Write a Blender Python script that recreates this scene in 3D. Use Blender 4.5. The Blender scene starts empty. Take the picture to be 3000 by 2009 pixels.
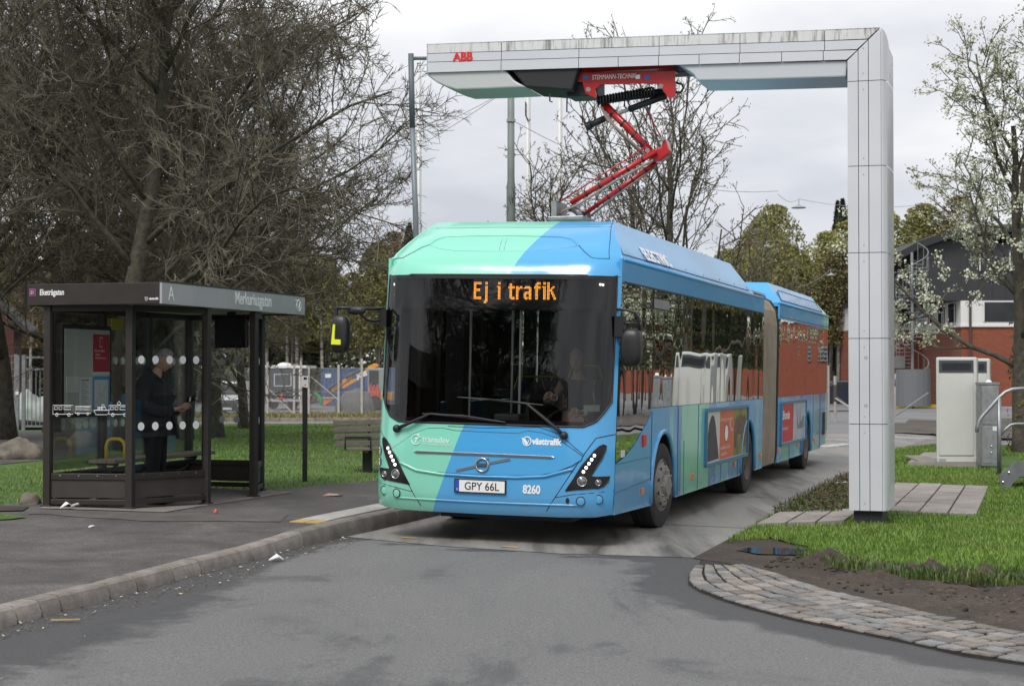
import bpy, bmesh, math, random
from mathutils import Vector, Matrix, noise as mnoise
R = random.Random(11)
sc = bpy.context.scene
col = sc.collection
rad = math.radians

# ------------------------------------------------------------------ camera
F = 5000.0; CAMH = 1.72
PITCH = math.atan((1097 - 1004.5) / F)
cd = bpy.data.cameras.new('camera'); cam = bpy.data.objects.new('camera', cd); col.objects.link(cam)
cam.location = (0, 0, CAMH); cam.rotation_euler = (math.pi / 2 + PITCH, 0, 0)
cd.sensor_width = 36; cd.lens = 60; cd.clip_end = 3000; cd.clip_start = .1
cd.dof.use_dof = True; cd.dof.focus_distance = 18.5; cd.dof.aperture_fstop = 4.5
sc.camera = cam

# ------------------------------------------------------------------ sky, sun, exposure
w = bpy.data.worlds.new('World'); sc.world = w; w.use_nodes = True
nt = w.node_tree; nt.nodes.clear()
def wn(t, **k):
    n = nt.nodes.new(t)
    for a, b in k.items(): setattr(n, a, b)
    return n
SUN_EL, SUN_AZ = rad(52), rad(205)
out = wn('ShaderNodeOutputWorld'); bg = wn('ShaderNodeBackground')
sky = wn('ShaderNodeTexSky', sky_type='NISHITA', sun_disc=False, sun_elevation=SUN_EL, sun_rotation=SUN_AZ, air_density=1.0, dust_density=5.0)
hs = wn('ShaderNodeHueSaturation'); hs.inputs['Saturation'].default_value = .15; hs.inputs['Value'].default_value = .9
tc = wn('ShaderNodeTexCoord'); mp = wn('ShaderNodeMapping'); mp.inputs['Scale'].default_value = (1.2, 1.2, 3.6)
nz = wn('ShaderNodeTexNoise'); nz.inputs['Scale'].default_value = 2.1; nz.inputs['Detail'].default_value = 6; nz.inputs['Roughness'].default_value = .52
cr = wn('ShaderNodeValToRGB'); cr.color_ramp.elements[0].position = .36; cr.color_ramp.elements[1].position = .62
cr.color_ramp.elements[0].color = (3.7, 3.9, 4.35, 1); cr.color_ramp.elements[1].color = (6.4, 6.45, 6.55, 1)
mx = wn('ShaderNodeMixRGB'); mx.inputs[0].default_value = .88
L = nt.links.new
L(tc.outputs['Generated'], mp.inputs[0]); L(mp.outputs[0], nz.inputs['Vector']); L(nz.outputs['Fac'], cr.inputs[0])
L(sky.outputs[0], hs.inputs['Color']); L(hs.outputs[0], mx.inputs[1]); L(cr.outputs[0], mx.inputs[2])
L(mx.outputs[0], bg.inputs[0]); bg.inputs[1].default_value = .15; L(bg.outputs[0], out.inputs[0])
sd = bpy.data.lights.new('sun', 'SUN'); sd.energy = 2.0; sd.angle = rad(25); sd.color = (1, .97, .93)
sun = bpy.data.objects.new('sun', sd); col.objects.link(sun)
sun.rotation_euler = (math.pi / 2 - SUN_EL, 0, math.pi - SUN_AZ)   # light comes from behind the camera, high and a little to the left
sc.view_settings.view_transform = 'Standard'; sc.view_settings.look = 'None'; sc.view_settings.exposure = 0.22; sc.view_settings.gamma = 1
sc.render.engine = 'CYCLES'
sc.cycles.max_bounces = 8; sc.cycles.transparent_max_bounces = 16
sc.render.resolution_x = 1024; sc.render.resolution_y = 685

# ------------------------------------------------------------------ terrain and pixel helpers
AX = rad(17.1)
DV = Vector((math.sin(AX), math.cos(AX))); RV = Vector((math.cos(AX), -math.sin(AX)))
ORG = Vector((1.056, 17.37)) - 1.275 * RV
FALL = -.021
def ss(t):
    t = min(1, max(0, t)); return t * t * (3 - 2 * t)
def uvof(x, y):
    q = Vector((x, y)) - ORG; return q.dot(RV), q.dot(DV)
def xy(u, v):
    return ORG + RV * u + DV * v
def T(x, y):
    u, v = uvof(x, y)
    g = FALL * max(-8, min(8, u)); g *= 1 - ss((y - 28) / 40)
    return g - .55 * ss((y - 35) / 70) * (1 - ss((x + 1) / 20))
def ray(px, py):
    X = (px - 1500) / F; Z = -(py - 1004.5) / F
    return Vector((X, math.cos(PITCH) - Z * math.sin(PITCH), math.sin(PITCH) + Z * math.cos(PITCH)))
def gp(px, py, h=0.0):
    k = ray(px, py); zc = h
    for i in range(40):
        t = (zc - CAMH) / k.z
        zn = T(k.x * t, k.y * t) + h
        zc = .5 * zc + .5 * zn
    t = (zc - CAMH) / k.z
    return Vector((k.x * t, k.y * t, zc))
def pd(px, py, Y):
    k = ray(px, py); t = Y / k.y
    return Vector((k.x * t, Y, CAMH + k.z * t))
def tz(x, y, h=0.0): return Vector((x, y, T(x, y) + h))

# ------------------------------------------------------------------ mesh helpers
class MB:
    def __init__(s): s.v = []; s.f = []
    def add(s, vs, fs):
        n = len(s.v); s.v += [tuple(p) for p in vs]; s.f += [tuple(i + n for i in f) for f in fs]; return s
    def boxb(s, x0, x1, y0, y1, z0, z1):
        return s.add([(x0,y0,z0),(x1,y0,z0),(x1,y1,z0),(x0,y1,z0),(x0,y0,z1),(x1,y0,z1),(x1,y1,z1),(x0,y1,z1)],
              [(0,3,2,1),(4,5,6,7),(0,1,5,4),(1,2,6,5),(2,3,7,6),(3,0,4,7)])
    def hexa(s, p):   # 4 bottom, 4 top
        return s.add(p, [(0,3,2,1),(4,5,6,7),(0,1,5,4),(1,2,6,5),(2,3,7,6),(3,0,4,7)])
    def bar(s, p, q, wd, hg, up=(0,0,1)):
        p = Vector(p); q = Vector(q); a = (q - p).normalized(); up = Vector(up)
        sd_ = a.cross(up)
        if sd_.length < 1e-4: sd_ = a.cross(Vector((1,0,0)))
        sd_.normalize(); u2 = sd_.cross(a).normalized(); h = sd_ * wd / 2; g = u2 * hg / 2
        return s.hexa([p-h-g, p+h-g, q+h-g, q-h-g, p-h+g, p+h+g, q+h+g, q-h+g])
    def tube(s, pts, rr, n=8, caps=True):
        pts = [Vector(p) for p in pts]
        if not hasattr(rr, '__len__'): rr = [rr] * len(pts)
        n0 = len(s.v); prev = None
        for i, p in enumerate(pts):
            a = pts[min(i+1, len(pts)-1)] - pts[max(i-1, 0)]
            if a.length < 1e-9: a = Vector((0,0,1))
            a.normalize()
            if prev is None:
                b = a.cross(Vector((0,0,1)))
                if b.length < 1e-3: b = a.cross(Vector((1,0,0)))
            else:
                b = prev - a * prev.dot(a)
                if b.length < 1e-4: b = a.cross(Vector((1,0,.3)))
            b.normalize(); prev = b; c = a.cross(b)
            for k in range(n):
                t = 2 * math.pi * k / n
                s.v.append(tuple(p + (b * math.cos(t) + c * math.sin(t)) * rr[i]))
        for i in range(len(pts) - 1):
            for k in range(n):
                s.f.append((n0+i*n+k, n0+i*n+(k+1)%n, n0+(i+1)*n+(k+1)%n, n0+(i+1)*n+k))
        if caps and n > 2:
            s.f.append(tuple(n0 + k for k in reversed(range(n))))
            m = n0 + (len(pts)-1) * n; s.f.append(tuple(m + k for k in range(n)))
        return s
    def cyl(s, p, q, r, n=16): return s.tube([p, q], [r, r], n)
    def plate(s, poly, off):   # planar polygon (3-D points) thickened by vector off
        n = len(poly); off = Vector(off); a = [Vector(p) for p in poly]
        s.add(a + [p + off for p in a], [tuple(range(n)), tuple(range(2*n-1, n-1, -1))] + [(i, i+n, (i+1)%n+n, (i+1)%n) for i in range(n)])
        return s
    def face(s, pts): return s.add(pts, [tuple(range(len(pts)))])
    def grid(s, rows):
        n = len(rows[0]); b = [p for r_ in rows for p in r_]
        return s.add(b, [(i*n+j, i*n+j+1, (i+1)*n+j+1, (i+1)*n+j) for i in range(len(rows)-1) for j in range(n-1)])
    def lathe(s, prof, c, ax, n=24, close=False):   # prof: (radius, along axis)
        ax = Vector(ax).normalized(); c = Vector(c)
        b = ax.cross(Vector((0,0,1)))
        if b.length < 1e-3: b = ax.cross(Vector((1,0,0)))
        b.normalize(); d = ax.cross(b)
        rows = []
        for r_, h in prof:
            rows.append([c + ax*h + (b*math.cos(2*math.pi*k/n) + d*math.sin(2*math.pi*k/n))*r_ for k in range(n+1)])
        return s.grid(rows)
    def ball(s, c, r3, n=10, m=7, fn=None):
        c = Vector(c); rows = []
        for i in range(m+1):
            th = math.pi * i / m; row = []
            for k in range(n+1):
                ph = 2*math.pi*(k % n)/n
                q = Vector((math.sin(th)*math.cos(ph), math.sin(th)*math.sin(ph), math.cos(th)))
                g = fn(q) if fn else 1
                row.append((c.x+q.x*r3[0]*g, c.y+q.y*r3[1]*g, c.z+q.z*r3[2]*g))
            rows.append(row)
        return s.grid(rows)
    def build(s, name, mat, parent=None, smooth=False, bevel=0, merge=False):
        me = bpy.data.meshes.new(name); me.from_pydata(s.v, [], s.f)
        if merge:
            bm = bmesh.new(); bm.from_mesh(me); bmesh.ops.remove_doubles(bm, verts=bm.verts, dist=1e-5)
            bmesh.ops.recalc_face_normals(bm, faces=bm.faces); bm.to_mesh(me); bm.free()
        if smooth:
            me.polygons.foreach_set('use_smooth', [True] * len(me.polygons))
        me.materials.append(mat); me.update()
        return link(name, me, parent, bevel)
def link(name, me, parent=None, bevel=0):
    o = bpy.data.objects.new(name, me); col.objects.link(o)
    if parent: o.parent = parent
    if bevel:
        b = o.modifiers.new('bevel', 'BEVEL'); b.width = bevel; b.segments = 2; b.limit_method = 'ANGLE'; b.angle_limit = rad(40)
    return o
def autosmooth(o, a=35):
    o.data.set_sharp_from_angle(angle=rad(a)); return o
def tag(o, label, cat, group=None):
    o['label'] = label; o['category'] = cat
    if group: o['group'] = group
    return o
def struct(o): o['kind'] = 'structure'; return o
def stuff(o, label=None, cat=None):
    o['kind'] = 'stuff'
    if label: o['label'] = label; o['category'] = cat
    return o
def empty(name, loc, rz=0, ry=0):
    o = bpy.data.objects.new(name, None); col.objects.link(o); o.location = loc
    o.rotation_euler = (0, ry, rz); o.empty_display_size = .2; return o
def copy_tree(o, parent=None):
    c = o.copy(); col.objects.link(c); c.parent = parent
    for ch in list(o.children): copy_tree(ch, c)
    return c
def text(name, s, size, origin, X, Y, mat, parent, sx=1.0, ext=.001, align='LEFT', bold=0, shear=0):
    cu = bpy.data.curves.new(name, 'FONT'); cu.body = s; cu.size = size; cu.align_x = align; cu.extrude = ext; cu.offset = bold; cu.shear = shear
    cu.resolution_u = 4
    t = bpy.data.objects.new(name, cu); col.objects.link(t)
    dg = bpy.context.evaluated_depsgraph_get()
    me = bpy.data.meshes.new_from_object(t.evaluated_get(dg))
    bpy.data.objects.remove(t)
    X = Vector(X).normalized(); Y = Vector(Y).normalized(); Z = X.cross(Y)
    m = Matrix(((X.x*sx, Y.x, Z.x, origin[0]), (X.y*sx, Y.y, Z.y, origin[1]), (X.z*sx, Y.z, Z.z, origin[2]), (0,0,0,1)))
    me.transform(m); me.materials.clear(); me.materials.append(mat)
    return link(name, me, parent)

# ------------------------------------------------------------------ materials
MATS = {}
def mat(name, c, rough=.6, metal=0.0, var=0.0, vs=3.0, bump=0.0, bs=40.0, spec=.5, coat=0.0, emit=0, c2=None, rnd=0.0, coord='Object', alpha=None):
    if name in MATS: return MATS[name]
    m = bpy.data.materials.new(name); MATS[name] = m; m.use_nodes = True
    n = m.node_tree; b = n.nodes['Principled BSDF']; l = n.links.new
    b.inputs['Base Color'].default_value = (*c, 1); b.inputs['Roughness'].default_value = rough; b.inputs['Metallic'].default_value = metal
    b.inputs['Specular IOR Level'].default_value = spec; b.inputs['Coat Weight'].default_value = coat; b.inputs['Coat Roughness'].default_value = .05
    if emit: b.inputs['Emission Color'].default_value = (*c, 1); b.inputs['Emission Strength'].default_value = emit
    last = None
    if var or bump or c2:
        t = n.nodes.new('ShaderNodeTexCoord')
    if var or c2:
        z = n.nodes.new('ShaderNodeTexNoise'); z.inputs['Scale'].default_value = vs; z.inputs['Detail'].default_value = 6; z.inputs['Roughness'].default_value = .62
        l(t.outputs[coord], z.inputs['Vector'])
        r_ = n.nodes.new('ShaderNodeValToRGB'); r_.color_ramp.elements[0].position = .32; r_.color_ramp.elements[1].position = .68
        d = c2 if c2 else tuple(x * (1 - var) for x in c)
        e = c if c2 else tuple(min(1, x * (1 + var)) for x in c)
        r_.color_ramp.elements[0].color = (*d, 1); r_.color_ramp.elements[1].color = (*e, 1)
        l(z.outputs['Fac'], r_.inputs[0]); last = r_.outputs[0]
    if rnd:
        oi = n.nodes.new('ShaderNodeObjectInfo'); mr = n.nodes.new('ShaderNodeMapRange'); mr.inputs[3].default_value = 1 - rnd; mr.inputs[4].default_value = 1 + rnd
        l(oi.outputs['Random'], mr.inputs[0]); h = n.nodes.new('ShaderNodeHueSaturation')
        if last: l(last, h.inputs['Color'])
        else: h.inputs['Color'].default_value = (*c, 1)
        l(mr.outputs[0], h.inputs['Value']); last = h.outputs[0]
    if last: l(last, b.inputs['Base Color'])
    if bump:
        z2 = n.nodes.new('ShaderNodeTexNoise'); z2.inputs['Scale'].default_value = bs; z2.inputs['Detail'].default_value = 5
        l(t.outputs[coord], z2.inputs['Vector']); bp = n.nodes.new('ShaderNodeBump'); bp.inputs['Strength'].default_value = bump; bp.inputs['Distance'].default_value = .02
        l(z2.outputs['Fac'], bp.inputs['Height']); l(bp.outputs[0], b.inputs['Normal'])
    return m
def glass(name, tint=(.8,.85,.82), refl=1.0, wav=0.0, ws=1.5, ior=1.5, mixdark=None, rough=0.0):
    m = bpy.data.materials.new(name); MATS[name] = m; m.use_nodes = True; n = m.node_tree; n.nodes.clear(); l = n.links.new
    o = n.nodes.new('ShaderNodeOutputMaterial'); mixs = n.nodes.new('ShaderNodeMixShader'); tr = n.nodes.new('ShaderNodeBsdfTransparent'); tr.inputs[0].default_value = (*tint, 1)
    gl = n.nodes.new('ShaderNodeBsdfGlossy'); gl.inputs['Roughness'].default_value = rough
    fr = n.nodes.new('ShaderNodeFresnel'); fr.inputs[0].default_value = ior
    mt = n.nodes.new('ShaderNodeMath'); mt.operation = 'MULTIPLY'; mt.inputs[1].default_value = refl; mt.use_clamp = True
    l(fr.outputs[0], mt.inputs[0]); l(mt.outputs[0], mixs.inputs[0]); l(tr.outputs[0], mixs.inputs[1]); l(gl.outputs[0], mixs.inputs[2])
    if wav:
        t = n.nodes.new('ShaderNodeTexCoord'); mpp = n.nodes.new('ShaderNodeMapping'); mpp.inputs['Scale'].default_value = (1, 1, .35)
        z = n.nodes.new('ShaderNodeTexNoise'); z.inputs['Scale'].default_value = ws; z.inputs['Detail'].default_value = 1
        bp = n.nodes.new('ShaderNodeBump'); bp.inputs['Strength'].default_value = wav; bp.inputs['Distance'].default_value = .1
        l(t.outputs['Object'], mpp.inputs[0]); l(mpp.outputs[0], z.inputs['Vector']); l(z.outputs['Fac'], bp.inputs['Height']); l(bp.outputs[0], gl.inputs['Normal'])
    l(mixs.outputs[0], o.inputs[0]); return m
def ground_mat(name, stops, vs, fine=180.0, fineamt=.25, rough=(.75, .95), bump=.35, bs=220., mapscale=(1,1,1), vs2=None):
    """large patches (colour ramp over noise) + fine aggregate speckle + relief"""
    m = bpy.data.materials.new(name); MATS[name] = m; m.use_nodes = True; n = m.node_tree; b = n.nodes['Principled BSDF']; l = n.links.new
    t = n.nodes.new('ShaderNodeTexCoord'); mpp = n.nodes.new('ShaderNodeMapping'); mpp.inputs['Scale'].default_value = mapscale; mpp.inputs['Rotation'].default_value = (0, 0, AX)
    l(t.outputs['Object'], mpp.inputs[0])
    z = n.nodes.new('ShaderNodeTexNoise'); z.inputs['Scale'].default_value = vs; z.inputs['Detail'].default_value = 9; z.inputs['Roughness'].default_value = .68; z.inputs['Distortion'].default_value = .6
    l(mpp.outputs[0], z.inputs['Vector'])
    r_ = n.nodes.new('ShaderNodeValToRGB'); cr_ = r_.color_ramp
    while len(cr_.elements) < len(stops): cr_.elements.new(.5)
    for e, (p, c) in zip(cr_.elements, stops): e.position = p; e.color = (*c, 1)
    l(z.outputs['Fac'], r_.inputs[0])
    z2 = n.nodes.new('ShaderNodeTexNoise'); z2.inputs['Scale'].default_value = fine; z2.inputs['Detail'].default_value = 3; l(t.outputs['Object'], z2.inputs['Vector'])
    mr = n.nodes.new('ShaderNodeMapRange'); mr.inputs[1].default_value = .37; mr.inputs[2].default_value = .63; mr.inputs[3].default_value = 1 - fineamt; mr.inputs[4].default_value = 1 + fineamt
    z2.inputs['Detail'].default_value = 6; z2.inputs['Roughness'].default_value = .8
    l(z2.outputs['Fac'], mr.inputs[0]); mm = n.nodes.new('ShaderNodeMixRGB'); mm.blend_type = 'MULTIPLY'; mm.inputs[0].default_value = 1
    l(r_.outputs[0], mm.inputs[1]); l(mr.outputs[0], mm.inputs[2]); l(mm.outputs[0], b.inputs['Base Color'])
    mr2 = n.nodes.new('ShaderNodeMapRange'); mr2.inputs[1].default_value = .3; mr2.inputs[2].default_value = .7; mr2.inputs[3].default_value = rough[0]; mr2.inputs[4].default_value = rough[1]
    l(z.outputs['Fac'], mr2.inputs[0]); l(mr2.outputs[0], b.inputs['Roughness'])
    z3 = n.nodes.new('ShaderNodeTexNoise'); z3.inputs['Scale'].default_value = bs; z3.inputs['Detail'].default_value = 4; l(t.outputs['Object'], z3.inputs['Vector'])
    bp = n.nodes.new('ShaderNodeBump'); bp.inputs['Strength'].default_value = bump; bp.inputs['Distance'].default_value = .01
    l(z3.outputs['Fac'], bp.inputs['Height']); l(bp.outputs[0], b.inputs['Normal'])
    return m
def add_wear(m, dark):
    """mix in a darker asphalt where the mesh attribute 'fresh' is set, with a ragged edge"""
    n = m.node_tree; l = n.links.new; b = n.nodes['Principled BSDF']; src = b.inputs['Base Color'].links[0].from_socket
    at = n.nodes.new('ShaderNodeAttribute'); at.attribute_name = 'fresh'; t = n.nodes.new('ShaderNodeTexCoord')
    z = n.nodes.new('ShaderNodeTexNoise'); z.inputs['Scale'].default_value = 2.2; z.inputs['Detail'].default_value = 9; z.inputs['Roughness'].default_value = .7; l(t.outputs['Object'], z.inputs['Vector'])
    su = n.nodes.new('ShaderNodeMath'); su.operation = 'MULTIPLY_ADD'; su.inputs[1].default_value = .9; su.inputs[2].default_value = -.45; l(z.outputs['Fac'], su.inputs[0])
    ad = n.nodes.new('ShaderNodeMath'); ad.operation = 'ADD'; l(su.outputs[0], ad.inputs[0]); l(at.outputs['Fac'], ad.inputs[1])
    r_ = n.nodes.new('ShaderNodeMapRange'); r_.inputs[1].default_value = .42; r_.inputs[2].default_value = .58; r_.inputs[4].default_value = .85; l(ad.outputs[0], r_.inputs[0])
    z2 = n.nodes.new('ShaderNodeTexNoise'); z2.inputs['Scale'].default_value = 55; z2.inputs['Detail'].default_value = 6; z2.inputs['Roughness'].default_value = .8; l(t.outputs['Object'], z2.inputs['Vector'])
    rr_ = n.nodes.new('ShaderNodeValToRGB'); e = rr_.color_ramp.elements; e[0].position = .35; e[1].position = .68; e[0].color = (*[c*.6 for c in dark], 1); e[1].color = (*[c*1.5 for c in dark], 1); l(z2.outputs['Fac'], rr_.inputs[0])
    mx_ = n.nodes.new('ShaderNodeMixRGB'); l(r_.outputs[0], mx_.inputs[0]); l(src, mx_.inputs[1]); l(rr_.outputs[0], mx_.inputs[2]); l(mx_.outputs[0], b.inputs['Base Color'])
def band_mat(name, axis, stops, base_rough=.25, coat=.5, slope=None, metal=0.0):
    """paint whose colour changes in hard-edged bands along one local axis: stops = [(upper limit, colour)...]; slope = (axis, factor) slants the bands"""
    m = bpy.data.materials.new(name); MATS[name] = m; m.use_nodes = True; n = m.node_tree; b = n.nodes['Principled BSDF']; l = n.links.new
    t = n.nodes.new('ShaderNodeTexCoord'); sp = n.nodes.new('ShaderNodeSeparateXYZ'); l(t.outputs['Object'], sp.inputs[0])
    v = sp.outputs[axis]
    if slope:
        mu = n.nodes.new('ShaderNodeMath'); mu.operation = 'MULTIPLY'; mu.inputs[1].default_value = slope[1]; l(sp.outputs[slope[0]], mu.inputs[0])
        ad = n.nodes.new('ShaderNodeMath'); ad.operation = 'ADD'; l(v, ad.inputs[0]); l(mu.outputs[0], ad.inputs[1]); v = ad.outputs[0]
    last = None
    for i, (lim, c) in enumerate(stops):
        if last is None:
            rgb = n.nodes.new('ShaderNodeRGB'); rgb.outputs[0].default_value = (*c, 1); last = rgb.outputs[0]; pl = lim; continue
        gt = n.nodes.new('ShaderNodeMath'); gt.operation = 'GREATER_THAN'; gt.inputs[1].default_value = pl; l(v, gt.inputs[0])
        mm = n.nodes.new('ShaderNodeMixRGB'); l(gt.outputs[0], mm.inputs[0]); l(last, mm.inputs[1]); mm.inputs[2].default_value = (*c, 1); last = mm.outputs[0]; pl = lim
    # thin road film, stronger low down (dirt thrown up from the road)
    z = n.nodes.new('ShaderNodeTexNoise'); z.inputs['Scale'].default_value = 2.2; z.inputs['Detail'].default_value = 7; l(t.outputs['Object'], z.inputs['Vector'])
    mr = n.nodes.new('ShaderNodeMapRange'); mr.inputs[1].default_value = 1.0; mr.inputs[2].default_value = .25; mr.inputs[3].default_value = 0.04; mr.inputs[4].default_value = .55; l(sp.outputs[2], mr.inputs[0])
    mu2 = n.nodes.new('ShaderNodeMath'); mu2.operation = 'MULTIPLY'; l(mr.outputs[0], mu2.inputs[0]); l(z.outputs['Fac'], mu2.inputs[1])
    mf = n.nodes.new('ShaderNodeMixRGB'); l(mu2.outputs[0], mf.inputs[0]); l(last, mf.inputs[1]); mf.inputs[2].default_value = (.16, .15, .13, 1)
    l(mf.outputs[0], b.inputs['Base Color'])
    zb = n.nodes.new('ShaderNodeTexNoise'); zb.inputs['Scale'].default_value = 2.6; zb.inputs['Detail'].default_value = 2; l(t.outputs['Object'], zb.inputs['Vector'])
    bpn = n.nodes.new('ShaderNodeBump'); bpn.inputs['Strength'].default_value = .06; bpn.inputs['Distance'].default_value = .1; l(zb.outputs['Fac'], bpn.inputs['Height']); l(bpn.outputs[0], b.inputs['Normal']); l(bpn.outputs[0], b.inputs['Coat Normal'])
    b.inputs['Roughness'].default_value = base_rough; b.inputs['Coat Weight'].default_value = coat; b.inputs['Coat Roughness'].default_value = .06
    return m

M_asph = ground_mat('asphalt', [(.30, (.07,.07,.072)), (.41, (.1,.1,.101)), (.46, (.145,.144,.142)), (.8, (.18,.178,.175))], .55, 60, .42, (.55,.9), .9, 90, (1, .4, 1))
add_wear(M_asph, (.05,.05,.052))
M_asph_dark = ground_mat('asphalt_dark', [(.3, (.042,.042,.045)), (.55, (.062,.062,.064)), (.75, (.085,.084,.084))], .9, 75, .6, (.6,.9), .9, 90)
M_pave_asph = ground_mat('pavement_asphalt', [(.3, (.05,.046,.043)), (.5, (.09,.083,.077)), (.75, (.15,.14,.132))], 1.3, 70, .7, (.65,.95), 1.0, 80)
M_conc = ground_mat('lane_concrete', [(.34, (.07,.064,.058)), (.43, (.15,.14,.128)), (.52, (.23,.218,.2)), (.75, (.3,.285,.262))], 1.1, 70, .3, (.3,.85), .4, 80, (1.7, .16, 1))
M_pad = ground_mat('pad_concrete', [(.3, (.15,.135,.12)), (.6, (.22,.2,.18)), (.8, (.26,.24,.215))], 1.2, 150, .18, (.8,.95), .3, 160)
M_soil = ground_mat('soil', [(.3, (.024,.018,.013)), (.5, (.05,.037,.027)), (.75, (.085,.066,.05))], 1.6, 60, .45, (.7,.98), 1.0, 45)
M_mud = ground_mat('wet_mud', [(.3, (.028,.02,.014)), (.5, (.05,.037,.027)), (.75, (.085,.064,.048))], 1.3, 40, .6, (.75,.95), 1.0, 40)
M_grassbase = ground_mat('turf', [(.3, (.04,.08,.015)), (.5, (.065,.12,.022)), (.75, (.09,.15,.032))], .8, 70, .45, (.85,.98), 1.0, 60)
M_far_road = ground_mat('far_road_asphalt', [(.3, (.15,.13,.13)), (.6, (.2,.175,.175)), (.8, (.24,.21,.21))], .3, 60, .1, (.7,.9), .1, 60)
M_yard = ground_mat('yard_asphalt', [(.3, (.14,.14,.145)), (.6, (.2,.2,.205)), (.8, (.26,.26,.26))], .25, 50, .12, (.7,.9), .1, 60)
M_verge = ground_mat('dry_verge', [(.3, (.09,.1,.03)), (.5, (.16,.14,.06)), (.75, (.22,.17,.09))], .6, 40, .4, (.9,.98), .8, 40)
M_kerb = mat('kerb_granite', (.3,.265,.235), .85, c2=(.17,.148,.13), vs=6, bump=.6, bs=90, rnd=.12)
M_bark = mat('bark_grey', (.095,.085,.06), .95, c2=(.035,.03,.023), vs=9, bump=1.0, bs=30)
M_twig = mat('twig_brown', (.185,.16,.112), .9, c2=(.062,.053,.04), vs=2.2, rnd=.12)
M_steel_g = mat('galvanised_steel', (.36,.37,.38), .45, .7, c2=(.24,.25,.26), vs=8)
M_black = mat('black_plastic', (.012,.012,.013), .5)
M_black_s = mat('black_satin', (.006,.006,.007), .25)
M_rubber = mat('rubber', (.018,.018,.018), .85, c2=(.035,.033,.03), vs=9, bump=.3, bs=60)
M_white = mat('white_print', (.8,.8,.79), .5)
M_grey = mat('grey_paint', (.33,.34,.34), .55, var=.12, vs=5)
M_chrome = mat('satin_chrome', (.62,.62,.62), .22, 1.0)

# ------------------------------------------------------------------ ground sheets
def sheet(name, poly, h, m, step=2.5, parent=None, hf=None, rough_z=0.0):
    """flat sheet over a plan polygon, following the terrain; poly = [(x, y)...]"""
    bm = bmesh.new()
    f = bm.faces.new([bm.verts.new((p[0], p[1], 0)) for p in poly])
    xs = [p[0] for p in poly]; ys = [p[1] for p in poly]
    for a0, a1, ax in ((min(xs), max(xs), 0), (min(ys), max(ys), 1)):
        k = math.floor(a0 / step) + 1
        while k * step < a1:
            co = (k*step, 0, 0) if ax == 0 else (0, k*step, 0); no = (1,0,0) if ax == 0 else (0,1,0)
            bmesh.ops.bisect_plane(bm, geom=bm.verts[:] + bm.edges[:] + bm.faces[:], plane_co=co, plane_no=no, dist=1e-5); k += 1
    bmesh.ops.triangulate(bm, faces=[f_ for f_ in bm.faces if len(f_.verts) > 4])
    for v in bm.verts:
        hh = hf(v.co.x, v.co.y) if hf else h
        v.co.z = T(v.co.x, v.co.y) + hh
        if rough_z: v.co.z += rough_z * mnoise.noise(Vector((v.co.x*1.9, v.co.y*1.9, 0))) + rough_z*.6 * mnoise.noise(Vector((v.co.x*5.1, v.co.y*5.1, 3)))
    bmesh.ops.recalc_face_normals(bm, faces=bm.faces)
    me = bpy.data.meshes.new(name); bm.to_mesh(me); bm.free()
    if me.polygons and me.polygons[0].normal.z < 0: me.flip_normals()
    me.materials.append(m); o = link(name, me, parent)
    return o
def gxy(pts, h=0.0): return [tuple(gp(x, y, h)[:2]) for x, y in pts]
def wob(poly, amp=.12, step=.5, seed=1):
    """resample an outline and make it uneven"""
    rr = random.Random(seed); o = []
    for i in range(len(poly)):
        a = Vector(poly[i]); b = Vector(poly[(i+1) % len(poly)]); n = max(1, min(60, int((b-a).length/step)))
        for k in range(n):
            p = a.lerp(b, k/n); q = mnoise.noise(Vector((p.x*1.3, p.y*1.3, seed)))
            nrm = (b-a).normalized(); o.append((p.x - nrm.y*amp*q*2 + rr.uniform(-.2,.2)*amp, p.y + nrm.x*amp*q*2 + rr.uniform(-.2,.2)*amp))
    return o
# ================================================================== GROUND
# base terrain to the horizon
def axis_vals(a, b, fine0, fine1, fs, grow=1.35):
    o = []; x = fine0
    while x < fine1: o.append(x); x += fs
    s = fs
    while x < b: o.append(x); s *= grow; x += s
    o.append(b); s = fs; x = fine0 - s; pre = []
    while x > a: pre.append(x); s *= grow; x -= s
    pre.append(a); return pre[::-1] + o
gx = axis_vals(-900, 900, -40, 60, 4); gy = axis_vals(-300, 1500, -20, 130, 4)
struct(MB().grid([[(x, y, T(x, y) - .07) for x in gx] for y in gy]).build('ground', M_yard))
def UV(pts): return [tuple(xy(u, v)) for u, v in pts]
# near carriageway
road = struct(sheet('road', UV([(-1.2,-26),(30,-26),(30,-9.0),(9,-6.6),(5.8,-5.75),(5.28,-5.6),(4.9,-5.42),(4.5,-5.02),(4.06,-4.66),(3.66,-4.33),(3.2,-3.8),(2.93,-3.42),(2.71,-3.04),(2.56,-2.65),(2.45,-2.05),(2.36,-1.3),(2.28,-.6),(2.2,-.55),(-1.6,-.1),(-1.5,-2.7),(-1.4,-5),(-1.25,-7.1),(-.9,-12)]), 0, M_asph, .4))
def seg_d(p, line):
    best = 1e9
    for a_, b_ in zip(line, line[1:]):
        a_ = Vector(a_); b_ = Vector(b_); d_ = b_-a_; t_ = max(0, min(1, (p-a_).dot(d_)/d_.length_squared)); best = min(best, (p-a_-d_*t_).length)
    return best
K_ = [(-.55,-16),(-.9,-12),(-1.25,-7.1),(-1.4,-4),(-1.5,-1.4),(-1.5,-.4)]; S_ = [(2.3,-.66),(2.43,-2.07),(2.72,-3.08),(3.21,-3.84),(4.07,-4.7),(4.9,-5.46),(6.6,-6.0)]; E_ = [(-1.4,-.5),(-.3,-.88),(.93,-.98),(2.2,-.75)]
fa = road.data.attributes.new('fresh', 'FLOAT', 'POINT'); vals = []
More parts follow.
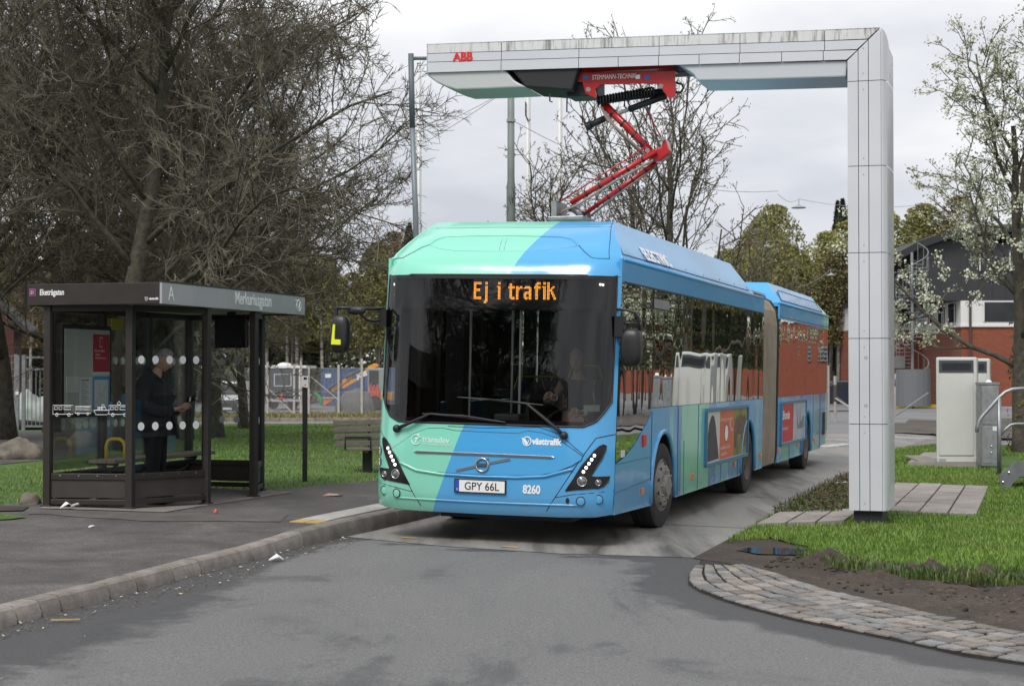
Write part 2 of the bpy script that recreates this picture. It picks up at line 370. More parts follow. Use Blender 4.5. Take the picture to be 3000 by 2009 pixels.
for v_ in road.data.vertices:
    q = Vector(uvof(v_.co.x, v_.co.y)); vv_ = q.y
    wk = .95 if vv_ < -7 else .95 - .75*ss((vv_+7)/5.5)
    f_ = max(1 - seg_d(q, K_)/(2*wk), 1 - seg_d(q, S_)/1.0, .9 - seg_d(q, E_)/.35, 0)
    vals.append(max(0, min(1, f_)))
fa.data.foreach_set('value', vals)
# concrete bus lane
lane = [(-1.5,-.42),(-.3,-.8),(.93,-.9),(2.2,-.64),(2.2,5),(2.2,14),(2.25,24),(2.6,34),(-3.0,34),(-1.7,20),(-1.5,6)]
struct(sheet('bus_lane', UV(lane), .005, M_conc))
for v_ in (2.6, 7.4, 12.2, 17.0):
    struct(sheet('lane_joint', UV([(-1.45,v_),(2.2,v_),(2.2,v_+.025),(-1.45,v_+.025)]), .009, M_asph_dark))
M_line = mat('road_paint', (.55,.55,.52), .8, c2=(.3,.3,.28), vs=5)
M_yellow_p = mat('yellow_paint', (.62,.4,.1), .8, c2=(.45,.3,.1), vs=7)
for (u, v) in ((-.95, -.28), (.25, -.62)):
    struct(sheet('yellow_lane_mark', UV([(u,v),(u+.17,v-.02),(u+.17,v+.06),(u,v+.06)]), .011, M_yellow_p))
# pavement (raised platform) on the kerb side
def hp(x, y):
    u, v = uvof(x, y); return .115 + .05 * ss((v + 3) / 3)
KL = [(-.55,-16),(-.9,-12),(-1.25,-7.1),(-1.31,-6.17),(-1.32,-5.48),(-1.35,-5.02),(-1.43,-3.81),(-1.46,-2.73),(-1.54,-1.44),(-1.52,-.38),(-1.5,.31),(-1.5,6),(-1.55,12),(-1.8,20)]
def kl(v):
    for (a, b), (c, d) in zip(KL, KL[1:]):
        if b <= v <= d: return a + (c-a)*(v-b)/(d-b)
    return KL[-1][0]
plat = [(kl(v) - .17, v) for v in (-16,-12,-7.1,-5.5,-3.8,-2.7,-1.5,-.3,.3,6,12,20)] + [(-2.6,20),(-2.8,12),(-3.3,6.0),(-3.5,5.35),(-3.75,4.2),(-4.0,2.84),(-4.6,2.3),(-5.6,2.0),(-5.6,-.3),(-6.5,-.9),(-9,-1.6),(-14,-4),(-14,-16)]
struct(sheet('pavement', UV(plat), .115, M_pave_asph, 1.2, hf=hp))
# kerb stones: rounded granite blocks; joints where the photograph shows them
kerb = empty('kerb', (*xy(-1.3,-7), T(*xy(-1.3,-7)))); struct(kerb); kerb.rotation_euler = (0,0,0)
kv = [-11.5,-9.9,-8.6,-7.72,-6.78,-6.45,-6.17,-5.48,-5.02,-4.35,-3.81,-2.73,-1.44]
def kerbstone(v0, v1, top=None, name='kerb_stone', m=M_kerb, face_in=0.0):
    b = MB(); n = max(2, int((v1-v0)/.35)); rows = []
    for i in range(n+1):
        v = v0 + .012 + (v1-v0-.024)*i/n; u0 = kl(v); e = T(*xy(u0, v))
        h = hp(*xy(u0-.2, v)) + .004 if top is None else top(v)
        j = .004*mnoise.noise(Vector((v*3, 1, 0)))
        prof = [(u0+.015,-.06),(u0+.012+j,h*.35),(u0-.004,h-.04),(u0-.016,h-.014),(u0-.04,h+.001),(u0-.15,h+.004+j),(u0-.172,h-.012),(u0-.172,-.06)]
        rows.append([Vector((*xy(pu, v), e+pz)) - kerb.location for pu, pz in prof])
    b.grid(rows); k = len(rows[0])
    b.f.append(tuple(range(k))); b.f.append(tuple(range(n*k+k-1, n*k-1, -1)))
    return autosmooth(b.build(name, m, kerb, smooth=True), 24)
for a, b_ in zip(kv, kv[1:]): kerbstone(a, b_)
M_kerbc = mat('kerb_concrete', (.24,.215,.19), .9, c2=(.14,.125,.11), vs=4, bump=.5, bs=120)
v = -1.44
while v < 19:
    kerbstone(v, v + 1.25, name='raised_kerb_block', m=M_kerbc); v += 1.25
# textured pavers, white and yellow edge tiles on the platform
tw = empty('platform_edge_tiles', (*xy(-1.75, 1), T(*xy(-1.75, 1)))); struct(tw)
M_tilew = mat('white_tile', (.46,.45,.42), .8, c2=(.33,.32,.3), vs=7, bump=.2, bs=60, rnd=.1)
M_tiley = mat('yellow_tile', (.5,.33,.1), .8, c2=(.38,.25,.09), vs=7, rnd=.08)
M_tileg = mat('grey_tile', (.2,.185,.17), .9, c2=(.13,.12,.11), vs=9, rnd=.1)
def tile(u0, u1, v0, v1, m, name):
    z = lambda u, v: T(*xy(u, v)) + hp(*xy(u, v))
    g = .006; ps = [(u0+g,v0+g),(u1-g,v0+g),(u1-g,v1-g),(u0+g,v1-g)]
    P = [Vector((*xy(*p), z(*p)-.03)) - tw.location for p in ps] + [Vector((*xy(*p), z(*p)+.006)) - tw.location for p in ps]
    MB().hexa(P).build(name, m, tw)
for i in range(2): tile(-2.02 + .17*i, -1.85 + .17*i, -.72, -.45, M_tiley, 'yellow_edge_tile')
vv = -.45
while vv < 9:
    tile(-2.02, -1.7, vv, vv + .35, M_tilew, 'white_edge_tile'); vv += .35
# concrete pad under the shelter
struct(sheet('shelter_pad', UV([(-5.05,-.66),(-3.61,-.44),(-3.57,2.91),(-5.35,2.85)]), .18, M_pad, 1, hf=lambda x, y: hp(x, y) + .006))
# left lawn, path, patch
lawnL = [(-6.5,-.95),(-5.6,-.32),(-5.35,2.84),(-4.0,2.85),(-3.75,4.2),(-3.5,5.35),(-3.3,6.0),(-2.8,12),(-2.6,20),(-3,27)]
lp = UV(lawnL) + gxy([(1400,1240),(900,1244),(400,1246),(-200,1250)]) + UV([(-14,-4),(-9,-1.65)])
struct(sheet('lawn', lp, .13, M_grassbase, 3, hf=lambda x, y: .16 - .1*ss((y-30)/20)))
struct(sheet('gravel_path', wob(gxy([(-500,1290),(-100,1262),(330,1256),(345,1290),(262,1340),(120,1362),(0,1372),(-500,1400)], .1), .15, .8, 4), .2, M_pave_asph, 3, hf=lambda x, y: .168 - .1*ss((y-30)/20)))
struct(sheet('bare_earth_strip', wob(UV([(-8.5,-1.75),(-5.15,-.55),(-5.0,-.95),(-6,-1.6),(-8.5,-2.5)]), .1, .3, 9), .13, M_soil, 1, hf=lambda x, y: hp(x, y)+.012))
struct(sheet('mossy_patch', wob(UV([(-6.5,-2.6),(-5.0,-1.3),(-4.75,-1.45),(-4.9,-2.1),(-5.3,-2.75),(-6.2,-3.6)]), .16, .22, 12), .13, M_grassbase, 1, hf=lambda x, y: hp(x, y)+.015))
struct(sheet('litter_strip', wob(UV([(-3.6,-.5),(-2.3,-.1),(-2.1,-.75),(-3.4,-1.25),(-4.9,-1.2),(-4.9,-.7)]), .06, .3, 15), .13, mat('worn_pavement', (.13,.118,.105), .9, c2=(.075,.068,.062), vs=2.5, bump=.5, bs=150), 1, hf=lambda x, y: hp(x, y)+.005))
# far side, left: road, kerb, verge, yard
fr = gxy([(-300,1250),(400,1246),(900,1244),(1500,1240)]); fr2 = gxy([(1500,1233),(900,1236),(400,1238),(-300,1241)])
struct(sheet('far_road', fr + fr2, .03, M_far_road, 4))
v1 = gxy([(1500,1234),(900,1236),(400,1238),(-300,1241)]); v2 = gxy([(-300,1219),(400,1216),(900,1212),(1500,1208)])
struct(sheet('far_verge', v1 + v2, .06, M_verge, 4))
fk = empty('far_kerb', gp(800, 1236)); struct(fk)
for i in range(22):
    a = gp(300 + i*52, 1238.5 - i*.2); b = gp(300 + (i+1)*52 - 1.5, 1238.5 - (i+1)*.2)
    MB().bar(a - fk.location + Vector((0,0,.05)), b - fk.location + Vector((0,0,.05)), .3, .26).build('kerb_stone', M_kerb, fk)
# right side: soil, lawn, paving
soil = [(2.2,-.7),(2.3,-.77),(2.57,-.94),(2.92,-1.41),(3.16,-1.76),(3.45,-2.31),(3.82,-2.82),(4.14,-3.15),(4.5,-3.62),(4.73,-3.88),(5.04,-4.21),(5.28,-4.4),(7,-5.2),(12,-7),(12,2),(4.6,2.2),(2.2,3.4)]
def soil_h(x, y):
    u, v = uvof(x, y)
    k = ss((u-2.3)/.8)*ss(((Vector((u, v))-Vector((2.85,.25))).length-.15)/.5)*(1-ss((v+.3)/.9))
    return .006 + k*(.035*max(0, mnoise.noise(Vector((x*2.3, y*2.3, 1)))) + .028*mnoise.noise(Vector((x*7, y*7, 5))) + .016*mnoise.noise(Vector((x*17, y*17, 5))))
struct(sheet('bare_soil', UV(soil), .02, M_mud, .13, hf=soil_h))
def lawn_h(x, y):
    return .022 + .012*mnoise.noise(Vector((x*.7, y*.7, 2)))
lawnR = [(2.24,3.4),(2.55,1.6),(2.9,1.05),(3.13,.8),(3.2,.1),(3.4,-.38),(3.77,-.62),(4.12,-1.0),(4.7,-1.05),(5.25,-.8),(7,-.6),(14,-1.2),(16,8),(16,30),(4.5,26.7),(2.92,26.4),(2.2,23.3),(2.22,14),(2.22,8)]
struct(sheet('right_lawn', wob(UV(lawnR), .1, .4, 31), .07, M_grassbase, .8, hf=lawn_h))
# churned earth ridge between lawn and wheel rut
def ridge(name, line, wd, hg, seed):
    rows = []; n = 90; L_ = [Vector(xy(*p)) for p in line]; tot = sum((b-a).length for a, b in zip(L_, L_[1:]))
    for i in range(n+1):
        s_ = tot*i/n; k = 0
        while k < len(L_)-2 and s_ > (L_[k+1]-L_[k]).length: s_ -= (L_[k+1]-L_[k]).length; k += 1
        dd = (L_[k+1]-L_[k]); p = L_[k] + dd.normalized()*s_; nr = Vector((-dd.y, dd.x)).normalized(); row = []
        for j in range(15):
            q = p + nr*wd*(j/14-.5); e = math.sin(math.pi*j/14)
            nn = mnoise.noise(Vector((q.x*3, q.y*3, seed))) + .7*mnoise.noise(Vector((q.x*9, q.y*9, seed))) + .35*mnoise.noise(Vector((q.x*22, q.y*22, seed)))
            taper = ss(i/8)*ss((n-i)/8)
            row.append((q.x, q.y, T(q.x, q.y) - .02 + e*taper*hg*(1+.75*nn)))
        rows.append(row)
    return struct(MB().grid(rows).build(name, M_soil, smooth=False))
ridge('churned_earth', [(3.15,-.55),(3.7,-.95),(4.15,-1.3),(4.8,-1.35),(5.5,-1.15),(6.6,-1.0)], .62, .12, 3)
ridge('churned_earth', [(3.6,-1.5),(4.1,-1.85),(4.7,-2.1),(5.4,-2.2),(6.4,-2.3)], .55, .075, 8)
# puddle in the rut
M_water = mat('puddle_water', (.03,.027,.024), .03, spec=.6)
struct(sheet('puddle', wob(UV([(2.55,.45),(2.9,.6),(3.2,.4),(3.15,.0),(2.75,-.1),(2.45,.15)]), .06, .1, 41), .017, M_water, 1))
# paving path right of the lane: individual slabs
path = empty('slab_path', (*xy(3.4,4.5), T(*xy(3.4,4.5)))); struct(path)
M_slab = mat('path_slab', (.34,.305,.28), .9, c2=(.23,.205,.19), vs=4, bump=.35, bs=90, rnd=.14)
def slab(c, r_, m=M_slab, name='slab', par=path, h0=.0, h1=.065, jit=.006):
    P = []
    for z_ in (h0, h1):
        for u, v in c:
            p = xy(u, v); P.append(Vector((p.x, p.y, T(p.x, p.y) + z_ + (R.uniform(-jit, jit) if z_ == h1 else 0))) - par.location)
    return MB().hexa(P).build(name, m, par, bevel=.006)
for i in range(7):
    for j in range(4):
        u0 = 3.2 + .36*j; v0 = 5.3 + .82*i + .1*(j % 2); g = .012
        slab([(u0+g,v0+g),(u0+.36-g,v0+g),(u0+.36-g,v0+.82-g),(u0+g,v0+.82-g)], 0)
for i in range(3):
    for j in range(3):
        u0 = 2.3 + .3*j; v0 = 2.5 + .62*i + .35*j; g = .012
        slab([(u0+g,v0+g),(u0+.3-g,v0+.3+g),(u0+.3-g,v0+.92-g),(u0+g,v0+.62-g)], 0, h0=.0, h1=.075)
# granite setts round the curve, each one its own stone
setts = empty('sett_edging', (*xy(3.5,-3), T(*xy(3.5,-3)))); struct(setts)
M_sett = []
for i, c in enumerate([(.28,.255,.235),(.25,.24,.232),(.3,.265,.23),(.22,.219,.217),(.265,.235,.212)]):
    M_sett.append(mat('sett_%d' % i, c, .82, c2=tuple(x*.6 for x in c), vs=9, bump=.8, bs=55, rnd=.26))
outer = [(2.3,-.66),(2.33,-1.0),(2.36,-1.3),(2.43,-2.07),(2.55,-2.69),(2.72,-3.08),(2.94,-3.46),(3.21,-3.84),(3.67,-4.37),(4.07,-4.7),(4.5,-5.06),(4.9,-5.46),(5.3,-5.66),(5.8,-5.8),(6.6,-6.0)]
inner = [(2.42,-.70),(2.6,-.9),(2.8,-1.2),(3.0,-1.5),(3.2,-1.8),(3.45,-2.25),(3.75,-2.7),(4.05,-3.05),(4.45,-3.5),(4.75,-3.85),(5.05,-4.15),(5.35,-4.4),(5.75,-4.6),(6.2,-4.8),(7.0,-5.1)]
def along(line, t):
    L_ = [Vector(p) for p in line]; d = [(b-a).length for a, b in zip(L_, L_[1:])]; s_ = t*sum(d)
    for a, b, dd in zip(L_, L_[1:], d):
        if s_ <= dd: return a.lerp(b, s_/dd)
        s_ -= dd
    return L_[-1]
M_joint = mat('sett_joint_soil_shade', (.04,.034,.029), .95, c2=(.018,.016,.014), vs=20, bump=.6, bs=90)
def sett(c4):
    """pillow-topped stone over four (u, v) corners"""
    c4 = [Vector(p) for p in c4]; ce = sum(c4, Vector((0,0)))/4
    rr = lambda k: [ce + (p-ce)*k*R.uniform(.97,1.02) for p in c4]
    rings = [(rr(.85), -.05), (rr(.85), .017), (rr(.80), .028), (rr(.6), .032)]
    b = MB(); V = []
    tl = [R.uniform(-.006,.006) for _ in range(4)]
    for ring, z_ in rings:
        for k, q in enumerate(ring):
            p = xy(q.x, q.y); V.append(Vector((p.x, p.y, T(p.x, p.y) + z_ + .002 + (tl[k] if z_ > 0 else 0))) - setts.location)
    fs = [(i*4+j, i*4+(j+1)%4, (i+1)*4+(j+1)%4, (i+1)*4+j) for i in range(3) for j in range(4)] + [(12,13,14,15)]
    b.add(V, fs); o = b.build('sett', R.choice(M_sett), setts, smooth=True)
    o.data.materials.append(M_joint); o.data.polygons.foreach_set('material_index', [1]*4 + [0]*9)   # dark stone sides: clinging joint soil, plus joint shade put into the colour
    return autosmooth(o, 40)
tot = sum((Vector(b)-Vector(a)).length for a, b in zip(outer, outer[1:]))
NR = 6
edges = []
for rw in range(NR + 1): edges.append([along(outer, t/400).lerp(along(inner, t/400), rw/NR) for t in range(401)])
def epos(rw, t): 
    t = max(0, min(1, t)); return edges[rw][int(t*400)]
for rw in range(NR):
    t = R.uniform(-.01, .01) + .012*(rw % 2)
    while t < 1:
        d = R.uniform(.2, .27)/tot
        if t + d > 1.0: break
        if t > .0:
            w0 = (epos(rw, t) - epos(rw+1, t)).length
            if w0 > .075:
                sett([epos(rw, t), epos(rw, t+d), epos(rw+1, t+d), epos(rw+1, t)])
        t += d
struct(sheet('sett_bed', UV(outer + inner[::-1]), .003, M_joint, 1))
# far side, right
fr1 = gxy([(2330,1335),(2600,1322),(2740,1310),(3500,1296)]); fr2r = gxy([(3500,1262),(2740,1272),(2560,1268),(2330,1262)])
struct(sheet('far_road_right', fr1 + fr2r, .0, M_far_road, 4))
struct(sheet('far_island', wob(gxy([(2560,1268),(2742,1276),(2900,1290),(3500,1292),(3500,1240),(2800,1225),(2600,1246)]), .3, 1.5, 6), .06, mat('rubble_soil', (.13,.11,.09), .95, c2=(.05,.045,.04), vs=.7, bump=1, bs=8), 2, rough_z=.15))
for (a, b, c, d) in ((2400,1310,2490,1300),(2410,1288,2500,1290),(2590,1281,2740,1286),(2590,1271,2740,1275),(2935,1300,2955,1302)):
    p = gp(a, b); q = gp(c, d); n_ = Vector((-(q-p).y, (q-p).x, 0)).normalized()*.22
    struct(sheet('road_marking', [tuple((p-n_)[:2]), tuple((q-n_)[:2]), tuple((q+n_)[:2]), tuple((p+n_)[:2])], .012, M_line, 5))

# ------------------------------------------------------------------ grass blades
def grass_mat(name, a, b, c):
    m = bpy.data.materials.new(name); m.use_nodes = True; n = m.node_tree; bs = n.nodes['Principled BSDF']; l = n.links.new
    t = n.nodes.new('ShaderNodeTexCoord'); z = n.nodes.new('ShaderNodeTexNoise'); z.inputs['Scale'].default_value = 1.1; z.inputs['Detail'].default_value = 8; z.inputs['Roughness'].default_value = .75
    r_ = n.nodes.new('ShaderNodeValToRGB'); e = r_.color_ramp.elements; e.new(.5)
    for k, (p, cc) in enumerate(((.3, a), (.5, b), (.7, c))): e[k].position = p; e[k].color = (*cc, 1)
    l(t.outputs['Object'], z.inputs['Vector']); l(z.outputs['Fac'], r_.inputs[0])
    z2 = n.nodes.new('ShaderNodeTexNoise'); z2.inputs['Scale'].default_value = 23; z2.inputs['Detail'].default_value = 3; l(t.outputs['Object'], z2.inputs['Vector'])
    mr = n.nodes.new('ShaderNodeMapRange'); mr.inputs[1].default_value = .35; mr.inputs[2].default_value = .65; mr.inputs[3].default_value = .5; mr.inputs[4].default_value = 1.5; l(z2.outputs['Fac'], mr.inputs[0])
    z3 = n.nodes.new('ShaderNodeTexNoise'); z3.inputs['Scale'].default_value = .45; z3.inputs['Detail'].default_value = 7; z3.inputs['Roughness'].default_value = .7; l(t.outputs['Object'], z3.inputs['Vector'])
    mr3 = n.nodes.new('ShaderNodeMapRange'); mr3.inputs[1].default_value = .52; mr3.inputs[2].default_value = .72; mr3.inputs[4].default_value = .75; l(z3.outputs['Fac'], mr3.inputs[0])
    dry = n.nodes.new('ShaderNodeMixRGB'); l(mr3.outputs[0], dry.inputs[0]); l(r_.outputs[0], dry.inputs[1]); dry.inputs[2].default_value = (.2,.2,.06,1)
    mm = n.nodes.new('ShaderNodeMixRGB'); mm.blend_type = 'MULTIPLY'; mm.inputs[0].default_value = 1; l(dry.outputs[0], mm.inputs[1]); l(mr.outputs[0], mm.inputs[2]); l(mm.outputs[0], bs.inputs['Base Color'])
    bs.inputs['Roughness'].default_value = .55; bs.inputs['Subsurface Weight'].default_value = 0
    return m
M_grass = grass_mat('grass_blades', (.085,.15,.022), (.13,.225,.03), (.2,.29,.05))
M_grass_dry = grass_mat('grass_dry', (.1,.11,.03), (.16,.15,.05), (.2,.17,.08))
def inside(p, poly):
    c = False; j = len(poly)-1
    for i in range(len(poly)):
        if (poly[i][1] > p[1]) != (poly[j][1] > p[1]) and p[0] < (poly[j][0]-poly[i][0])*(p[1]-poly[i][1])/(poly[j][1]-poly[i][1]) + poly[i][0]: c = not c
        j = i
    return c
def blades(name, poly, n, hfun, hgt, wd, m, label, seed, excl=(), dens=None, visible=True):
    rr = random.Random(seed); V = []; Fc = []
    xs = [p[0] for p in poly]; ys = [p[1] for p in poly]; x0, x1, y0, y1 = min(xs), max(xs), min(ys), max(ys)
    k = 0; tries = 0
    while k < n and tries < n*14:
        tries += 1
        # sample so that nearer ground gets more blades
        y = y0*(y1/y0)**rr.random(); x = rr.uniform(x0, x1)
        if visible and not (-.34*y < x < .34*y): continue
        if not inside((x, y), poly) or any(inside((x, y), e) for e in excl): continue
        if dens and rr.random() > dens(x, y): continue
        h = rr.uniform(*hgt); a = rr.uniform(0, 6.283); wx, wy = math.cos(a)*wd*.5, math.sin(a)*wd*.5
        sc_ = max(1, y/26); wx *= sc_; wy *= sc_
        b_ = rr.uniform(.15, .6)*h; a2 = rr.uniform(0, 6.283); z0 = T(x, y) + hfun(x, y) - .01; i = len(V)
        bx, by = math.cos(a2)*b_, math.sin(a2)*b_
        V += [(x-wx, y-wy, z0), (x+wx, y+wy, z0), (x+wx*.7+bx*.35, y+wy*.7+by*.35, z0+h*.6), (x-wx*.7+bx*.35, y-wy*.7+by*.35, z0+h*.6), (x+bx, y+by, z0+h)]
        Fc += [(i,i+1,i+2,i+3), (i+3,i+2,i+4)]; k += 1
    mb = MB(); mb.v = V; mb.f = Fc
    return stuff(mb.build(name, m), label, 'grass')
lr = UV(lawnR); slabs_ex = [UV([(2.2,4.1),(3.05,4.6),(3.1,6.0),(2.85,9),(2.5,13),(2.2,13.5)]), UV([(3.2,5.3),(4.64,5.3),(4.64,11.1),(3.2,11.1)]), UV([(2.28,2.4),(3.2,3.2),(3.2,5.2),(2.28,4.4)]), UV([(2.9,16.4),(5.0,16.4),(5.0,22),(2.9,22)])]
blades('grass', [p for p in lr if p[0] < 40], 110000, lawn_h, (.03,.095), .010, M_grass, 'bright green grass of the lawn round the white charging column', 5, slabs_ex)
blades('grass', UV([(2.25,.9),(2.6,1.5),(2.6,3.2),(2.25,3.4)]), 1500, lambda x, y: .02, (.02,.08), .012, M_grass, 'thin grass along the edge of the concrete bus lane', 6)
ll = UV([(-5.3,-.3),(-5.35,2.84),(-4.0,2.85),(-3.75,4.2),(-3.5,5.35),(-3.3,6.0),(-2.8,12),(-2.6,20),(-3,27)]) + gxy([(1300,1243),(900,1246),(500,1248)]) + gxy([(345,1290),(262,1345),(0,1376),(-60,1400),(-60,1487)], .15)
blades('grass', ll, 60000, lambda x, y: .155 - .1*ss((y-30)/20), (.03,.07), .012, M_grass, 'mown green grass of the lawn behind the bus shelter', 8)
blades('grass', UV([(-6.5,-2.6),(-5.0,-1.3),(-4.75,-1.45),(-4.9,-2.1),(-5.3,-2.75),(-6.2,-3.6)]), 3500, lambda x, y: .13, (.015,.05), .01, M_grass, 'mossy grass tufts at the edge of the pavement', 9)
blades('grass', gxy([(-100,1232),(1300,1226),(1300,1210),(-100,1218)]), 9000, lambda x, y: .05, (.08,.2), .03, M_grass_dry, 'dry yellowish grass on the verge before the wire fence', 10)
# weeds and dead leaves at the lane edge beside the column
M_weed = grass_mat('weed_leaves', (.03,.06,.012), (.06,.1,.02), (.12,.15,.04))
M_dead = mat('dead_leaves', (.16,.1,.06), .85, c2=(.07,.045,.03), vs=9)
def litter(name, poly, n, size, m, label, cat, seed, h=.03, lift=.05):
    rr = random.Random(seed); b = MB(); xs = [p[0] for p in poly]; ys = [p[1] for p in poly]; k = 0
    while k < n:
        x = rr.uniform(min(xs), max(xs)); y = rr.uniform(min(ys), max(ys))
        if not inside((x, y), poly): continue
        k += 1; s_ = rr.uniform(*size); a = rr.uniform(0, 6.28); t = rr.uniform(-.6, .6); z0 = T(x, y) + h + rr.random()*lift
        ex = Vector((math.cos(a), math.sin(a), t*.5))*s_; ey = Vector((-math.sin(a), math.cos(a), rr.uniform(-.5,.5)))*s_*.55; p = Vector((x, y, z0))
        b.face([p-ex, p+ey*.8, p+ex, p-ey*.8])
    return stuff(b.build(name, m), label, cat)
wp = UV([(2.22,4.2),(3.0,4.7),(3.1,6.0),(2.85,9),(2.5,13),(2.24,13.5),(2.2,8)])
litter('dead_leaves', wp, 4200, (.014,.036), M_dead, 'brown dead leaves heaped at the bus lane edge by the column', 'leaves', 3, .04, .1)
blades('weeds', wp, 1200, lambda x, y: .03, (.04,.17), .02, M_weed, 'weeds growing through dead leaves at the bus lane edge', 11)
blades('weeds', UV([(3.1,-.2),(3.5,-.7),(4.2,-1.2),(5.2,-1.2),(6.4,-1.0),(6.4,-1.9),(5.0,-1.9),(4.1,-1.7),(3.4,-1.0)]), 2200, lambda x, y: .05, (.04,.14), .016, M_weed, 'weeds growing in the churned earth below the right lawn', 12)
litter('dead_leaves', UV([(4.2,-2.2),(6.6,-2.0),(6.6,-4.2),(5.2,-4.1),(4.6,-3.4)]), 260, (.012,.04), M_dead, 'dead leaves scattered over the muddy rut', 'leaves', 13, .05, .03)
# grit, butts and leaf crumbs in the gutter
gut = UV([(kl(v)+.02, v) for v in (-9,-7.1,-5.5,-3.8,-2.7,-1.5,-.6)] + [(kl(v)+.35+.12*math.sin(v*3), v) for v in (-.6,-1.5,-2.7,-3.8,-5.5,-7.1,-9)])
litter('gutter_debris', gut, 2600, (.004,.013), mat('grit', (.2,.17,.13), .9, c2=(.06,.05,.04), vs=60), 'grit and leaf crumbs lying in the gutter below the kerb', 'debris', 14, .007, .008)
litter('gutter_litter', gut, 110, (.006,.024), mat('butt', (.55,.4,.2), .9, c2=(.6,.55,.48), vs=30), 'cigarette ends and paper crumbs in the gutter below the kerb', 'debris', 15, .012, .01)
pv = UV([(-1.9,-8),(-1.9,-1.5),(-3.5,-1),(-5.5,-2),(-5.5,-7)])
litter('pavement_crumbs', pv, 240, (.004,.014), mat('crumbs', (.35,.3,.24), .9, c2=(.14,.11,.09), vs=40), 'pale crumbs and leaf bits scattered on the pavement', 'debris', 16, .122, .004)
rdp = UV([(-1.0,-9),(-1.2,-3),(-1,-1),(2,-1.2),(2.4,-3),(4.5,-5.8),(4.5,-9)])
litter('road_grit', rdp, 420, (.003,.008), mat('road_grit', (.42,.4,.37), .9), 'pale grit scattered on the asphalt road', 'debris', 17, .008, .003)

# clods of earth
rr = random.Random(51); cb_ = MB()
for k in range(900):
    u_ = rr.uniform(3.0, 6.8); v_ = rr.uniform(-4.4, -.5)
    if v_ < -1.6 - (u_-3.0)*.95 or rr.random() > (1 if v_ > -2.6 else .35): continue
    p = xy(u_, v_); s_ = rr.uniform(.006,.02)*(1 if rr.random() < .93 else 1.8)
    cb_.ball((p.x, p.y, T(p.x, p.y) + .012 + s_*.1 + (.04 if v_ > -1.6 else 0)), (s_*rr.uniform(.8,1.5), s_, s_*rr.uniform(.5,.9)), 6, 4, lambda q: 1 + .35*mnoise.noise(q*2 + Vector((k,0,0))))
stuff(cb_.build('earth_clods', M_soil), 'brown clods of churned earth along the muddy rut', 'soil')
# ================================================================== ARTICULATED BUS (local frame: x = across, y = rearwards, z = up)
bus = empty('articulated_bus', (ORG.x, ORG.y, 0), -AX, math.atan(.021))
tag(bus, 'blue and mint articulated electric bus at the kerb under the charger', 'bus')
BM = Matrix.Translation((ORG.x, ORG.y, 0)) @ Matrix.Rotation(-AX, 4, 'Z') @ Matrix.Rotation(math.atan(.021), 4, 'Y')
BI = BM.inverted()
CL = BI @ Vector((0, 0, CAMH))
def lray(px, py): return BI.to_3x3() @ ray(px, py)
def lerp_tab(tab, z):
    if z <= tab[0][0]: return tab[0][1]
    for (a, b), (c, d) in zip(tab, tab[1:]):
        if z <= c: return b + (d-b)*(z-a)/(c-a)
    return tab[-1][1]
BASE = [(.28,-.30),(.34,-.335),(.45,-.372),(.6,-.378),(.75,-.372),(.95,-.37),(1.2,-.352),(1.6,-.315),(2.0,-.275),(2.4,-.23),(2.74,-.18),(2.82,-.15),(2.9,-.10),(2.98,-.02),(3.06,.09),(3.14,.22),(3.22,.37),(3.3,.54),(3.37,.74)]
HW = [(.28,1.262),(.4,1.275),(2.74,1.272),(2.9,1.25),(2.98,1.222),(3.1,1.15),(3.22,1.08),(3.37,1.0)]
CD = [(.28,.24),(1.2,.26),(2.74,.22),(2.9,.2),(3.1,.14),(3.37,.04)]
def hw(z): return lerp_tab(HW, z)
def fv(u, z): return lerp_tab(BASE, z) + lerp_tab(CD, z) * min(1.15, abs(u)/hw(z))**8
def fs(px, py):
    k = lray(px, py); v = -.3
    for i in range(25):
        t = (v - CL.y)/k.y; p = CL + k*t
        v = .5*v + .5*fv(max(-1.27, min(1.27, p.x)), p.z)
    return p.x, p.z
def fpl(px, py, v):
    k = lray(px, py); p = CL + k*((v - CL.y)/k.y); return Vector((p.x, v, p.z))
def spl(px, py, u=1.275):
    k = lray(px, py); p = CL + k*((u - CL.x)/k.x); return p.y, p.z
Z3 = lambda x, y: fs(1080 + x*.333, 1080 + y*.333)
Z2 = lambda x, y: fs(1080 + x*.333, 620 + y*.333)
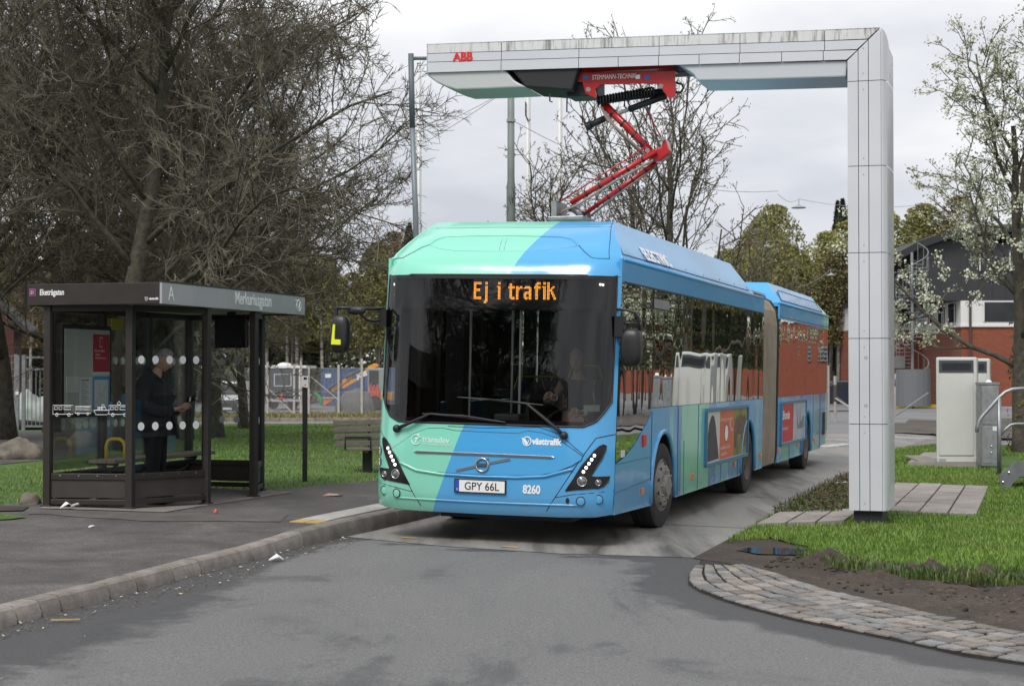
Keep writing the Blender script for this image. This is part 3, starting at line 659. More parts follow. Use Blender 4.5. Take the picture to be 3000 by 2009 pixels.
def fpatch(name, poly, off, m, parent=bus, su=.08, sz=.1, smooth=True):
    bm = bmesh.new(); bm.faces.new([bm.verts.new((p[0], 0, p[1])) for p in poly])
    for ax, st in ((0, su), (2, sz)):
        a0 = min(v.co[ax] for v in bm.verts); a1 = max(v.co[ax] for v in bm.verts); k = math.floor(a0/st)+1
        cuts = []
        while k*st < a1 - 1e-4: cuts.append(k*st); k += 1
        if ax == 0: cuts += [s*c for s in (-1,1) for c in (1.10,1.14,1.18,1.21,1.235,1.255,1.267) if a0 < s*c < a1]
        if ax == 2: cuts += [c for c in (.31,.34,.38,.45,.6,.75,.95,1.2,2.74,2.78,2.82,2.86,2.94,2.98,3.02,3.06,3.14,3.18,3.22,3.26,3.29,3.315) if a0 < c < a1]
        for c in cuts:
            co = [0,0,0]; no = [0,0,0]; co[ax] = c; no[ax] = 1
            bmesh.ops.bisect_plane(bm, geom=bm.verts[:]+bm.edges[:]+bm.faces[:], plane_co=co, plane_no=no, dist=1e-5)
    for v in bm.verts: v.co.y = fv(v.co.x, v.co.z) - off
    bmesh.ops.triangulate(bm, faces=[f for f in bm.faces if len(f.verts) > 4])
    bmesh.ops.recalc_face_normals(bm, faces=bm.faces); me = bpy.data.meshes.new(name); bm.to_mesh(me); bm.free()
    if sum(p.normal.y*p.area for p in me.polygons) > 0: me.flip_normals()
    if smooth: me.polygons.foreach_set('use_smooth', [True]*len(me.polygons))
    me.materials.append(m); return link(name, me, parent)
def fline(pts, off=0.0, n=4):
    o = []
    for (a, b), (c, d) in zip(pts, pts[1:]):
        for i in range(n): o.append((a+(c-a)*i/n, b+(d-b)*i/n))
    o.append(pts[-1]); return [Vector((u, fv(u, z)-off, z)) for u, z in o]
def seam(pts, r_=.004, name='panel_seam', m=None, parent=bus, off=-.001): return MB().tube(fline(pts, off), r_, 5).build(name, m or M_black, parent, smooth=True)

BLUE = (.065,.36,.7); BLUE2 = (.06,.27,.56); LT = (.15,.47,.67); MINT = (.23,.66,.5); TEAL = (.1,.42,.48)
PF = band_mat('paint_front', 0, [(-.704, MINT), (9, BLUE)], .22, .6, (2, -.37))
PR = band_mat('paint_roof_front', 0, [(-1.1, MINT), (9, BLUE)], .22, .6, (2, -.45))
PS = band_mat('paint_side', 1, [(2.55,BLUE),(2.75,LT),(3.0,BLUE),(3.25,BLUE2),(5.02,MINT),(5.55,BLUE2),(6.5,LT),(7.5,BLUE2),(8.9,BLUE),(9.2,LT),(11.75,BLUE),(12.5,TEAL),(13.3,BLUE),(13.9,LT),(14.3,BLUE2),(15.5,BLUE),(16.1,LT),(16.7,TEAL),(17.7,BLUE2),(19,MINT)], .25, .5)
PB = band_mat('paint_upper', 1, [(17.3, BLUE), (30, MINT)], .3, .3)
PMT = band_mat('paint_mint_side', 1, [(30, MINT)], .3, .3)
M_frit = mat('black_glass_border', (.004,.004,.005), .08, spec=.5)
G_ws = glass('windscreen_glass', (.58,.62,.6), 1.25, ior=1.5)
G_side = glass('tinted_side_glass', (.06,.07,.07), 3.4, .16, 1.1, 1.5)
G_left = glass('kerb_side_glass', (.75,.8,.77), 1.0)
M_int = mat('interior_dark', (.02,.021,.022), .7)
M_intg = mat('interior_grey', (.09,.095,.1), .6)

# ---- front
def wsb(u):
    a = abs(u)
    return 1.215 if a < .98 else 1.215 + .05*((a-.98)/.12)**1.2 if a < 1.10 else 1.265 + .19*((a-1.10)/.13)**1.3
US = [-1.235+2.47*i/40 for i in range(41)]
BOT = [(-1.262,.335),(-1.12,.31),(-.75,.30),(0,.295),(.75,.30),(1.12,.31),(1.262,.335)]
fp = fpatch('front_panel', BOT + [(1.275,.6),(1.275,1.2),(1.275,1.455)] + [(u, wsb(u)) for u in reversed(US)] + [(-1.275,1.455),(-1.275,1.2),(-1.275,.6)], 0, PF)
for s in (-1, 1): fpatch('corner_pillar', [(s*1.235,1.455),(s*1.275,1.455),(s*1.275,2.74),(s*1.235,2.74)], 0, PF if s < 0 else PB)
ws = fpatch('windscreen', [(u, wsb(u)) for u in US] + [(1.235,2.735),(-1.235,2.735)], .002, G_ws)
fpatch('glass_border', [(u, wsb(u)) for u in US] + [(u, wsb(u) + (.05 if abs(u) < 1.0 else .06)) for u in reversed(US)], .005, M_frit, ws)
for s in (-1, 1): fpatch('glass_border', [(s*1.235,1.46),(s*1.235,2.735),(s*1.165,2.735),(s*1.15,1.9),(s*1.165,1.36)], .004, M_frit, ws)
fpatch('glass_border', [(-1.235,2.70),(1.235,2.70),(1.235,2.745),(-1.235,2.745)], .006, M_frit, ws)
# windscreen gasket
seam([(u, wsb(u)) for u in US] + [(1.238,2.0),(1.238,2.745),(0,2.745),(-1.238,2.745),(-1.238,2.0),(-1.235,1.46)], .011, 'gasket', M_black, ws, .002)
# roof front
rz = [2.745,2.78,2.82,2.86,2.9,2.94,2.98,3.02,3.06,3.1,3.14,3.18,3.22,3.255,3.3,3.34,3.37]
rows = []
for z_ in rz:
    w_ = hw(z_); row = []
    for i in range(49):
        t = -1 + 2*i/48; t = math.copysign(abs(t)**.75, t); u = t*w_; row.append((u, fv(u, z_), z_))
    rows.append(row)
MB().grid(rows).build('roof_front', PR, bus, smooth=True)
roofl = lambda pts: [Z2(*p) for p in pts]
rec = roofl([(530,295),(590,250),(680,222),(900,214),(1300,212),(1700,224),(1790,245),(1850,300)])
seam(rec, .012, 'roof_recess_lip', PR, off=.0); seam([(u, z_+.006) for u, z_ in rec], .005)
rec2 = roofl([(530,295),(620,325),(760,345),(1000,349),(1450,347),(1650,330),(1850,300)])
seam(rec2, .006, 'roof_recess_lip', PR)
seam(roofl([(220,418),(300,408),(400,355),(470,315),(530,295)]), .005); seam(roofl([(1850,300),(1900,355),(1960,405),(2000,412),(2118,415)]), .005)
seam(roofl([(2118,415),(2125,240),(2145,100)]), .004); seam(roofl([(590,150),(1100,140),(1700,140),(2140,136)]), .003)
for xx in (1170, 1210): seam(roofl([(xx+10,232),(xx-20,340)]), .002)
# hood (raised panel) and seams
hood = [Z3(*p) for p in [(205,705),(300,640),(400,570),(520,525),(650,522),(760,545),(1050,560),(1320,570),(1400,548),(1530,565),(1650,610),(1800,710),(1882,770),(1870,800),(1790,850),(1650,905),(1500,935),(1200,938),(900,925),(600,905),(420,880),(300,830)]]
hp_ = fpatch('hood_panel', hood, .013, PF)
seam(hood + hood[:1], .0055, m=M_black); 
MB().tube(fline([Z3(*p) for p in [(280,820),(420,890),(640,925),(950,945),(1300,955),(1550,945),(1720,900),(1800,880)]], .004), .016, 8).build('hood_ridge', PF, bus, smooth=True)
seam([Z3(*p) for p in [(205,705),(110,545),(80,530)]], .004); seam([Z3(*p) for p in [(205,705),(385,1080),(460,1200)]], .005)
seam([Z3(*p) for p in [(1882,770),(1640,1130),(1565,1250)]], .005); seam([Z3(*p) for p in [(1882,770),(2000,610),(2175,575)]], .005)
seam([Z3(*p) for p in [(1640,1132),(1800,1105),(2160,1070)]], .004); seam([Z3(*p) for p in [(65,985),(240,1040),(385,1080)]], .004)
seam([Z3(*p) for p in [(700,505),(1000,520),(1500,515),(1680,575),(1882,750)]], .004)
# crease low on the bumper
MB().tube(fline([(-1.0,.43),(-.6,.425),(0,.42),(.6,.425),(1.0,.43)], -.002), .012, 6).build('bumper_crease', PF, bus, smooth=True)
# bright bar and badge
bar = [Z3(*p) for p in [(402,728),(430,717),(1610,766),(1642,776),(1610,786),(430,740)]]
MB().plate([Vector((u, fv(u, z_)-.014, z_)) for u, z_ in bar], (0,-.012,0)).build('trim_bar', M_chrome, bus, bevel=.003)
emc = Z3(1003,843)
def fpt(uz, off): return Vector((uz[0], fv(*uz)-off, uz[1]))
eb = MB(); 
for k in range(24):
    pass
ring = []
for k in range(25):
    t = 2*math.pi*k/24; ring.append((emc[0]+.066*math.cos(t), emc[1]+.066*math.sin(t)))
em = MB().tube([fpt(p, .024) for p in ring], .011, 6, False).build('badge', M_chrome, bus, smooth=True)
MB().plate([fpt((emc[0]-.06,emc[1]-.016), .03), fpt((emc[0]+.06,emc[1]-.016), .03), fpt((emc[0]+.06,emc[1]+.016), .03), fpt((emc[0]-.06,emc[1]+.016), .03)], (0,.012,0)).build('badge_plate', mat('badge_dark', (.03,.05,.09), .4), em)
text('lettering', 'VOLVO', .026, fpt((emc[0],emc[1]-.009), .031), (1,0,0), (0,0,1), M_chrome, em, 1.3, align='CENTER', bold=.001)
e1, e2, e3, e4 = Z3(775,893), Z3(955,852), Z3(1052,830), Z3(1248,792)
for a, b in ((e1, e2), (e3, e4)): MB().bar(fpt(a, .02), fpt(b, .02), .01, .022, (0,-.2,1)).build('badge_diagonal', M_chrome, em)
MB().bar(fpt((emc[0]+.04,emc[1]+.045),.026), fpt((emc[0]+.068,emc[1]+.068),.026), .012, .014, (0,-1,0)).build('badge_arrow', M_chrome, em)
# number plate, fleet number, operator lettering
pl = [Z3(765,968), Z3(1207,985), Z3(1205,1096), Z3(770,1080)]
pc = ((pl[0][0]+pl[1][0])/2, sum(p[1] for p in pl)/4); pw, ph = .53, .118
pv_ = fv(*pc)-.01
npl = MB().boxb(pc[0]-pw/2-.012, pc[0]+pw/2+.012, pv_-.012, pv_+.02, pc[1]-ph/2-.012, pc[1]+ph/2+.012).build('number_plate', M_black, bus, bevel=.004)
MB().boxb(pc[0]-pw/2+.045, pc[0]+pw/2, pv_-.016, pv_-.012, pc[1]-ph/2, pc[1]+ph/2).build('plate_face', mat('plate_white', (.74,.74,.72), .5), npl)
MB().boxb(pc[0]-pw/2, pc[0]-pw/2+.045, pv_-.016, pv_-.012, pc[1]-ph/2, pc[1]+ph/2).build('plate_band', mat('plate_blue', (.02,.06,.4), .5), npl)
text('lettering', 'GPY 66L', .112, (pc[0]+.022, pv_-.0165, pc[1]-.038), (1,0,0), (0,0,1), M_black, npl, .92, align='CENTER', bold=.001)
text('lettering', 'S', .03, (pc[0]-pw/2+.022, pv_-.0165, pc[1]-.045), (1,0,0), (0,0,1), M_white, npl, align='CENTER')
def ftext(s, px, size, mt=M_white, sx=1.0, bold=0, ang=0, off=.006, align='LEFT'):
    u, z_ = px; du = .05
    a = fpt((u, z_), off); b = fpt((u+.3, z_), off); X = (b-a).normalized(); X = Vector((X.x, X.y, X.x*math.tan(ang)))
    c = fpt((u, z_+.06), off); return text('lettering', s, size, a, X, (c-a), mt, bus, sx, .0015, align, bold)
ftext('8260', Z3(1357,1092), .118, sx=.78, bold=.004)
ftext('transdev', Z3(475,640), .085, mat('print_pale', (.62,.75,.7), .5), 1.0, .001, -.03, .016)
ftext('the mobility company', Z3(488,668), .034, MATS['print_pale'], 1.0, 0, -.02, .016)
ftext('västtrafik', Z3(1442,662), .09, sx=.9, bold=.0035, off=.016)
def logo_ring(c, r_, off, m, parent=bus, tube=.006, seg=(0, 1)):
    return MB().tube([fpt((c[0]+r_*math.cos(2*math.pi*(seg[0]+(seg[1]-seg[0])*k/20)), c[1]+r_*math.sin(2*math.pi*(seg[0]+(seg[1]-seg[0])*k/20))), off) for k in range(21)], tube, 5, False).build('logo_ring', m, parent)
vc = Z3(1397,637); lr_ = logo_ring(vc, .043, .016, M_white)
MB().plate([fpt((vc[0]-.062,vc[1]+.036),.018), fpt((vc[0]-.02,vc[1]+.026),.018), fpt((vc[0]+.005,vc[1]-.012),.018), fpt((vc[0]+.03,vc[1]+.03),.018), fpt((vc[0]+.006,vc[1]-.034),.018), fpt((vc[0]-.012,vc[1]-.03),.018)], (0,-.001,0)).build('logo_bird', M_white, lr_)
tc_ = Z3(420,622); lr2 = logo_ring(tc_, .05, .016, MATS['print_pale'], seg=(.08,.9))
MB().plate([fpt((tc_[0]-.02,tc_[1]+.02),.018), fpt((tc_[0]+.05,tc_[1]+.03),.018), fpt((tc_[0]+.012,tc_[1]+.0),.018), fpt((tc_[0]+.005,tc_[1]-.035),.018), fpt((tc_[0]-.012,tc_[1]-.03),.018), fpt((tc_[0]+.0,tc_[1]+.005),.018)], (0,-.001,0)).build('logo_figure', MATS['print_pale'], lr2)
MB().ball(fpt((tc_[0]+.025, tc_[1]+.052), .017), (.011,.003,.011), 8, 6).build('logo_figure', MATS['print_pale'], lr2)
# headlights: black L-shaped clusters
M_led = mat('led_white', (1,.98,.95), .3, emit=2.2); M_lens = mat('lamp_lens', (.22,.22,.23), .08, .6)
hlp = [Z3(*p) for p in [(1733,1072),(1800,975),(1870,862),(1930,790),(1985,722),(2030,685),(2065,668),(2092,678),(2088,715),(2055,790),(2005,868),(1955,945),(2010,952),(2122,948),(2112,990),(2070,1032),(2020,1050)]]
CX = .0
for s in (1, -1):
    P = [(s*u, z_) for u, z_ in hlp]
    if s < 0: P = P[::-1]
    hl = fpatch('headlight', P, .009, M_black_s, su=.05, sz=.05)
    MB().tube([fpt(p, .006) for p in P + P[:1]], .007, 6, False).build('lamp_rim', M_black, hl, smooth=True)
    for i in range(5):
        c = Z3(1892 + (1988-1892)*i/4, 905 + (762-905)*i/4); q = fpt((s*c[0], c[1]), .012)
        MB().ball(q, (.016,.007,.016), 12, 8).build('daytime_lamp', M_led, hl, smooth=True)
        MB().tube([q + Vector((.019*math.cos(k*math.pi/6), .001, .019*math.sin(k*math.pi/6))) for k in range(13)], .003, 5, False).build('lamp_rim', M_chrome, hl)
    for (x_, y_, r_) in ((1878,990,.05),(2022,1000,.031)):
        c = Z3(x_, y_); q = fpt((s*c[0], c[1]), .006)
        MB().lathe([(r_,0),(r_,.014),(r_*.86,.016),(r_*.84,.006)], q, (s*.25,-1,0), 24).build('lamp_bezel', M_chrome, hl, smooth=True)
        MB().lathe([(r_*.84,.006),(r_*.6,.013),(r_*.3,.018),(.001,.019)], q, (s*.25,-1,0), 20).build('lamp_lens', M_lens, hl, smooth=True)
    for (x_, y_) in ((1865,1163),(2022,1148)):
        c = Z3(x_, y_); q = fpt((s*c[0], c[1]), .0)
        MB().lathe([(.047,-.01),(.047,.006),(.040,.007),(.040,-.01)], q, (s*.3,-1,0), 28).build('fog_lamp_ring', M_black, bus, smooth=True)
        MB().lathe([(.040,.003),(.02,.006),(.001,.006)], q, (s*.3,-1,0), 24).build('fog_lamp_cover', PF, bus, smooth=True)
c = Z3(1750,1160); fpatch('tow_eye_hole', [(c[0]+.022*math.cos(t)*(.9), c[1]+.03*math.sin(t)) for t in [k*math.pi/6 for k in range(12)]], .004, M_black)
# round pictogram stickers on the mint corner
M_navy = mat('sticker_navy', (.012,.03,.08), .4)
for (x_, y_) in ((95,815), (72,715)):
    c = Z3(x_, y_); u0 = max(c[0], -1.255); st = fpatch('pictogram_sticker', [(max(-1.27, u0+.04*math.cos(t)), c[1]+.05*math.sin(t)) for t in [k*math.pi/10 for k in range(20)]], .004, M_navy, su=.03)
    fpatch('figure', [(u0-.011,c[1]-.036),(u0+.011,c[1]-.036),(u0+.012,c[1]+.012),(u0-.012,c[1]+.012)], .006, M_white, st, su=.02)
    MB().ball(fpt((u0, c[1]+.026), .006), (.009,.003,.01), 8, 6).build('figure', M_white, st)
# wipers
def wiper(pts, blade, s):
    P = [fpt(Z3(*p), o) for p, o in pts]
    w_ = MB().tube(P, [.02,.018,.013,.011][:len(P)], 8).build('wiper', M_black, bus, smooth=True)
    MB().ball(P[0] + Vector((0,.004,0)), (.045,.035,.042), 12, 8).build('wiper_hub', M_black, w_, smooth=True)
    B = [fpt(Z3(*p), .03) for p in blade]
    MB().tube(B, .007, 5).build('wiper_blade', M_black, w_)
    MB().bar(B[0], B[-1], .005, .02, (0,-1,.2)).build('wiper_rubber', M_rubber, w_)
wiper([((255,525),.03),((340,490),.05),((555,395),.05),((880,425),.045)], [(480,395),(830,410),(1210,470)], -1)
wiper([((1722,585),.03),((1660,520),.05),((1400,305),.05),((1060,268),.045)], [(790,250),(1100,270),(1540,320)], 1)
# roof marker lamps behind the glass, inspection sticker
for p in ((190,636),(214,638),(2032,640),(2056,643)): 
    q = fpt(Z2(*p), -.03); MB().ball(q, (.014,.01,.014), 10, 6).build('marker_lamp', M_led, bus)
stk = [Z3(1888,320), Z3(2030,318), Z3(2030,375), Z3(1892,378)]
sk = fpatch('paper_notice', [(p[0], p[1]) for p in stk], -.012, mat('notice', (.42,.5,.47), .7))
# destination display: black box behind the glass and amber dot matrix
MB().boxb(-1.15,1.15,-.09,.3,2.40,2.70).build('display_case', mat('display_black', (.006,.006,.007), .6), bus)
GL = {'E': ['######','######','##....','##....','##....','#####.','#####.','##....','##....','##....','##....','######','######'],
      'j': ['.##','.##','...','.##','.##','.##','.##','.##','.##','.##','.##','.##','.##','.##','###','##.'],
      'i': ['.##','.##','...','###','.##','.##','.##','.##','.##','.##','.##','.##','.##'],
      't': ['.....','.##..','.##..','#####','#####','.##..','.##..','.##..','.##..','.##..','.##..','.####','..###'],
      'r': ['.....','.....','.....','##.##','#####','###..','##...','##...','##...','##...','##...','##...','##...'],
      'a': ['......','......','......','.####.','######','....##','....##','.#####','######','##..##','##..##','######','.##.##'],
      'f': ['..###','.####','.##..','#####','#####','.##..','.##..','.##..','.##..','.##..','.##..','.##..','.##..'],
      'k': ['##.....','##.....','##.....','##..##.','##.##..','####...','####...','##.##..','##.##..','##..##.','##..##.','##...##','##...##']}
M_amber = mat('amber_led', (1,.36,.04), .4, emit=2.6)
lt = MB(); pit = .0139; cx = 0; ztop = Z2(905,625)[1] + .008; u_start = Z2(900,700)[0]
for ch, adv in (('E',7),('j',10),('i',9),('t',6),('r',6),('a',8),('f',6),('i',4),('k',7)):
    for r_, line in enumerate(GL[ch]):
        for c_, q in enumerate(line):
            if q == '#':
                u = u_start + (cx+c_)*pit; z_ = ztop - r_*pit - (.0 if True else 0)
                lt.boxb(u-.0043, u+.0043, -.094, -.0905, z_-.0043, z_+.0043)
    cx += adv + (1 if ch in 'E' else 0)
disp = lt.build('display_text', M_amber, bus); disp['label'] = 'amber dot-matrix words Ej i trafik'; stuff(disp)
# ---- sides
def arch(v0, v1, zb, zt, n=14):
    c = (v0+v1)/2; r_ = (v1-v0)/2
    return [(c - r_*math.cos(math.pi*k/n), zb + (zt-zb)*math.sin(math.pi*k/n)**.8) for k in range(n+1)]
AXL = (2.25, 8.2, 14.9)
def side_panel(name, poly, s, m, u=1.275, th=.03): return MB().plate([(s*u, v_, z_) for v_, z_ in (poly if s > 0 else poly[::-1])], (-s*th,0,0)).build(name, m, bus)
for s in (1, -1):
    front_low = [(-.1,.33),(1.62,.30)] + arch(1.64,2.92,.32,1.07) + [(2.94,.30),(7.5,.30)] + arch(7.58,8.85,.32,1.07) + [(8.87,.30),(9.57,.30),(9.57,1.375),(1.6,1.375),(1.58,1.32),(1.2,1.16),(.75,1.0),(.35,.9),(-.09,.84)]
    if s < 0: front_low = [(-.1,.33),(.3,.30),(.3,1.375),(-.07,1.375)]
    side_panel('side_panel', front_low, s, PS)
    if s < 0:
        side_panel('side_panel', [(1.62,.30),(1.66,.30)] + arch(1.68,2.92,.32,1.07) + [(2.94,.30),(5.0,.30),(5.0,1.375),(1.62,1.375)], s, PS)
        side_panel('side_panel', [(6.4,.30),(7.5,.30)] + arch(7.58,8.85,.32,1.07) + [(8.87,.30),(9.57,.30),(9.57,1.375),(6.4,1.375)], s, PS)
    side_panel('side_panel', [(11.2,.30),(14.2,.30)] + arch(14.27,15.55,.32,1.05) + [(15.57,.30),(16.9,.30),(17.75,.5),(18.1,.62),(18.1,1.375),(11.2,1.375)], s, PS)
    MB().boxb(min(s*1.245,s*1.275), max(s*1.245,s*1.275), .04, 9.55, 2.69, 2.93).build('upper_panel', PB if s > 0 else PMT, bus)
    MB().boxb(min(s*1.245,s*1.275), max(s*1.245,s*1.275), 11.2, 18.05, 2.66, 2.9).build('upper_panel', PB, bus)
    for a, b in ((.15,9.4),(11.25,18.0)):
        MB().tube([(s*1.272,a,2.925),(s*1.272,b,2.925)], .022, 8).build('gutter', PB if s > 0 else PMT, bus, smooth=True)
        MB().tube([(s*1.277,a,2.70),(s*1.277,b,2.70)], .006, 6).build('window_trim', M_black, bus)
    if s > 0:
        side_panel('driver_window', [(-.08,.86),(.35,.92),(.75,1.02),(1.2,1.18),(1.56,1.33),(1.56,2.685),(.035,2.685)], s, G_side, 1.273, .004)
        cuts = [1.585,3.05,4.45,5.85,7.25,8.45,9.55]
    else:
        cuts = [1.66,3.3,5.0]; 
        for a, b in ((.32,.95),(.97,1.6)): side_panel('door_glass', [(a,.5),(b,.5),(b,2.6),(a,2.6)], s, G_left, 1.26, .004)
        for a in (.30,.94,1.58): MB().boxb(-1.275,-1.22,a,a+.05,.35,2.66).build('door_frame', M_black, bus)
        for a, b in ((5.02,5.7),(5.72,6.38)): side_panel('door_glass', [(a,.5),(b,.5),(b,2.6),(a,2.6)], s, G_left, 1.26, .004)
        for a, b in ((6.4,8.0),(8.0,9.55)): side_panel('side_window', [(a+.01,1.38),(b-.01,1.38),(b-.01,2.685),(a+.01,2.685)], s, G_left, 1.27, .004)
    for a, b in zip(cuts, cuts[1:]): side_panel('side_window', [(a+.004,1.38),(b-.004,1.38),(b-.004,2.685),(a+.004,2.685)], s, G_side if s > 0 else G_left, 1.271, .004)
    for a, b in ((11.22,12.9),(12.9,14.6),(14.6,16.3),(16.3,18.0)): side_panel('side_window', [(a+.004,1.38),(b-.004,1.38),(b-.004,2.66),(a+.004,2.66)], s, G_side if s > 0 else G_left, 1.271, .004)
    # roof pods
    for nm, (va, vb, vs_, ztop_) in (('roof_pod', (None, 8.0, 8.72, 3.37)), ('roof_pod', (11.6, 17.4, 17.95, 3.28))):
        rows = []
        zs = [2.93,2.98,3.04,3.1,3.16,3.22,3.28,3.31,3.335]
        for z_ in zs:
            zz = 2.93 + (z_-2.93)*(ztop_-2.93)/.405; w_ = hw(2.9 + (z_-2.93)*(.47/.405)) + .012*(1-(z_-2.93)/.405)
            st = fv(hw(2.93+(z_-2.93)*1.086), 2.93+(z_-2.93)*1.086) if va is None else va - .28*(1-(z_-2.93)/.405)
            en = vs_ + (vb-vs_)*((z_-2.93)/.405)**.8
            rows.append([(s*w_, st + (en-st)*k/12, zz) for k in range(13)])
        rows.append([(0, (rows[-1][0][1]) + (rows[-1][-1][1]-rows[-1][0][1])*k/12, ztop_+.006) for k in range(13)])
        pod = autosmooth(MB().grid(rows).build(nm, PB if s > 0 else PMT, bus, smooth=True), 30)
        # closing end faces
        for e in (0, -1):
            MB().face([r_[e] for r_ in rows] + [(0, rows[0][e][1], 2.93)]).build('pod_end', PB if s > 0 else PMT, bus)
        if s > 0:
            v0 = .43 if va is None else va + .25; v1 = vb + .2 if va is None else vb - .15
            def pp(v_, z_, o): return (hw(2.9 + (z_-2.93)*(.47/.405)) + .012*(1-(z_-2.93)/.405) + o, v_, z_)
            zt_ = 3.2 if va is None else 3.17
            fr_ = [(v0+.05,zt_-.03),(v0+.2,zt_),(v1-.15,zt_),(v1,2.985),(v0-.25,2.985)]
            MB().tube([pp(a, b, .003) for a, b in fr_ + fr_[:1]], .007, 5).build('pod_panel_seam', mat('seam_blue', (.015,.09,.25), .5), pod)
            MB().face([pp(a, b, .002) for a, b in fr_]).build('pod_panel', mat('pod_panel_blue', (.045,.24,.5), .18), pod)  # darker glassy panel; the dark surroundings it mirrors are put into the blue
            for k in range(6):
                MB().ball(pp(v0 + .9 + k*1.15, 3.03, .004), (.012,.012,.012), 8, 6).build('bolt', M_chrome, pod)
            if va is None:
                a = Vector(pp(1.3, 3.0, .022)); X = Vector((0,1,0)); Y = (Vector(pp(1.3,3.2,.022)) - a)
                text('lettering', 'ELECTRIC', .235, a, X, Y, M_white, pod, 1.34, .002, bold=.008)
# vent grille, seams, markers and ad frames on the visible side
vt = MB().boxb(1.272,1.279,1.55,2.4,2.47,2.60).build('vent_grille', M_black, bus)
for k in range(16): MB().boxb(1.279,1.285,1.58+k*.05,1.60+k*.05,2.485,2.585).build('vent_slat', M_grey, vt)
def vseam(pts, m=None): MB().tube([(1.277, a, b) for a, b in pts], .004, 5).build('panel_seam', m or mat('seam_blue', (.015,.09,.25), .5), bus)
for pts in ([(1.56,.31),(1.58,1.33)],[(-.07,.84),(1.56,.84)],[(3.05,.31),(3.02,1.37)],[(3.42,.31),(3.4,.95)],[(4.3,.31),(4.3,1.37)],[(5.95,.31),(5.95,.58)],[(7.3,.31),(7.3,.6)],[(-.08,.55),(1.56,.6)],[(12.6,.31),(12.6,.58)],[(14.1,.31),(14.1,1.3)],[(15.8,.5),(15.8,1.37)],[(16.2,1.05),(18.05,1.07)],[(16.9,.31),(16.9,1.37)]): vseam(pts)
for k, c in enumerate(AXL):
    a = arch(c-.68, c+.63, .33, 1.10); MB().tube([(1.272, p, q) for p, q in a], .03, 8).build('wheel_arch_lip', PS, bus, smooth=True)
    MB().grid([[(u_, p, q) for p, q in arch(c-.62, c+.62, .3, 1.06)] for u_ in (1.25, .8)]).build('wheel_well', M_black, bus)
    MB().boxb(.78,.8,c-.62,c+.62,.3,1.08).build('wheel_well', M_black, bus)
M_org = mat('orange_reflector', (.8,.2,.03), .35); M_redr = mat('red_reflector', (.55,.03,.02), .3)
for v_ in (1.14,3.95,7.02,9.39,11.39,13.63,16.04): MB().boxb(1.273,1.292,v_-.05,v_+.05,.455,.525).build('side_reflector', M_org, bus, bevel=.006)
MB().boxb(1.273,1.297,1.11,1.25,.97,1.10).build('side_reflector', M_redr, bus, bevel=.008)
text('lettering', '8260', .1, (1.278,.12,.9), (0,1,0), (0,0,1), M_white, bus, .9, bold=.002)
M_adf = mat('ad_frame_blue', (.06,.2,.36), .35, .3)
def ad(v0, v1, z0, z1):
    f = MB().boxb(1.274,1.29,v0,v1,z0,z1).build('ad_board', mat('ad_paper', (.6,.58,.54), .6), bus)
    for a, b in (((v0,z0),(v1,z0)),((v0,z1),(v1,z1)),((v0,z0),(v0,z1)),((v1,z0),(v1,z1))):
        MB().bar((1.29,*a), (1.29,*b), .045, .05, (1,0,0)).build('ad_frame', M_adf, f, bevel=.006)
    return f
def adq(f, v0, v1, z0, z1, m, lift=.0015): MB().boxb(1.29,1.29+lift,v0,v1,z0,z1).build('ad_print', m, f)
M_adr = mat('ad_orange', (.6,.13,.06), .5); M_adred = mat('ad_red', (.5,.03,.04), .5)
a1 = ad(4.74,8.0,.58,1.29)
adq(a1,5.75,6.85,.61,1.26,M_adr); adq(a1,6.85,7.97,.61,1.26,mat('ad_meadow', (.25,.28,.07), .6, c2=(.12,.1,.06), vs=3))
def adpoly(f, pts, m, x=1.2925): MB().face([(x, a, b) for a, b in pts]).build('ad_print', m, f)
M_adk = mat('ad_dark', (.045,.04,.045), .6, c2=(.08,.07,.08), vs=6)
adpoly(a1, [(4.82,.62),(4.83,.85),(4.95,1.1),(5.1,1.2),(5.2,1.22),(5.32,1.19),(5.45,1.05),(5.5,.95),(5.6,.8),(5.7,.63)], M_adk)
adpoly(a1, [(6.9,.72),(6.95,1.1),(7.15,1.18),(7.25,1.12),(7.45,1.2),(7.6,1.14),(7.8,1.17),(7.93,1.05),(7.93,.72),(7.6,.7),(7.45,.9),(7.2,.9),(7.1,.72)], mat('ad_brown', (.11,.06,.035), .6, c2=(.18,.11,.07), vs=6))
MB().face([(1.2925, 6.25+.16*math.cos(t), .95+.13*math.sin(t)) for t in [k*math.pi/10 for k in range(20)]]).build('ad_print', mat('ad_black', (.02,.02,.02), .5), a1)
MB().face([(1.2932, 6.25+.13*math.cos(t), .95+.112*math.sin(t)) for t in [k*math.pi/10 for k in range(20)]]).build('ad_print', M_white, a1)
text('lettering', 'Din energi och varme', .07, (1.293,5.8,1.12), (0,1,0), (0,0,1), M_white, a1, 1.45, 0)
text('lettering', 'Svara BRA till 72100', .06, (1.293,5.8,.74), (0,1,0), (0,0,1), M_white, a1, 1.5, 0)
text('lettering', 'och ge 50 kr', .06, (1.293,5.85,.66), (0,1,0), (0,0,1), M_white, a1, 1.5, 0)
MB().tube([(1.293,6.5,1.12),(1.293,6.55,1.03),(1.293,6.63,.98),(1.293,6.72,.98)], .008, 4).build('ad_print', M_white, a1)
a2 = ad(11.46,14.6,.58,1.28)
adq(a2,11.5,12.95,.61,1.25,M_adred); adq(a2,12.95,14.57,.61,1.25,mat('ad_snow', (.5,.52,.55), .6, c2=(.3,.34,.42), vs=2.2))
text('lettering', 'Branäs', .2, (1.293,11.62,1.0), (0,1,0), (0,0,1), M_white, a2, 1.6, 0, shear=.25, bold=.004)
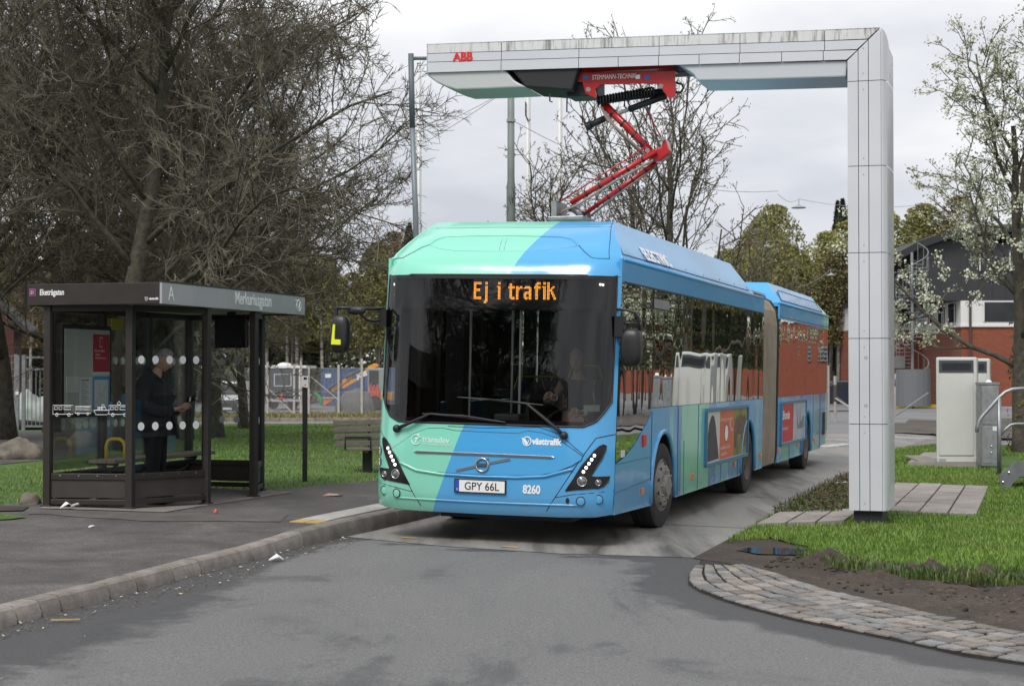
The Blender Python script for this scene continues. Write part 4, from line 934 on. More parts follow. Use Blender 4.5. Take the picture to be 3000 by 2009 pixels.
text('lettering', 'äventyret börjar nu', .075, (1.293,11.62,.82), (0,1,0), (0,0,1), M_white, a2, 1.25, 0)
adpoly(a2, [(13.4,.85),(13.5,1.2),(13.56,.86),(13.75,.88),(13.82,1.18),(13.9,.9),(14.3,1.02),(14.5,.95),(14.5,.8),(13.5,.78)], mat('ad_blue', (.1,.16,.28), .6, c2=(.35,.2,.16), vs=5))
# rear details
MB().boxb(1.274,1.281,17.3,17.72,.55,1.0).build('engine_vent', M_black, bus)
MB().plate([(-1.275,18.1,.62),(1.275,18.1,.62),(1.275,18.1,1.4),(1.25,18.05,2.9),(-1.25,18.05,2.9),(-1.275,18.1,1.4)], (0,.05,0)).build('rear_panel', PB, bus)
MB().boxb(-1.25,1.25,16.9,18.1,.35,.6).build('rear_bumper', PB, bus)
# roofs, floor, underbody
MB().boxb(-1.25,1.25,.9,9.5,2.9,2.96).build('roof', PB, bus); MB().boxb(-1.25,1.25,11.2,18.05,2.87,2.93).build('roof', PB, bus)
MB().boxb(-1.2,1.2,.02,9.5,.33,.40).build('floor', M_int, bus); MB().boxb(-1.2,1.2,11.2,18,.33,.42).build('floor', M_int, bus)
MB().boxb(-1.05,1.05,-.25,1.4,.30,.36).build('underbody', M_black, bus)
MB().boxb(-.72,.72,.3,17.2,.2,.33).build('underbody', M_black, bus)
MB().boxb(-1.22,1.22,.1,9.5,2.70,2.72).build('ceiling', M_int, bus)
# bellows
rows = []; n = 26
sec = [(-1.22,.30),(1.22,.30),(1.235,.5),(1.235,2.55),(1.2,2.78),(1.1,2.93),(.95,3.0),(0,3.04),(-.95,3.0),(-1.1,2.93),(-1.2,2.78),(-1.235,2.55),(-1.235,.5)]
for i in range(n+1):
    v_ = 9.55 + 1.68*i/n; k = .985 + .022*(1 if i % 2 else 0) + (.012 if i in (0, n) else 0)
    rows.append([(a*k, v_, 1.65 + (b-1.65)*k) for a, b in sec + sec[:1]])
M_bel = mat('bellows_fabric', (.31,.265,.21), .9, c2=(.2,.165,.125), vs=1.6, bump=.3, bs=60)
MB().grid(rows).build('bellows', M_bel, bus)
for v_ in (9.56, 11.2): MB().tube([(a*1.012, v_, 1.65+(b-1.65)*1.012) for a, b in sec + sec[:1]], .025, 6, False).build('bellows_frame', M_black, bus)
MB().boxb(-1.0,1.0,9.4,11.4,3.05,3.08).build('bellows_roof', mat('pale_roof', (.5,.5,.5), .5), bus)
# mirrors
M_mir = mat('mirror_black', (.014,.014,.015), .4, bump=.05, bs=300)
def rbox(name, c, sz, m, parent, k=3.2):
    b = MB(); rows = []
    for i in range(15):
        th = -math.pi/2 + math.pi*i/14; row = []
        for j in range(29):
            ph = 2*math.pi*j/28; e = 2/k
            f = lambda x: math.copysign(abs(x)**e, x)
            row.append((c[0]+sz[0]*f(math.cos(th))*f(math.cos(ph)), c[1]+sz[1]*f(math.cos(th))*f(math.sin(ph)), c[2]+sz[2]*f(math.sin(th))))
        rows.append(row)
    return b.grid(rows).build(name, m, parent, smooth=True)
cl = fpl(997, 979, -.42); hl_ = (fpl(997,923,-.42).z - fpl(997,1036,-.42).z)/2
ml = rbox('mirror', cl, (.098,.08,hl_), M_mir, bus)
lowp = [fpl(x_, y_, -.515) for x_, y_ in ((975,950),(981,950),(979,994),(997,995),(997,1010),(969,1009))]
MB().plate(lowp, (0,.03,0)).build('mirror_marker', mat('hi_vis_yellow', (.72,.8,.03), .5), ml, bevel=.003)
A = [fpl(975,902,-.42), fpl(1010,902,-.40), fpl(1042,903,-.34), fpl(1095,905,-.2), fpl(1118,905,-.1)]
MB().tube(A, .018, 8).build('mirror_arm', M_mir, ml, smooth=True)
MB().tube([fpl(1058,920,-.33), fpl(1075,938,-.26), fpl(1098,941,-.18), fpl(1118,938,-.1)], .016, 8).build('mirror_arm', M_mir, ml, smooth=True)
MB().tube([fpl(984,902,-.42), fpl(984,926,-.42)], .026, 8).build('mirror_arm', M_mir, ml)
rbox('mirror_bracket', fpl(1045,910,-.34), (.1,.05,.045), M_mir, ml, 2.5)
MB().boxb(-1.30,-1.22,-.14,0.0,2.2,2.38).build('mirror_mount', M_mir, ml)
cr_ = fpl(1850, 1018, -.02)
mr_ = rbox('mirror', cr_, (.115,.1,(fpl(1850,961,-.02).z - fpl(1850,1074,-.02).z)/2), M_mir, bus)
zz_ = fpl(1815,910,0).z
MB().tube([fpl(1806,906,-.05), fpl(1835,908,-.03), fpl(1862,916,-.02), fpl(1872,930,-.02), fpl(1872,970,-.02)], .014, 8).build('mirror_arm', M_mir, mr_, smooth=True)
MB().tube([fpl(1806,946,-.05), fpl(1840,947,-.03), fpl(1872,948,-.02)], .012, 8).build('mirror_arm', M_mir, mr_, smooth=True)
MB().boxb(1.24,1.33,-.1,.03,2.13,2.34).build('mirror_mount', M_mir, mr_)
# wheels
M_tyre = M_rubber; M_rim = mat('rim_grey', (.27,.255,.235), .6, .2, c2=(.2,.185,.165), vs=4); M_rimd = mat('rim_dirty', (.2,.17,.14), .8, c2=(.13,.11,.09), vs=4)
def wheel(v_, s, steer=0, dirty=False):
    cu = s*1.13
    e = empty('wheel_tmp', (0,0,0)); bpy.data.objects.remove(e)
    R_ = .485; prof = [(.30,-.13),(.36,-.14),(.45,-.135),(.478,-.12),(R_,-.08),(R_,.08),(.478,.12),(.45,.135),(.36,.14),(.30,.13)]
    rot = Matrix.Translation((cu, v_, R_)) @ Matrix.Rotation(steer, 4, 'Z')
    def bld(b, nm, m, par, sm=True):
        b.v = [tuple(rot @ Vector(p)) for p in b.v]; return b.build(nm, m, par, smooth=sm)
    t = autosmooth(bld(MB().lathe(prof, (0,0,0), (s,0,0), 48), 'wheel', M_tyre, bus), 40)
    for g in (-.05, .0, .05): bld(MB().tube([( g, (R_+.0005)*math.cos(k*math.pi/24), (R_+.0005)*math.sin(k*math.pi/24)) for k in range(49)], .005, 4, False), 'tread_groove', M_black, t)
    m = M_rimd if dirty else M_rim
    if dirty: pr = [(.30,.125),(.292,.14),(.285,.09),(.25,.0),(.16,-.02),(.13,.03),(.12,.06),(.001,.06)]
    else: pr = [(.30,.125),(.292,.14),(.283,.12),(.26,.125),(.235,.165),(.21,.175),(.13,.17),(.12,.19),(.11,.215),(.001,.22)]
    autosmooth(bld(MB().lathe(pr, (0,0,0), (s,0,0), 40), 'rim', m, t), 40)
    for k in range(10):
        a = 2*math.pi*k/10; x0 = s*(.172 if not dirty else -.02); rr_ = .175 if not dirty else .2
        bld(MB().cyl((x0, rr_*math.cos(a), rr_*math.sin(a)), (x0+s*.03, rr_*math.cos(a), rr_*math.sin(a)), .015, 6), 'wheel_nut', M_chrome, t, False)
        if not dirty:
            a += math.pi/10; bld(MB().cyl((s*.16, .235*math.cos(a), .235*math.sin(a)), (s*.168, .235*math.cos(a), .235*math.sin(a)), .02, 10), 'rim_hole', M_black, t, False)
    return t
for s in (1, -1):
    wheel(AXL[0], s, rad(-4)); wheel(AXL[1], s, 0, True); wheel(AXL[2], s, 0, True)
# ---- interior seen through the windscreen
dash = MB().plate([(-1.1,-.12,.75),(1.15,-.12,.75),(1.15,-.12,1.12),(.95,-.12,1.18),(.2,-.12,1.16),(-.1,-.12,1.05),(-1.1,-.12,1.02)], (0,.55,0)).build('dashboard', M_intg, bus, bevel=.03)
whl = MB().tube([(.55+.23*math.cos(t), .62+.23*math.sin(t)*.5, 1.18+.23*math.sin(t)*.8) for t in [k*math.pi/16 for k in range(33)]], .017, 8, False).build('steering_wheel', M_black, bus, smooth=True)
for t in (.3, 2.84, 4.71): MB().tube([(.55,.62,1.16), (.55+.22*math.cos(t), .62+.11*math.sin(t), 1.18+.18*math.sin(t))], .014, 6).build('steering_spoke', M_black, whl)
def seat(u, v_, zf=.4, m=None):
    st = rbox('seat', (u, v_+.02, zf+.48), (.22,.22,.06), m or M_seat, bus)
    rbox('seat_back', (u, v_+.24, zf+.85), (.22,.06,.38), m or M_seat, st)
    MB().tube([(u, v_, zf), (u, v_, zf+.44)], .035, 8).build('seat_leg', M_black, st)
    MB().tube([(u-.2,v_+.27,zf+1.12),(u-.15,v_+.27,zf+1.28),(u+.15,v_+.27,zf+1.28),(u+.2,v_+.27,zf+1.12)], .014, 6).build('seat_handle', mat('rail_yellow', (.55,.45,.04), .4), st)
M_seat = mat('seat_fabric', (.02,.03,.07), .9)
for v_ in (3.2,4.0,4.8,6.6,7.4): 
    seat(.6, v_); 
    if v_ < 4.9: seat(-.7, v_)
seat(.55, 1.15, .55, M_int)
MB().boxb(.12,1.2,1.75,1.79,.4,2.6).build('driver_partition', M_int, bus)
MB().boxb(.08,.12,.7,1.75,.4,1.5).build('driver_door', M_int, bus)
MB().boxb(-.2,.08,.45,.75,.95,1.30).build('ticket_machine', M_intg, bus, bevel=.02)
rbox('passenger_console', (-.42,.35,1.12), (.16,.12,.14), M_intg, bus, 2.6)
MB().boxb(-.46,-.38,.33,.41,.4,1.05).build('console_post', M_int, bus)
for (u, v_) in ((-.02,.8),(-.45,1.9),(-.9,1.72),(-.3,5.0),(.3,3.0)):
    MB().cyl((u,v_,.4), (u,v_,2.7), .017, 8).build('grab_pole', mat('pole_steel', (.45,.46,.46), .3, .8), bus)
MB().tube([(-1.1,.35,.7),(-1.0,.6,1.05),(-.95,1.0,1.15)], .018, 8).build('door_handrail', MATS['rail_yellow'], bus, smooth=True)
MB().boxb(-1.2,-.98,1.72,1.98,.4,2.66).build('interior_post', M_int, bus)
# ================================================================== CHARGING PORTAL AND PANTOGRAPH (plan frame of the lane, upright)
PM = Matrix.Translation((ORG.x, ORG.y, 0)) @ Matrix.Rotation(-AX, 4, 'Z'); PI_ = PM.inverted(); PC = PI_ @ Vector((0,0,CAMH))
def upx(px, py, v):
    k = PI_.to_3x3() @ ray(px, py); return PC + k*((v - PC.y)/k.y)
V0 = 3.4; DEP = .85
cb = upx(2540, 1540, V0); zg = T(*xy(cb.x, V0+.4))
M_pan = mat('white_panel', (.60,.61,.64), .28, c2=(.54,.55,.58), vs=.8, coat=.3)
def streak_mat():
    """white cladding with dark algae runs below its top edge"""
    m = bpy.data.materials.new('streaked_panel'); m.use_nodes = True; n = m.node_tree; b = n.nodes['Principled BSDF']; l = n.links.new
    t = n.nodes.new('ShaderNodeTexCoord'); mp_ = n.nodes.new('ShaderNodeMapping'); mp_.inputs['Scale'].default_value = (9, 1, .9)
    z = n.nodes.new('ShaderNodeTexNoise'); z.inputs['Scale'].default_value = 1.6; z.inputs['Detail'].default_value = 8; z.inputs['Roughness'].default_value = .7
    r_ = n.nodes.new('ShaderNodeValToRGB'); e = r_.color_ramp.elements; e[0].position = .35; e[1].position = .5; e[0].color = (.24,.23,.21,1); e[1].color = (.62,.62,.61,1)
    l(t.outputs['Object'], mp_.inputs[0]); l(mp_.outputs[0], z.inputs['Vector']); l(z.outputs['Fac'], r_.inputs[0]); l(r_.outputs[0], b.inputs['Base Color']); b.inputs['Roughness'].default_value = .5
    return m
M_streak = streak_mat()
portal = empty('charging_portal', PM @ Vector((cb.x+.02, V0+.4, zg)), -AX)
tag(portal, 'white panelled overhead bus charging portal with one column and cantilever arm', 'charging portal')
PL = Vector((cb.x+.02, V0+.4, zg))
def loc(p): return Vector(p) - PL
def pb(mb, name, m, parent=portal, **k):
    mb.v = [tuple(Vector(p) - PL) for p in mb.v]; return mb.build(name, m, parent, **k)
# column: seams read from the photograph
ux = [upx(x_, 700, V0).x for x_ in (2484, 2516, 2546, 2583)]
zs_ = [upx(2540, y_, V0).z for y_ in (1497, 1242, 991, 740, 486, 237)]
zs_[0] = max(zs_[0], zg+.2)
pb(MB().boxb(ux[0]+.05, ux[3]-.01, V0+.06, V0+DEP-.1, zg-.2, zs_[0]+.1), 'column_base', mat('base_black', (.015,.015,.016), .6))
ztop_col = upx(2576, 79, V0).z; zin = upx(2484, 176, V0).z
pb(MB().boxb(ux[0]+.012, ux[3]-.01, V0+.012, V0+DEP-.012, zs_[0]+.01, ztop_col-.06), 'column_core', mat('gap_dark', (.05,.05,.055), .7))
def cz(u):   # mitre line height at u
    return zin + (ztop_col - zin)*(u-ux[0])/(ux[3]-ux[0])
g = .004
for k in range(6):
    z0 = zs_[k]; z1 = zs_[k+1] if k < 5 else None
    for j in range(3):
        a, b = ux[j]+g, ux[j+1]-g
        t0 = (z1 - g) if z1 else cz(a)-.012; t1 = (z1 - g) if z1 else cz(b)-.012
        pb(MB().plate([(a,V0,z0+g),(b,V0,z0+g),(b,V0,t1),(a,V0,t0)], (0,.012,0)), 'column_panel', M_pan)
        if j == 1:
            for zz in (z0+.09, (z1 if z1 else cz(b))-.1): pb(MB().cyl(((a+b)/2,V0-.004,zz), ((a+b)/2,V0+.004,zz), .008, 8), 'rivet', M_grey)
    # rounded outer side
    rows = []
    zt = (z1 - g) if z1 else ztop_col - .02
    for z_ in (z0+g, zt):
        rows.append([(ux[3]+.07*math.sin(t) , V0 + .30*(1-math.cos(t)) if t < math.pi/2 else V0+.3+(t-math.pi/2)*.5, z_ - (.0 if z1 or z_ < zt else .18*(1-math.cos(t)))) for t in [i*math.pi/16 for i in range(9)]] + [(ux[3]+.075, V0+DEP-.02, z_ - (0 if z1 or z_ < zt else .2))])
    pb(MB().grid(rows), 'column_side_panel', M_pan, smooth=True)
    pb(MB().boxb(ux[0], ux[0]+.012, V0+.02, V0+DEP-.02, z0+g, (z1-g) if z1 else zin), 'column_side_panel', M_pan)
for py_ in (1048, 1188):
    p = upx(2537, py_, V0); pb(MB().lathe([(.022,-.012),(.022,0),(.012,.002),(.001,-.004)], p, (0,-1,0), 16), 'lock', M_grey)
# arm: three rows of panels
tipx = upx(1250, 170, V0).x
def zl(pya, pyb):   # line through the arm at tip / inner corner
    a = upx(1250, pya, V0); b = upx(2484, pyb, V0); return lambda u: a.z + (b.z-a.z)*(u-a.x)/(b.x-a.x)
ztopL = zl(129, 84); zs1 = zl(158, 118); zs2 = zl(183, 147); zbot = zl(214, 176)
us_full = [tipx] + [upx(x_, 160, V0).x for x_ in (1469,1696,1931,2168,2416)]
rowsdef = [(zbot, zs2, [tipx] + [upx(x_, 190, V0).x for x_ in (1468,1695,1811,1929,2048,2166,2290,2412)], M_pan), (zs2, zs1, us_full, M_pan), (zs1, ztopL, us_full, M_streak)]
def ulim(z_): return ux[0] + (z_-zin)*(ux[3]-ux[0])/(ztop_col-zin)
for zl0, zl1, us_, m_ in rowsdef:
    for k in range(len(us_)):
        a = us_[k]+g
        if k == len(us_)-1:
            poly = [(a,V0,zl0(a)+g),(ulim(zl0(ux[0]))-.01,V0,zl0(ux[0])+g),(ulim(zl1(ux[0]))-.012,V0,zl1(ux[0]+.2)-g),(a,V0,zl1(a)-g)]
        else:
            b = us_[k+1]-g; poly = [(a,V0,zl0(a)+g),(b,V0,zl0(b)+g),(b,V0,zl1(b)-g),(a,V0,zl1(a)-g)]
        pb(MB().plate(poly, (0,.012,0)), 'arm_panel', m_)
core = [(tipx+.02,zbot(tipx)+.06),(ux[0]+.05,zbot(ux[0])+.06),(ux[0]+.05,ztopL(ux[0])-.02),(tipx+.02,ztopL(tipx)-.02)]
pb(MB().plate([(a,V0+.012,b) for a, b in core], (0,DEP-.03,0)), 'arm_core', MATS['gap_dark'])
pb(MB().plate([(tipx,V0,zbot(tipx)),(tipx,V0+DEP,zbot(tipx)),(tipx,V0+DEP,ztopL(tipx)),(tipx,V0,ztopL(tipx))], (.012,0,0)), 'arm_end_panel', M_pan)
pb(MB().plate([(tipx,V0,ztopL(tipx)-.004),(ux[3]-.02,V0,ztop_col-.01),(ux[3]-.02,V0+DEP,ztop_col-.01),(tipx,V0+DEP,ztopL(tipx)-.004)], (0,0,-.012)), 'arm_top_panel', M_streak)
pb(MB().plate([(tipx,V0+DEP,zbot(tipx)),(ux[0],V0+DEP,zbot(ux[0])),(ux[0],V0+DEP,ztopL(ux[0])),(tipx,V0+DEP,ztopL(tipx))], (0,-.012,0)), 'arm_back_panel', M_pan)
# belly covers below the arm
M_belly = mat('belly_grey', (.46,.48,.47), .45)
def belly(pts, name, m_):
    q = [upx(x_, y_, V0+.1) for x_, y_ in pts]
    return pb(MB().plate([(p.x, V0+.03, p.z) for p in q], (0,DEP-.06,0)), name, m_, bevel=.02)
belly([(1250,213),(1262,228),(1285,245),(1312,257),(1342,266),(1440,263),(1545,258),(1510,238),(1482,205),(1360,209)], 'belly_cover', M_belly)
belly([(1985,190),(2010,205),(2035,222),(2045,240),(2180,238),(2480,229),(2484,180)], 'belly_cover', mat('belly_white', (.5,.52,.54), .35))
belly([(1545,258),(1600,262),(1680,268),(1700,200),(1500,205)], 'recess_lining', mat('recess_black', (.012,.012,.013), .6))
text('lettering', 'ABB', .15, loc(upx(1328, 179, V0-.006)), (1,0,-.021), (0,0,1), mat('logo_red', (.62,.02,.02), .5), portal, .95, .003, bold=.006)

# ---- pantograph
VP = V0 + .42
def Q(x_, y_, dv=0.0): return upx(1600 + x_*.3828, 60 + y_*.3828, VP + dv)
PG = Q(580, 420)
panto = empty('pantograph', PM @ PG, -AX)
tag(panto, 'red folding pantograph lowered from the charging portal onto the bus roof', 'pantograph')
M_red = mat('pantograph_red', (.5,.012,.012), .3, c2=(.4,.01,.012), vs=5, coat=.3)
M_hose = mat('grey_hose', (.28,.22,.19), .7)
def qb(mb, name, m, parent=panto, **k):
    mb.v = [tuple(Vector(p) - PG) for p in mb.v]; return mb.build(name, m, parent, **k)
for dv in (-.26, .22):
    frp = [Q(*p, dv) for p in [(195,400),(985,385),(985,580),(940,600),(880,520),(840,480),(420,490),(375,530),(385,600),(300,560),(275,470),(195,475)]]
    fr_ = qb(MB().plate(frp, (0,.04,0)), 'frame_side', M_red, bevel=.005)
    if dv < 0:
        text('lettering', 'STEMMANN-TECHNIK', .083, Q(350,455,dv-.012) - PG, (1,0,-.01), (0,0,1), M_white, fr_, .68, .002, shear=.15)
        for x_ in (300, 770): qb(MB().plate([Q(x_-18,425,dv-.008), Q(x_+20,425,dv-.008), Q(x_+20,455,dv-.008), Q(x_-18,455,dv-.008)], (0,.006,0)), 'blue_sticker', mat('sticker_blue', (.03,.12,.45), .4), fr_)
        qb(MB().plate([Q(685,418,dv-.008), Q(718,417,dv-.008), Q(718,448,dv-.008), Q(685,449,dv-.008)], (0,.006,0)), 'logo_plate', M_white, fr_)
        for x_, y_ in ((322,530),(878,505)): qb(MB().cyl(Q(x_,y_,dv-.012), Q(x_,y_,dv), .03, 14), 'pivot_bolt', M_chrome, fr_)
qb(MB().boxb(Q(195,400).x, Q(985,400).x, VP-.22, VP+.22, Q(195,430).z, Q(195,395).z), 'frame_plate', M_red)
qb(MB().boxb(Q(190,400).x, Q(420,400).x, VP-.2, VP+.2, Q(300,600).z, Q(300,480).z), 'drive_unit', M_black, bevel=.01)
sp = []
a, b = Q(385,620,-.08), Q(830,540,-.08)
for k in range(150):
    t = k/149; c = a.lerp(b, t); an = k*2*math.pi/7.5
    ax_ = (b-a).normalized(); e1_ = ax_.cross(Vector((0,1,0))).normalized(); sp.append(c + (e1_*math.cos(an) + Vector((0,1,0))*math.sin(an))*.055)
qb(MB().tube(sp, .012, 5), 'coil_spring', M_black, smooth=True)
qb(MB().tube([Q(400,615,.06),Q(900,550,.06)], .05, 10), 'damper', M_black, smooth=True)
qb(MB().tube([Q(305,817),Q(450,750)], .042, 12), 'actuator', M_black, smooth=True)
qb(MB().tube([Q(305,817),Q(345,800)], .055, 12), 'actuator_cap', M_black)
qb(MB().tube([Q(450,750),Q(640,680)], .025, 10), 'actuator_rod', M_grey, smooth=True)
qb(MB().tube([Q(635,682),Q(920,575)], .042, 12), 'actuator', M_black, smooth=True)
ua = qb(MB().tube([Q(440,640),Q(620,815),Q(800,1000)], [.052,.047,.042], 16), 'upper_arm', M_red, smooth=True)
for t in (.2,.42,.66,.85):
    c = Q(440,640).lerp(Q(800,1000), t); dd = (Q(800,1000)-Q(440,640)).normalized()
    qb(MB().tube([c-dd*.012, c+dd*.012], .058-.01*t, 12), 'cable_tie', M_black, ua)
qb(MB().tube([Q(420,660,-.07),Q(470,760,-.08),Q(600,880,-.07),Q(770,1040,-.09)], .016, 8), 'cable', M_hose, smooth=True)
qb(MB().tube([Q(430,680,-.03),Q(560,860,-.04),Q(740,1030,-.03)], .014, 8), 'cable', M_hose, smooth=True)
qb(MB().tube([Q(728,610,.15),Q(885,905,.15)], .009, 8), 'tie_rod', M_red, smooth=True)
kn = [Q(*p, -.06) for p in [(740,990),(800,1000),(880,965),(890,900),(912,905),(940,990),(935,1025),(870,1075),(835,1085),(770,1040)]]
qb(MB().plate(kn, (0,.2,0)), 'elbow_joint', M_red, bevel=.02)
qb(MB().cyl(Q(890,905,-.09), Q(890,905,.16), .03, 12), 'pivot_bolt', M_chrome); qb(MB().cyl(Q(775,995,-.09), Q(775,995,.16), .03, 12), 'pivot_bolt', M_chrome)
for (pa, pc_, r_, dv) in (((840,1000),(190,1398),.036,-.1), ((850,1080),(285,1488),.032,.14)):
    la = qb(MB().tube([Q(*pa,dv),Q(*pc_,dv)], [r_, r_*.9], 14), 'lower_arm', M_red, smooth=True)
    for t in (.15,.33,.5,.66,.82):
        c = Q(*pa,dv).lerp(Q(*pc_,dv), t); dd = (Q(*pc_,dv)-Q(*pa,dv)).normalized(); qb(MB().tube([c-dd*.01, c+dd*.01], r_+.007, 12), 'cable_tie', M_black, la)
    qb(MB().tube([Q(pa[0]-20,pa[1]+70,dv-.04), Q((pa[0]+pc_[0])/2,(pa[1]+pc_[1])/2+38,dv-.05), Q(pc_[0]+60,pc_[1]+10,dv-.05), Q(pc_[0]-60,pc_[1]+60,dv-.03), Q(pc_[0]-100,pc_[1]+110,dv)] if dv < 0 else [Q(pa[0]-10,pa[1]+40,dv), Q((pa[0]+pc_[0])/2,(pa[1]+pc_[1])/2+30,dv), Q(pc_[0]+40,pc_[1]+20,dv)], .015, 8), 'cable', M_hose, smooth=True)
qb(MB().tube([Q(760,970,-.12),Q(92,1395,-.12)], .009, 8), 'tie_rod', M_red, smooth=True)
head = MB()
qb(MB().boxb(Q(80,1400).x, Q(120,1400).x, VP-.25, VP+.25, Q(90,1540).z, Q(90,1395).z), 'contact_head_bracket', M_steel_g)
qb(MB().boxb(Q(60,1400).x, Q(330,1400).x, VP-.3, VP+.3, Q(90,1545).z, Q(90,1515).z), 'contact_head', M_steel_g, bevel=.01)
qb(MB().tube([Q(210,1440),Q(250,1470),Q(270,1520)], .05, 10), 'head_joint', M_steel_g, smooth=True)
qb(MB().tube([Q(165,1440),Q(230,1455),Q(300,1480)], .022, 8), 'cable', M_black, smooth=True)
for x0, y0, pts in ((30,500,[(150,500),(28,500),(28,620),(48,625)]),(160,590,[(200,588),(160,590),(158,700),(178,705)])): qb(MB().tube([Q(*p) for p in pts], .011, 6), 'catch_hook', M_grey)
qb(MB().tube([Q(960,470),Q(1040,490),(Q(1050,520)),(Q(1030,550)),Q(940,555)], .014, 6), 'cable', M_black, smooth=True)
qb(MB().tube([Q(640,690),(Q(600,660)),(Q(600,610))], .009, 6), 'cable', M_black); qb(MB().ball(Q(930,622), (.02,.02,.02), 8, 6), 'cable_end', M_black)
# charging rails on the bus roof, under the head
for u_ in (-.45, .0): MB().boxb(u_-.03,u_+.03,2.2,4.6,3.36,3.43).build('charging_rail', M_black, bus)

# ================================================================== BUS SHELTER
shz = T(*xy(-4.3,1.2)) + .17
shel = empty('bus_shelter', PM @ Vector((-4.3,1.2,shz)), -AX); SL = Vector((-4.3,1.2,shz))
tag(shel, 'dark brown glazed bus shelter with grey sign board reading Merkuriusgatan', 'bus shelter')
M_br = mat('shelter_brown', (.022,.018,.015), .45, c2=(.032,.026,.022), vs=6)
M_brl = mat('shelter_kick', (.035,.029,.024), .55, c2=(.05,.042,.036), vs=4)
M_fas = mat('sign_grey', (.32,.32,.325), .45, c2=(.37,.37,.375), vs=2)
G_sh = glass('shelter_glass', (.93,.95,.94), .8, ior=1.45)
M_dot = mat('dot_white', (.74,.75,.74), .6)
def sb(mb, name, m, parent=shel, **k):
    mb.v = [tuple(Vector(p) - SL) for p in mb.v]; return mb.build(name, m, parent, **k)
S1, S2, S3, S4, S5, SB = (-5.05,-.42), (-4.13,-.25), (-3.68,.67), (-3.68,1.9), (-4.03,2.82), (-5.05,2.85)
Bm1, Bm2 = (-5.05,.72), (-5.05,1.8)
ZR = 2.48
def gz(p): return T(*xy(*p)) + hp(*xy(*p)) + .006
for p in (S1,S2,S3,S4,S5,SB,Bm1,Bm2):
    sb(MB().boxb(p[0]-.042,p[0]+.042,p[1]-.042,p[1]+.042,gz(p)-.05,ZR), 'post', M_br, bevel=.008)
    sb(MB().boxb(p[0]-.06,p[0]+.06,p[1]-.06,p[1]+.06,gz(p)-.05,gz(p)+.015), 'post_foot', M_brl)
zb0, zk0, zk1, zt0 = .335, .35, .6, 2.42
def panel(a, b, dots=None, kick=True, rev=False):
    A = Vector(a); B = Vector(b); dd = (B-A).normalized(); n_ = Vector((dd.y,-dd.x)); a2 = A + dd*.042; b2 = B - dd*.042
    P = lambda q, z_: Vector((q.x, q.y, z_))
    for z_, w_ in ((zb0-.01,.09),(zk1,.07),(zt0+.03,.07)): sb(MB().bar(P(a2,z_), P(b2,z_), .05 if w_ < .09 else .075, w_ if w_ < .09 else .055), 'rail', M_br, bevel=.005)
    if kick: sb(MB().bar(P(a2,(zk0+zk1)/2), P(b2,(zk0+zk1)/2), .02, zk1-zk0-.04), 'kick_plate', M_brl)
    gl_ = sb(MB().bar(P(a2,(zk1+zt0)/2+.03), P(b2,(zk1+zt0)/2+.03), .008, zt0-zk1-.06), 'glass_pane', G_sh)
    for k in range(4):
        q = a2.lerp(b2, (k+.5)/4); sb(MB().ball((q.x-n_.x*-.027, q.y-n_.y*-.027, zk1+.01), (.008,.008,.008), 6, 4), 'rail_screw', M_chrome)
    if dots:
        for z_ in (1.885,1.15):
            for t in dots:
                q = a2.lerp(b2, t); c = Vector((q.x, q.y, z_)) + Vector((n_.x, n_.y, 0))*.006
                pts = [c + Vector((dd.x*.043*math.cos(w_), dd.y*.043*math.cos(w_), .046*math.sin(w_))) for w_ in [i*math.pi/8 for i in range(16)]]
                sb(MB().plate(pts, (-n_.x*.0012,-n_.y*.0012,0)), 'glass_dot', M_dot, gl_)
    return gl_, a2, b2, dd, n_
n5 = [.1,.3,.5,.69,.885]
gn, ga, gb, gd, gn_ = panel(S1, S2)
panel(S2, S3, n5); panel(S4, S5, [.25,.5,.75]); panel(S5, SB, [.1,.32,.54,.76])
panel(S1, Bm1, [.55,.7,.85]); panel(Bm1, Bm2, [.08,.25,.42,.58,.75,.92]); panel(Bm2, SB, [.1,.27,.44,.61,.78])
# line drawings of vehicles on the near pane
def icon(lines, c, s):
    for ln in lines:
        pts = []
        for x_, y_ in ln:
            q = ga.lerp(gb, c) + gd*x_*s; pts.append(Vector((q.x, q.y, 1.33+y_*s)) + Vector((gn_.x, gn_.y, 0))*.006)
        sb(MB().tube(pts, .0036, 4), 'glass_drawing', M_dot, gn)
def circ(cx_, cy_, r_): return [(cx_+r_*math.cos(k*math.pi/5), cy_+r_*math.sin(k*math.pi/5)) for k in range(11)]
busd = [[(-1,-.4),(-1,.45),(1,.45),(1,-.4),(-1,-.4)],[(-.85,.05),(-.55,.05),(-.55,.32),(-.85,.32),(-.85,.05)],[(-.4,.05),(-.1,.05),(-.1,.32),(-.4,.32),(-.4,.05)],[(.1,.05),(.8,.05),(.8,.32),(.1,.32),(.1,.05)],circ(-.6,-.45,.14),circ(.6,-.45,.14)]
icon(busd, .15, .115); icon(busd, .42, .09)
icon([[(-.8,0),(-.6,-.5),(.7,-.5),(1,0),(-.8,0)],[(-.4,0),(-.4,.3),(.5,.3),(.6,0)],[(.1,.3),(.1,.6),(.35,.6),(.35,.3)],circ(-.2,.15,.08),circ(.1,.15,.08)], .66, .1)
icon(busd + [[(0,.45),(.18,.65),(0,.85),(-.18,.65),(0,.45)]], .9, .115)
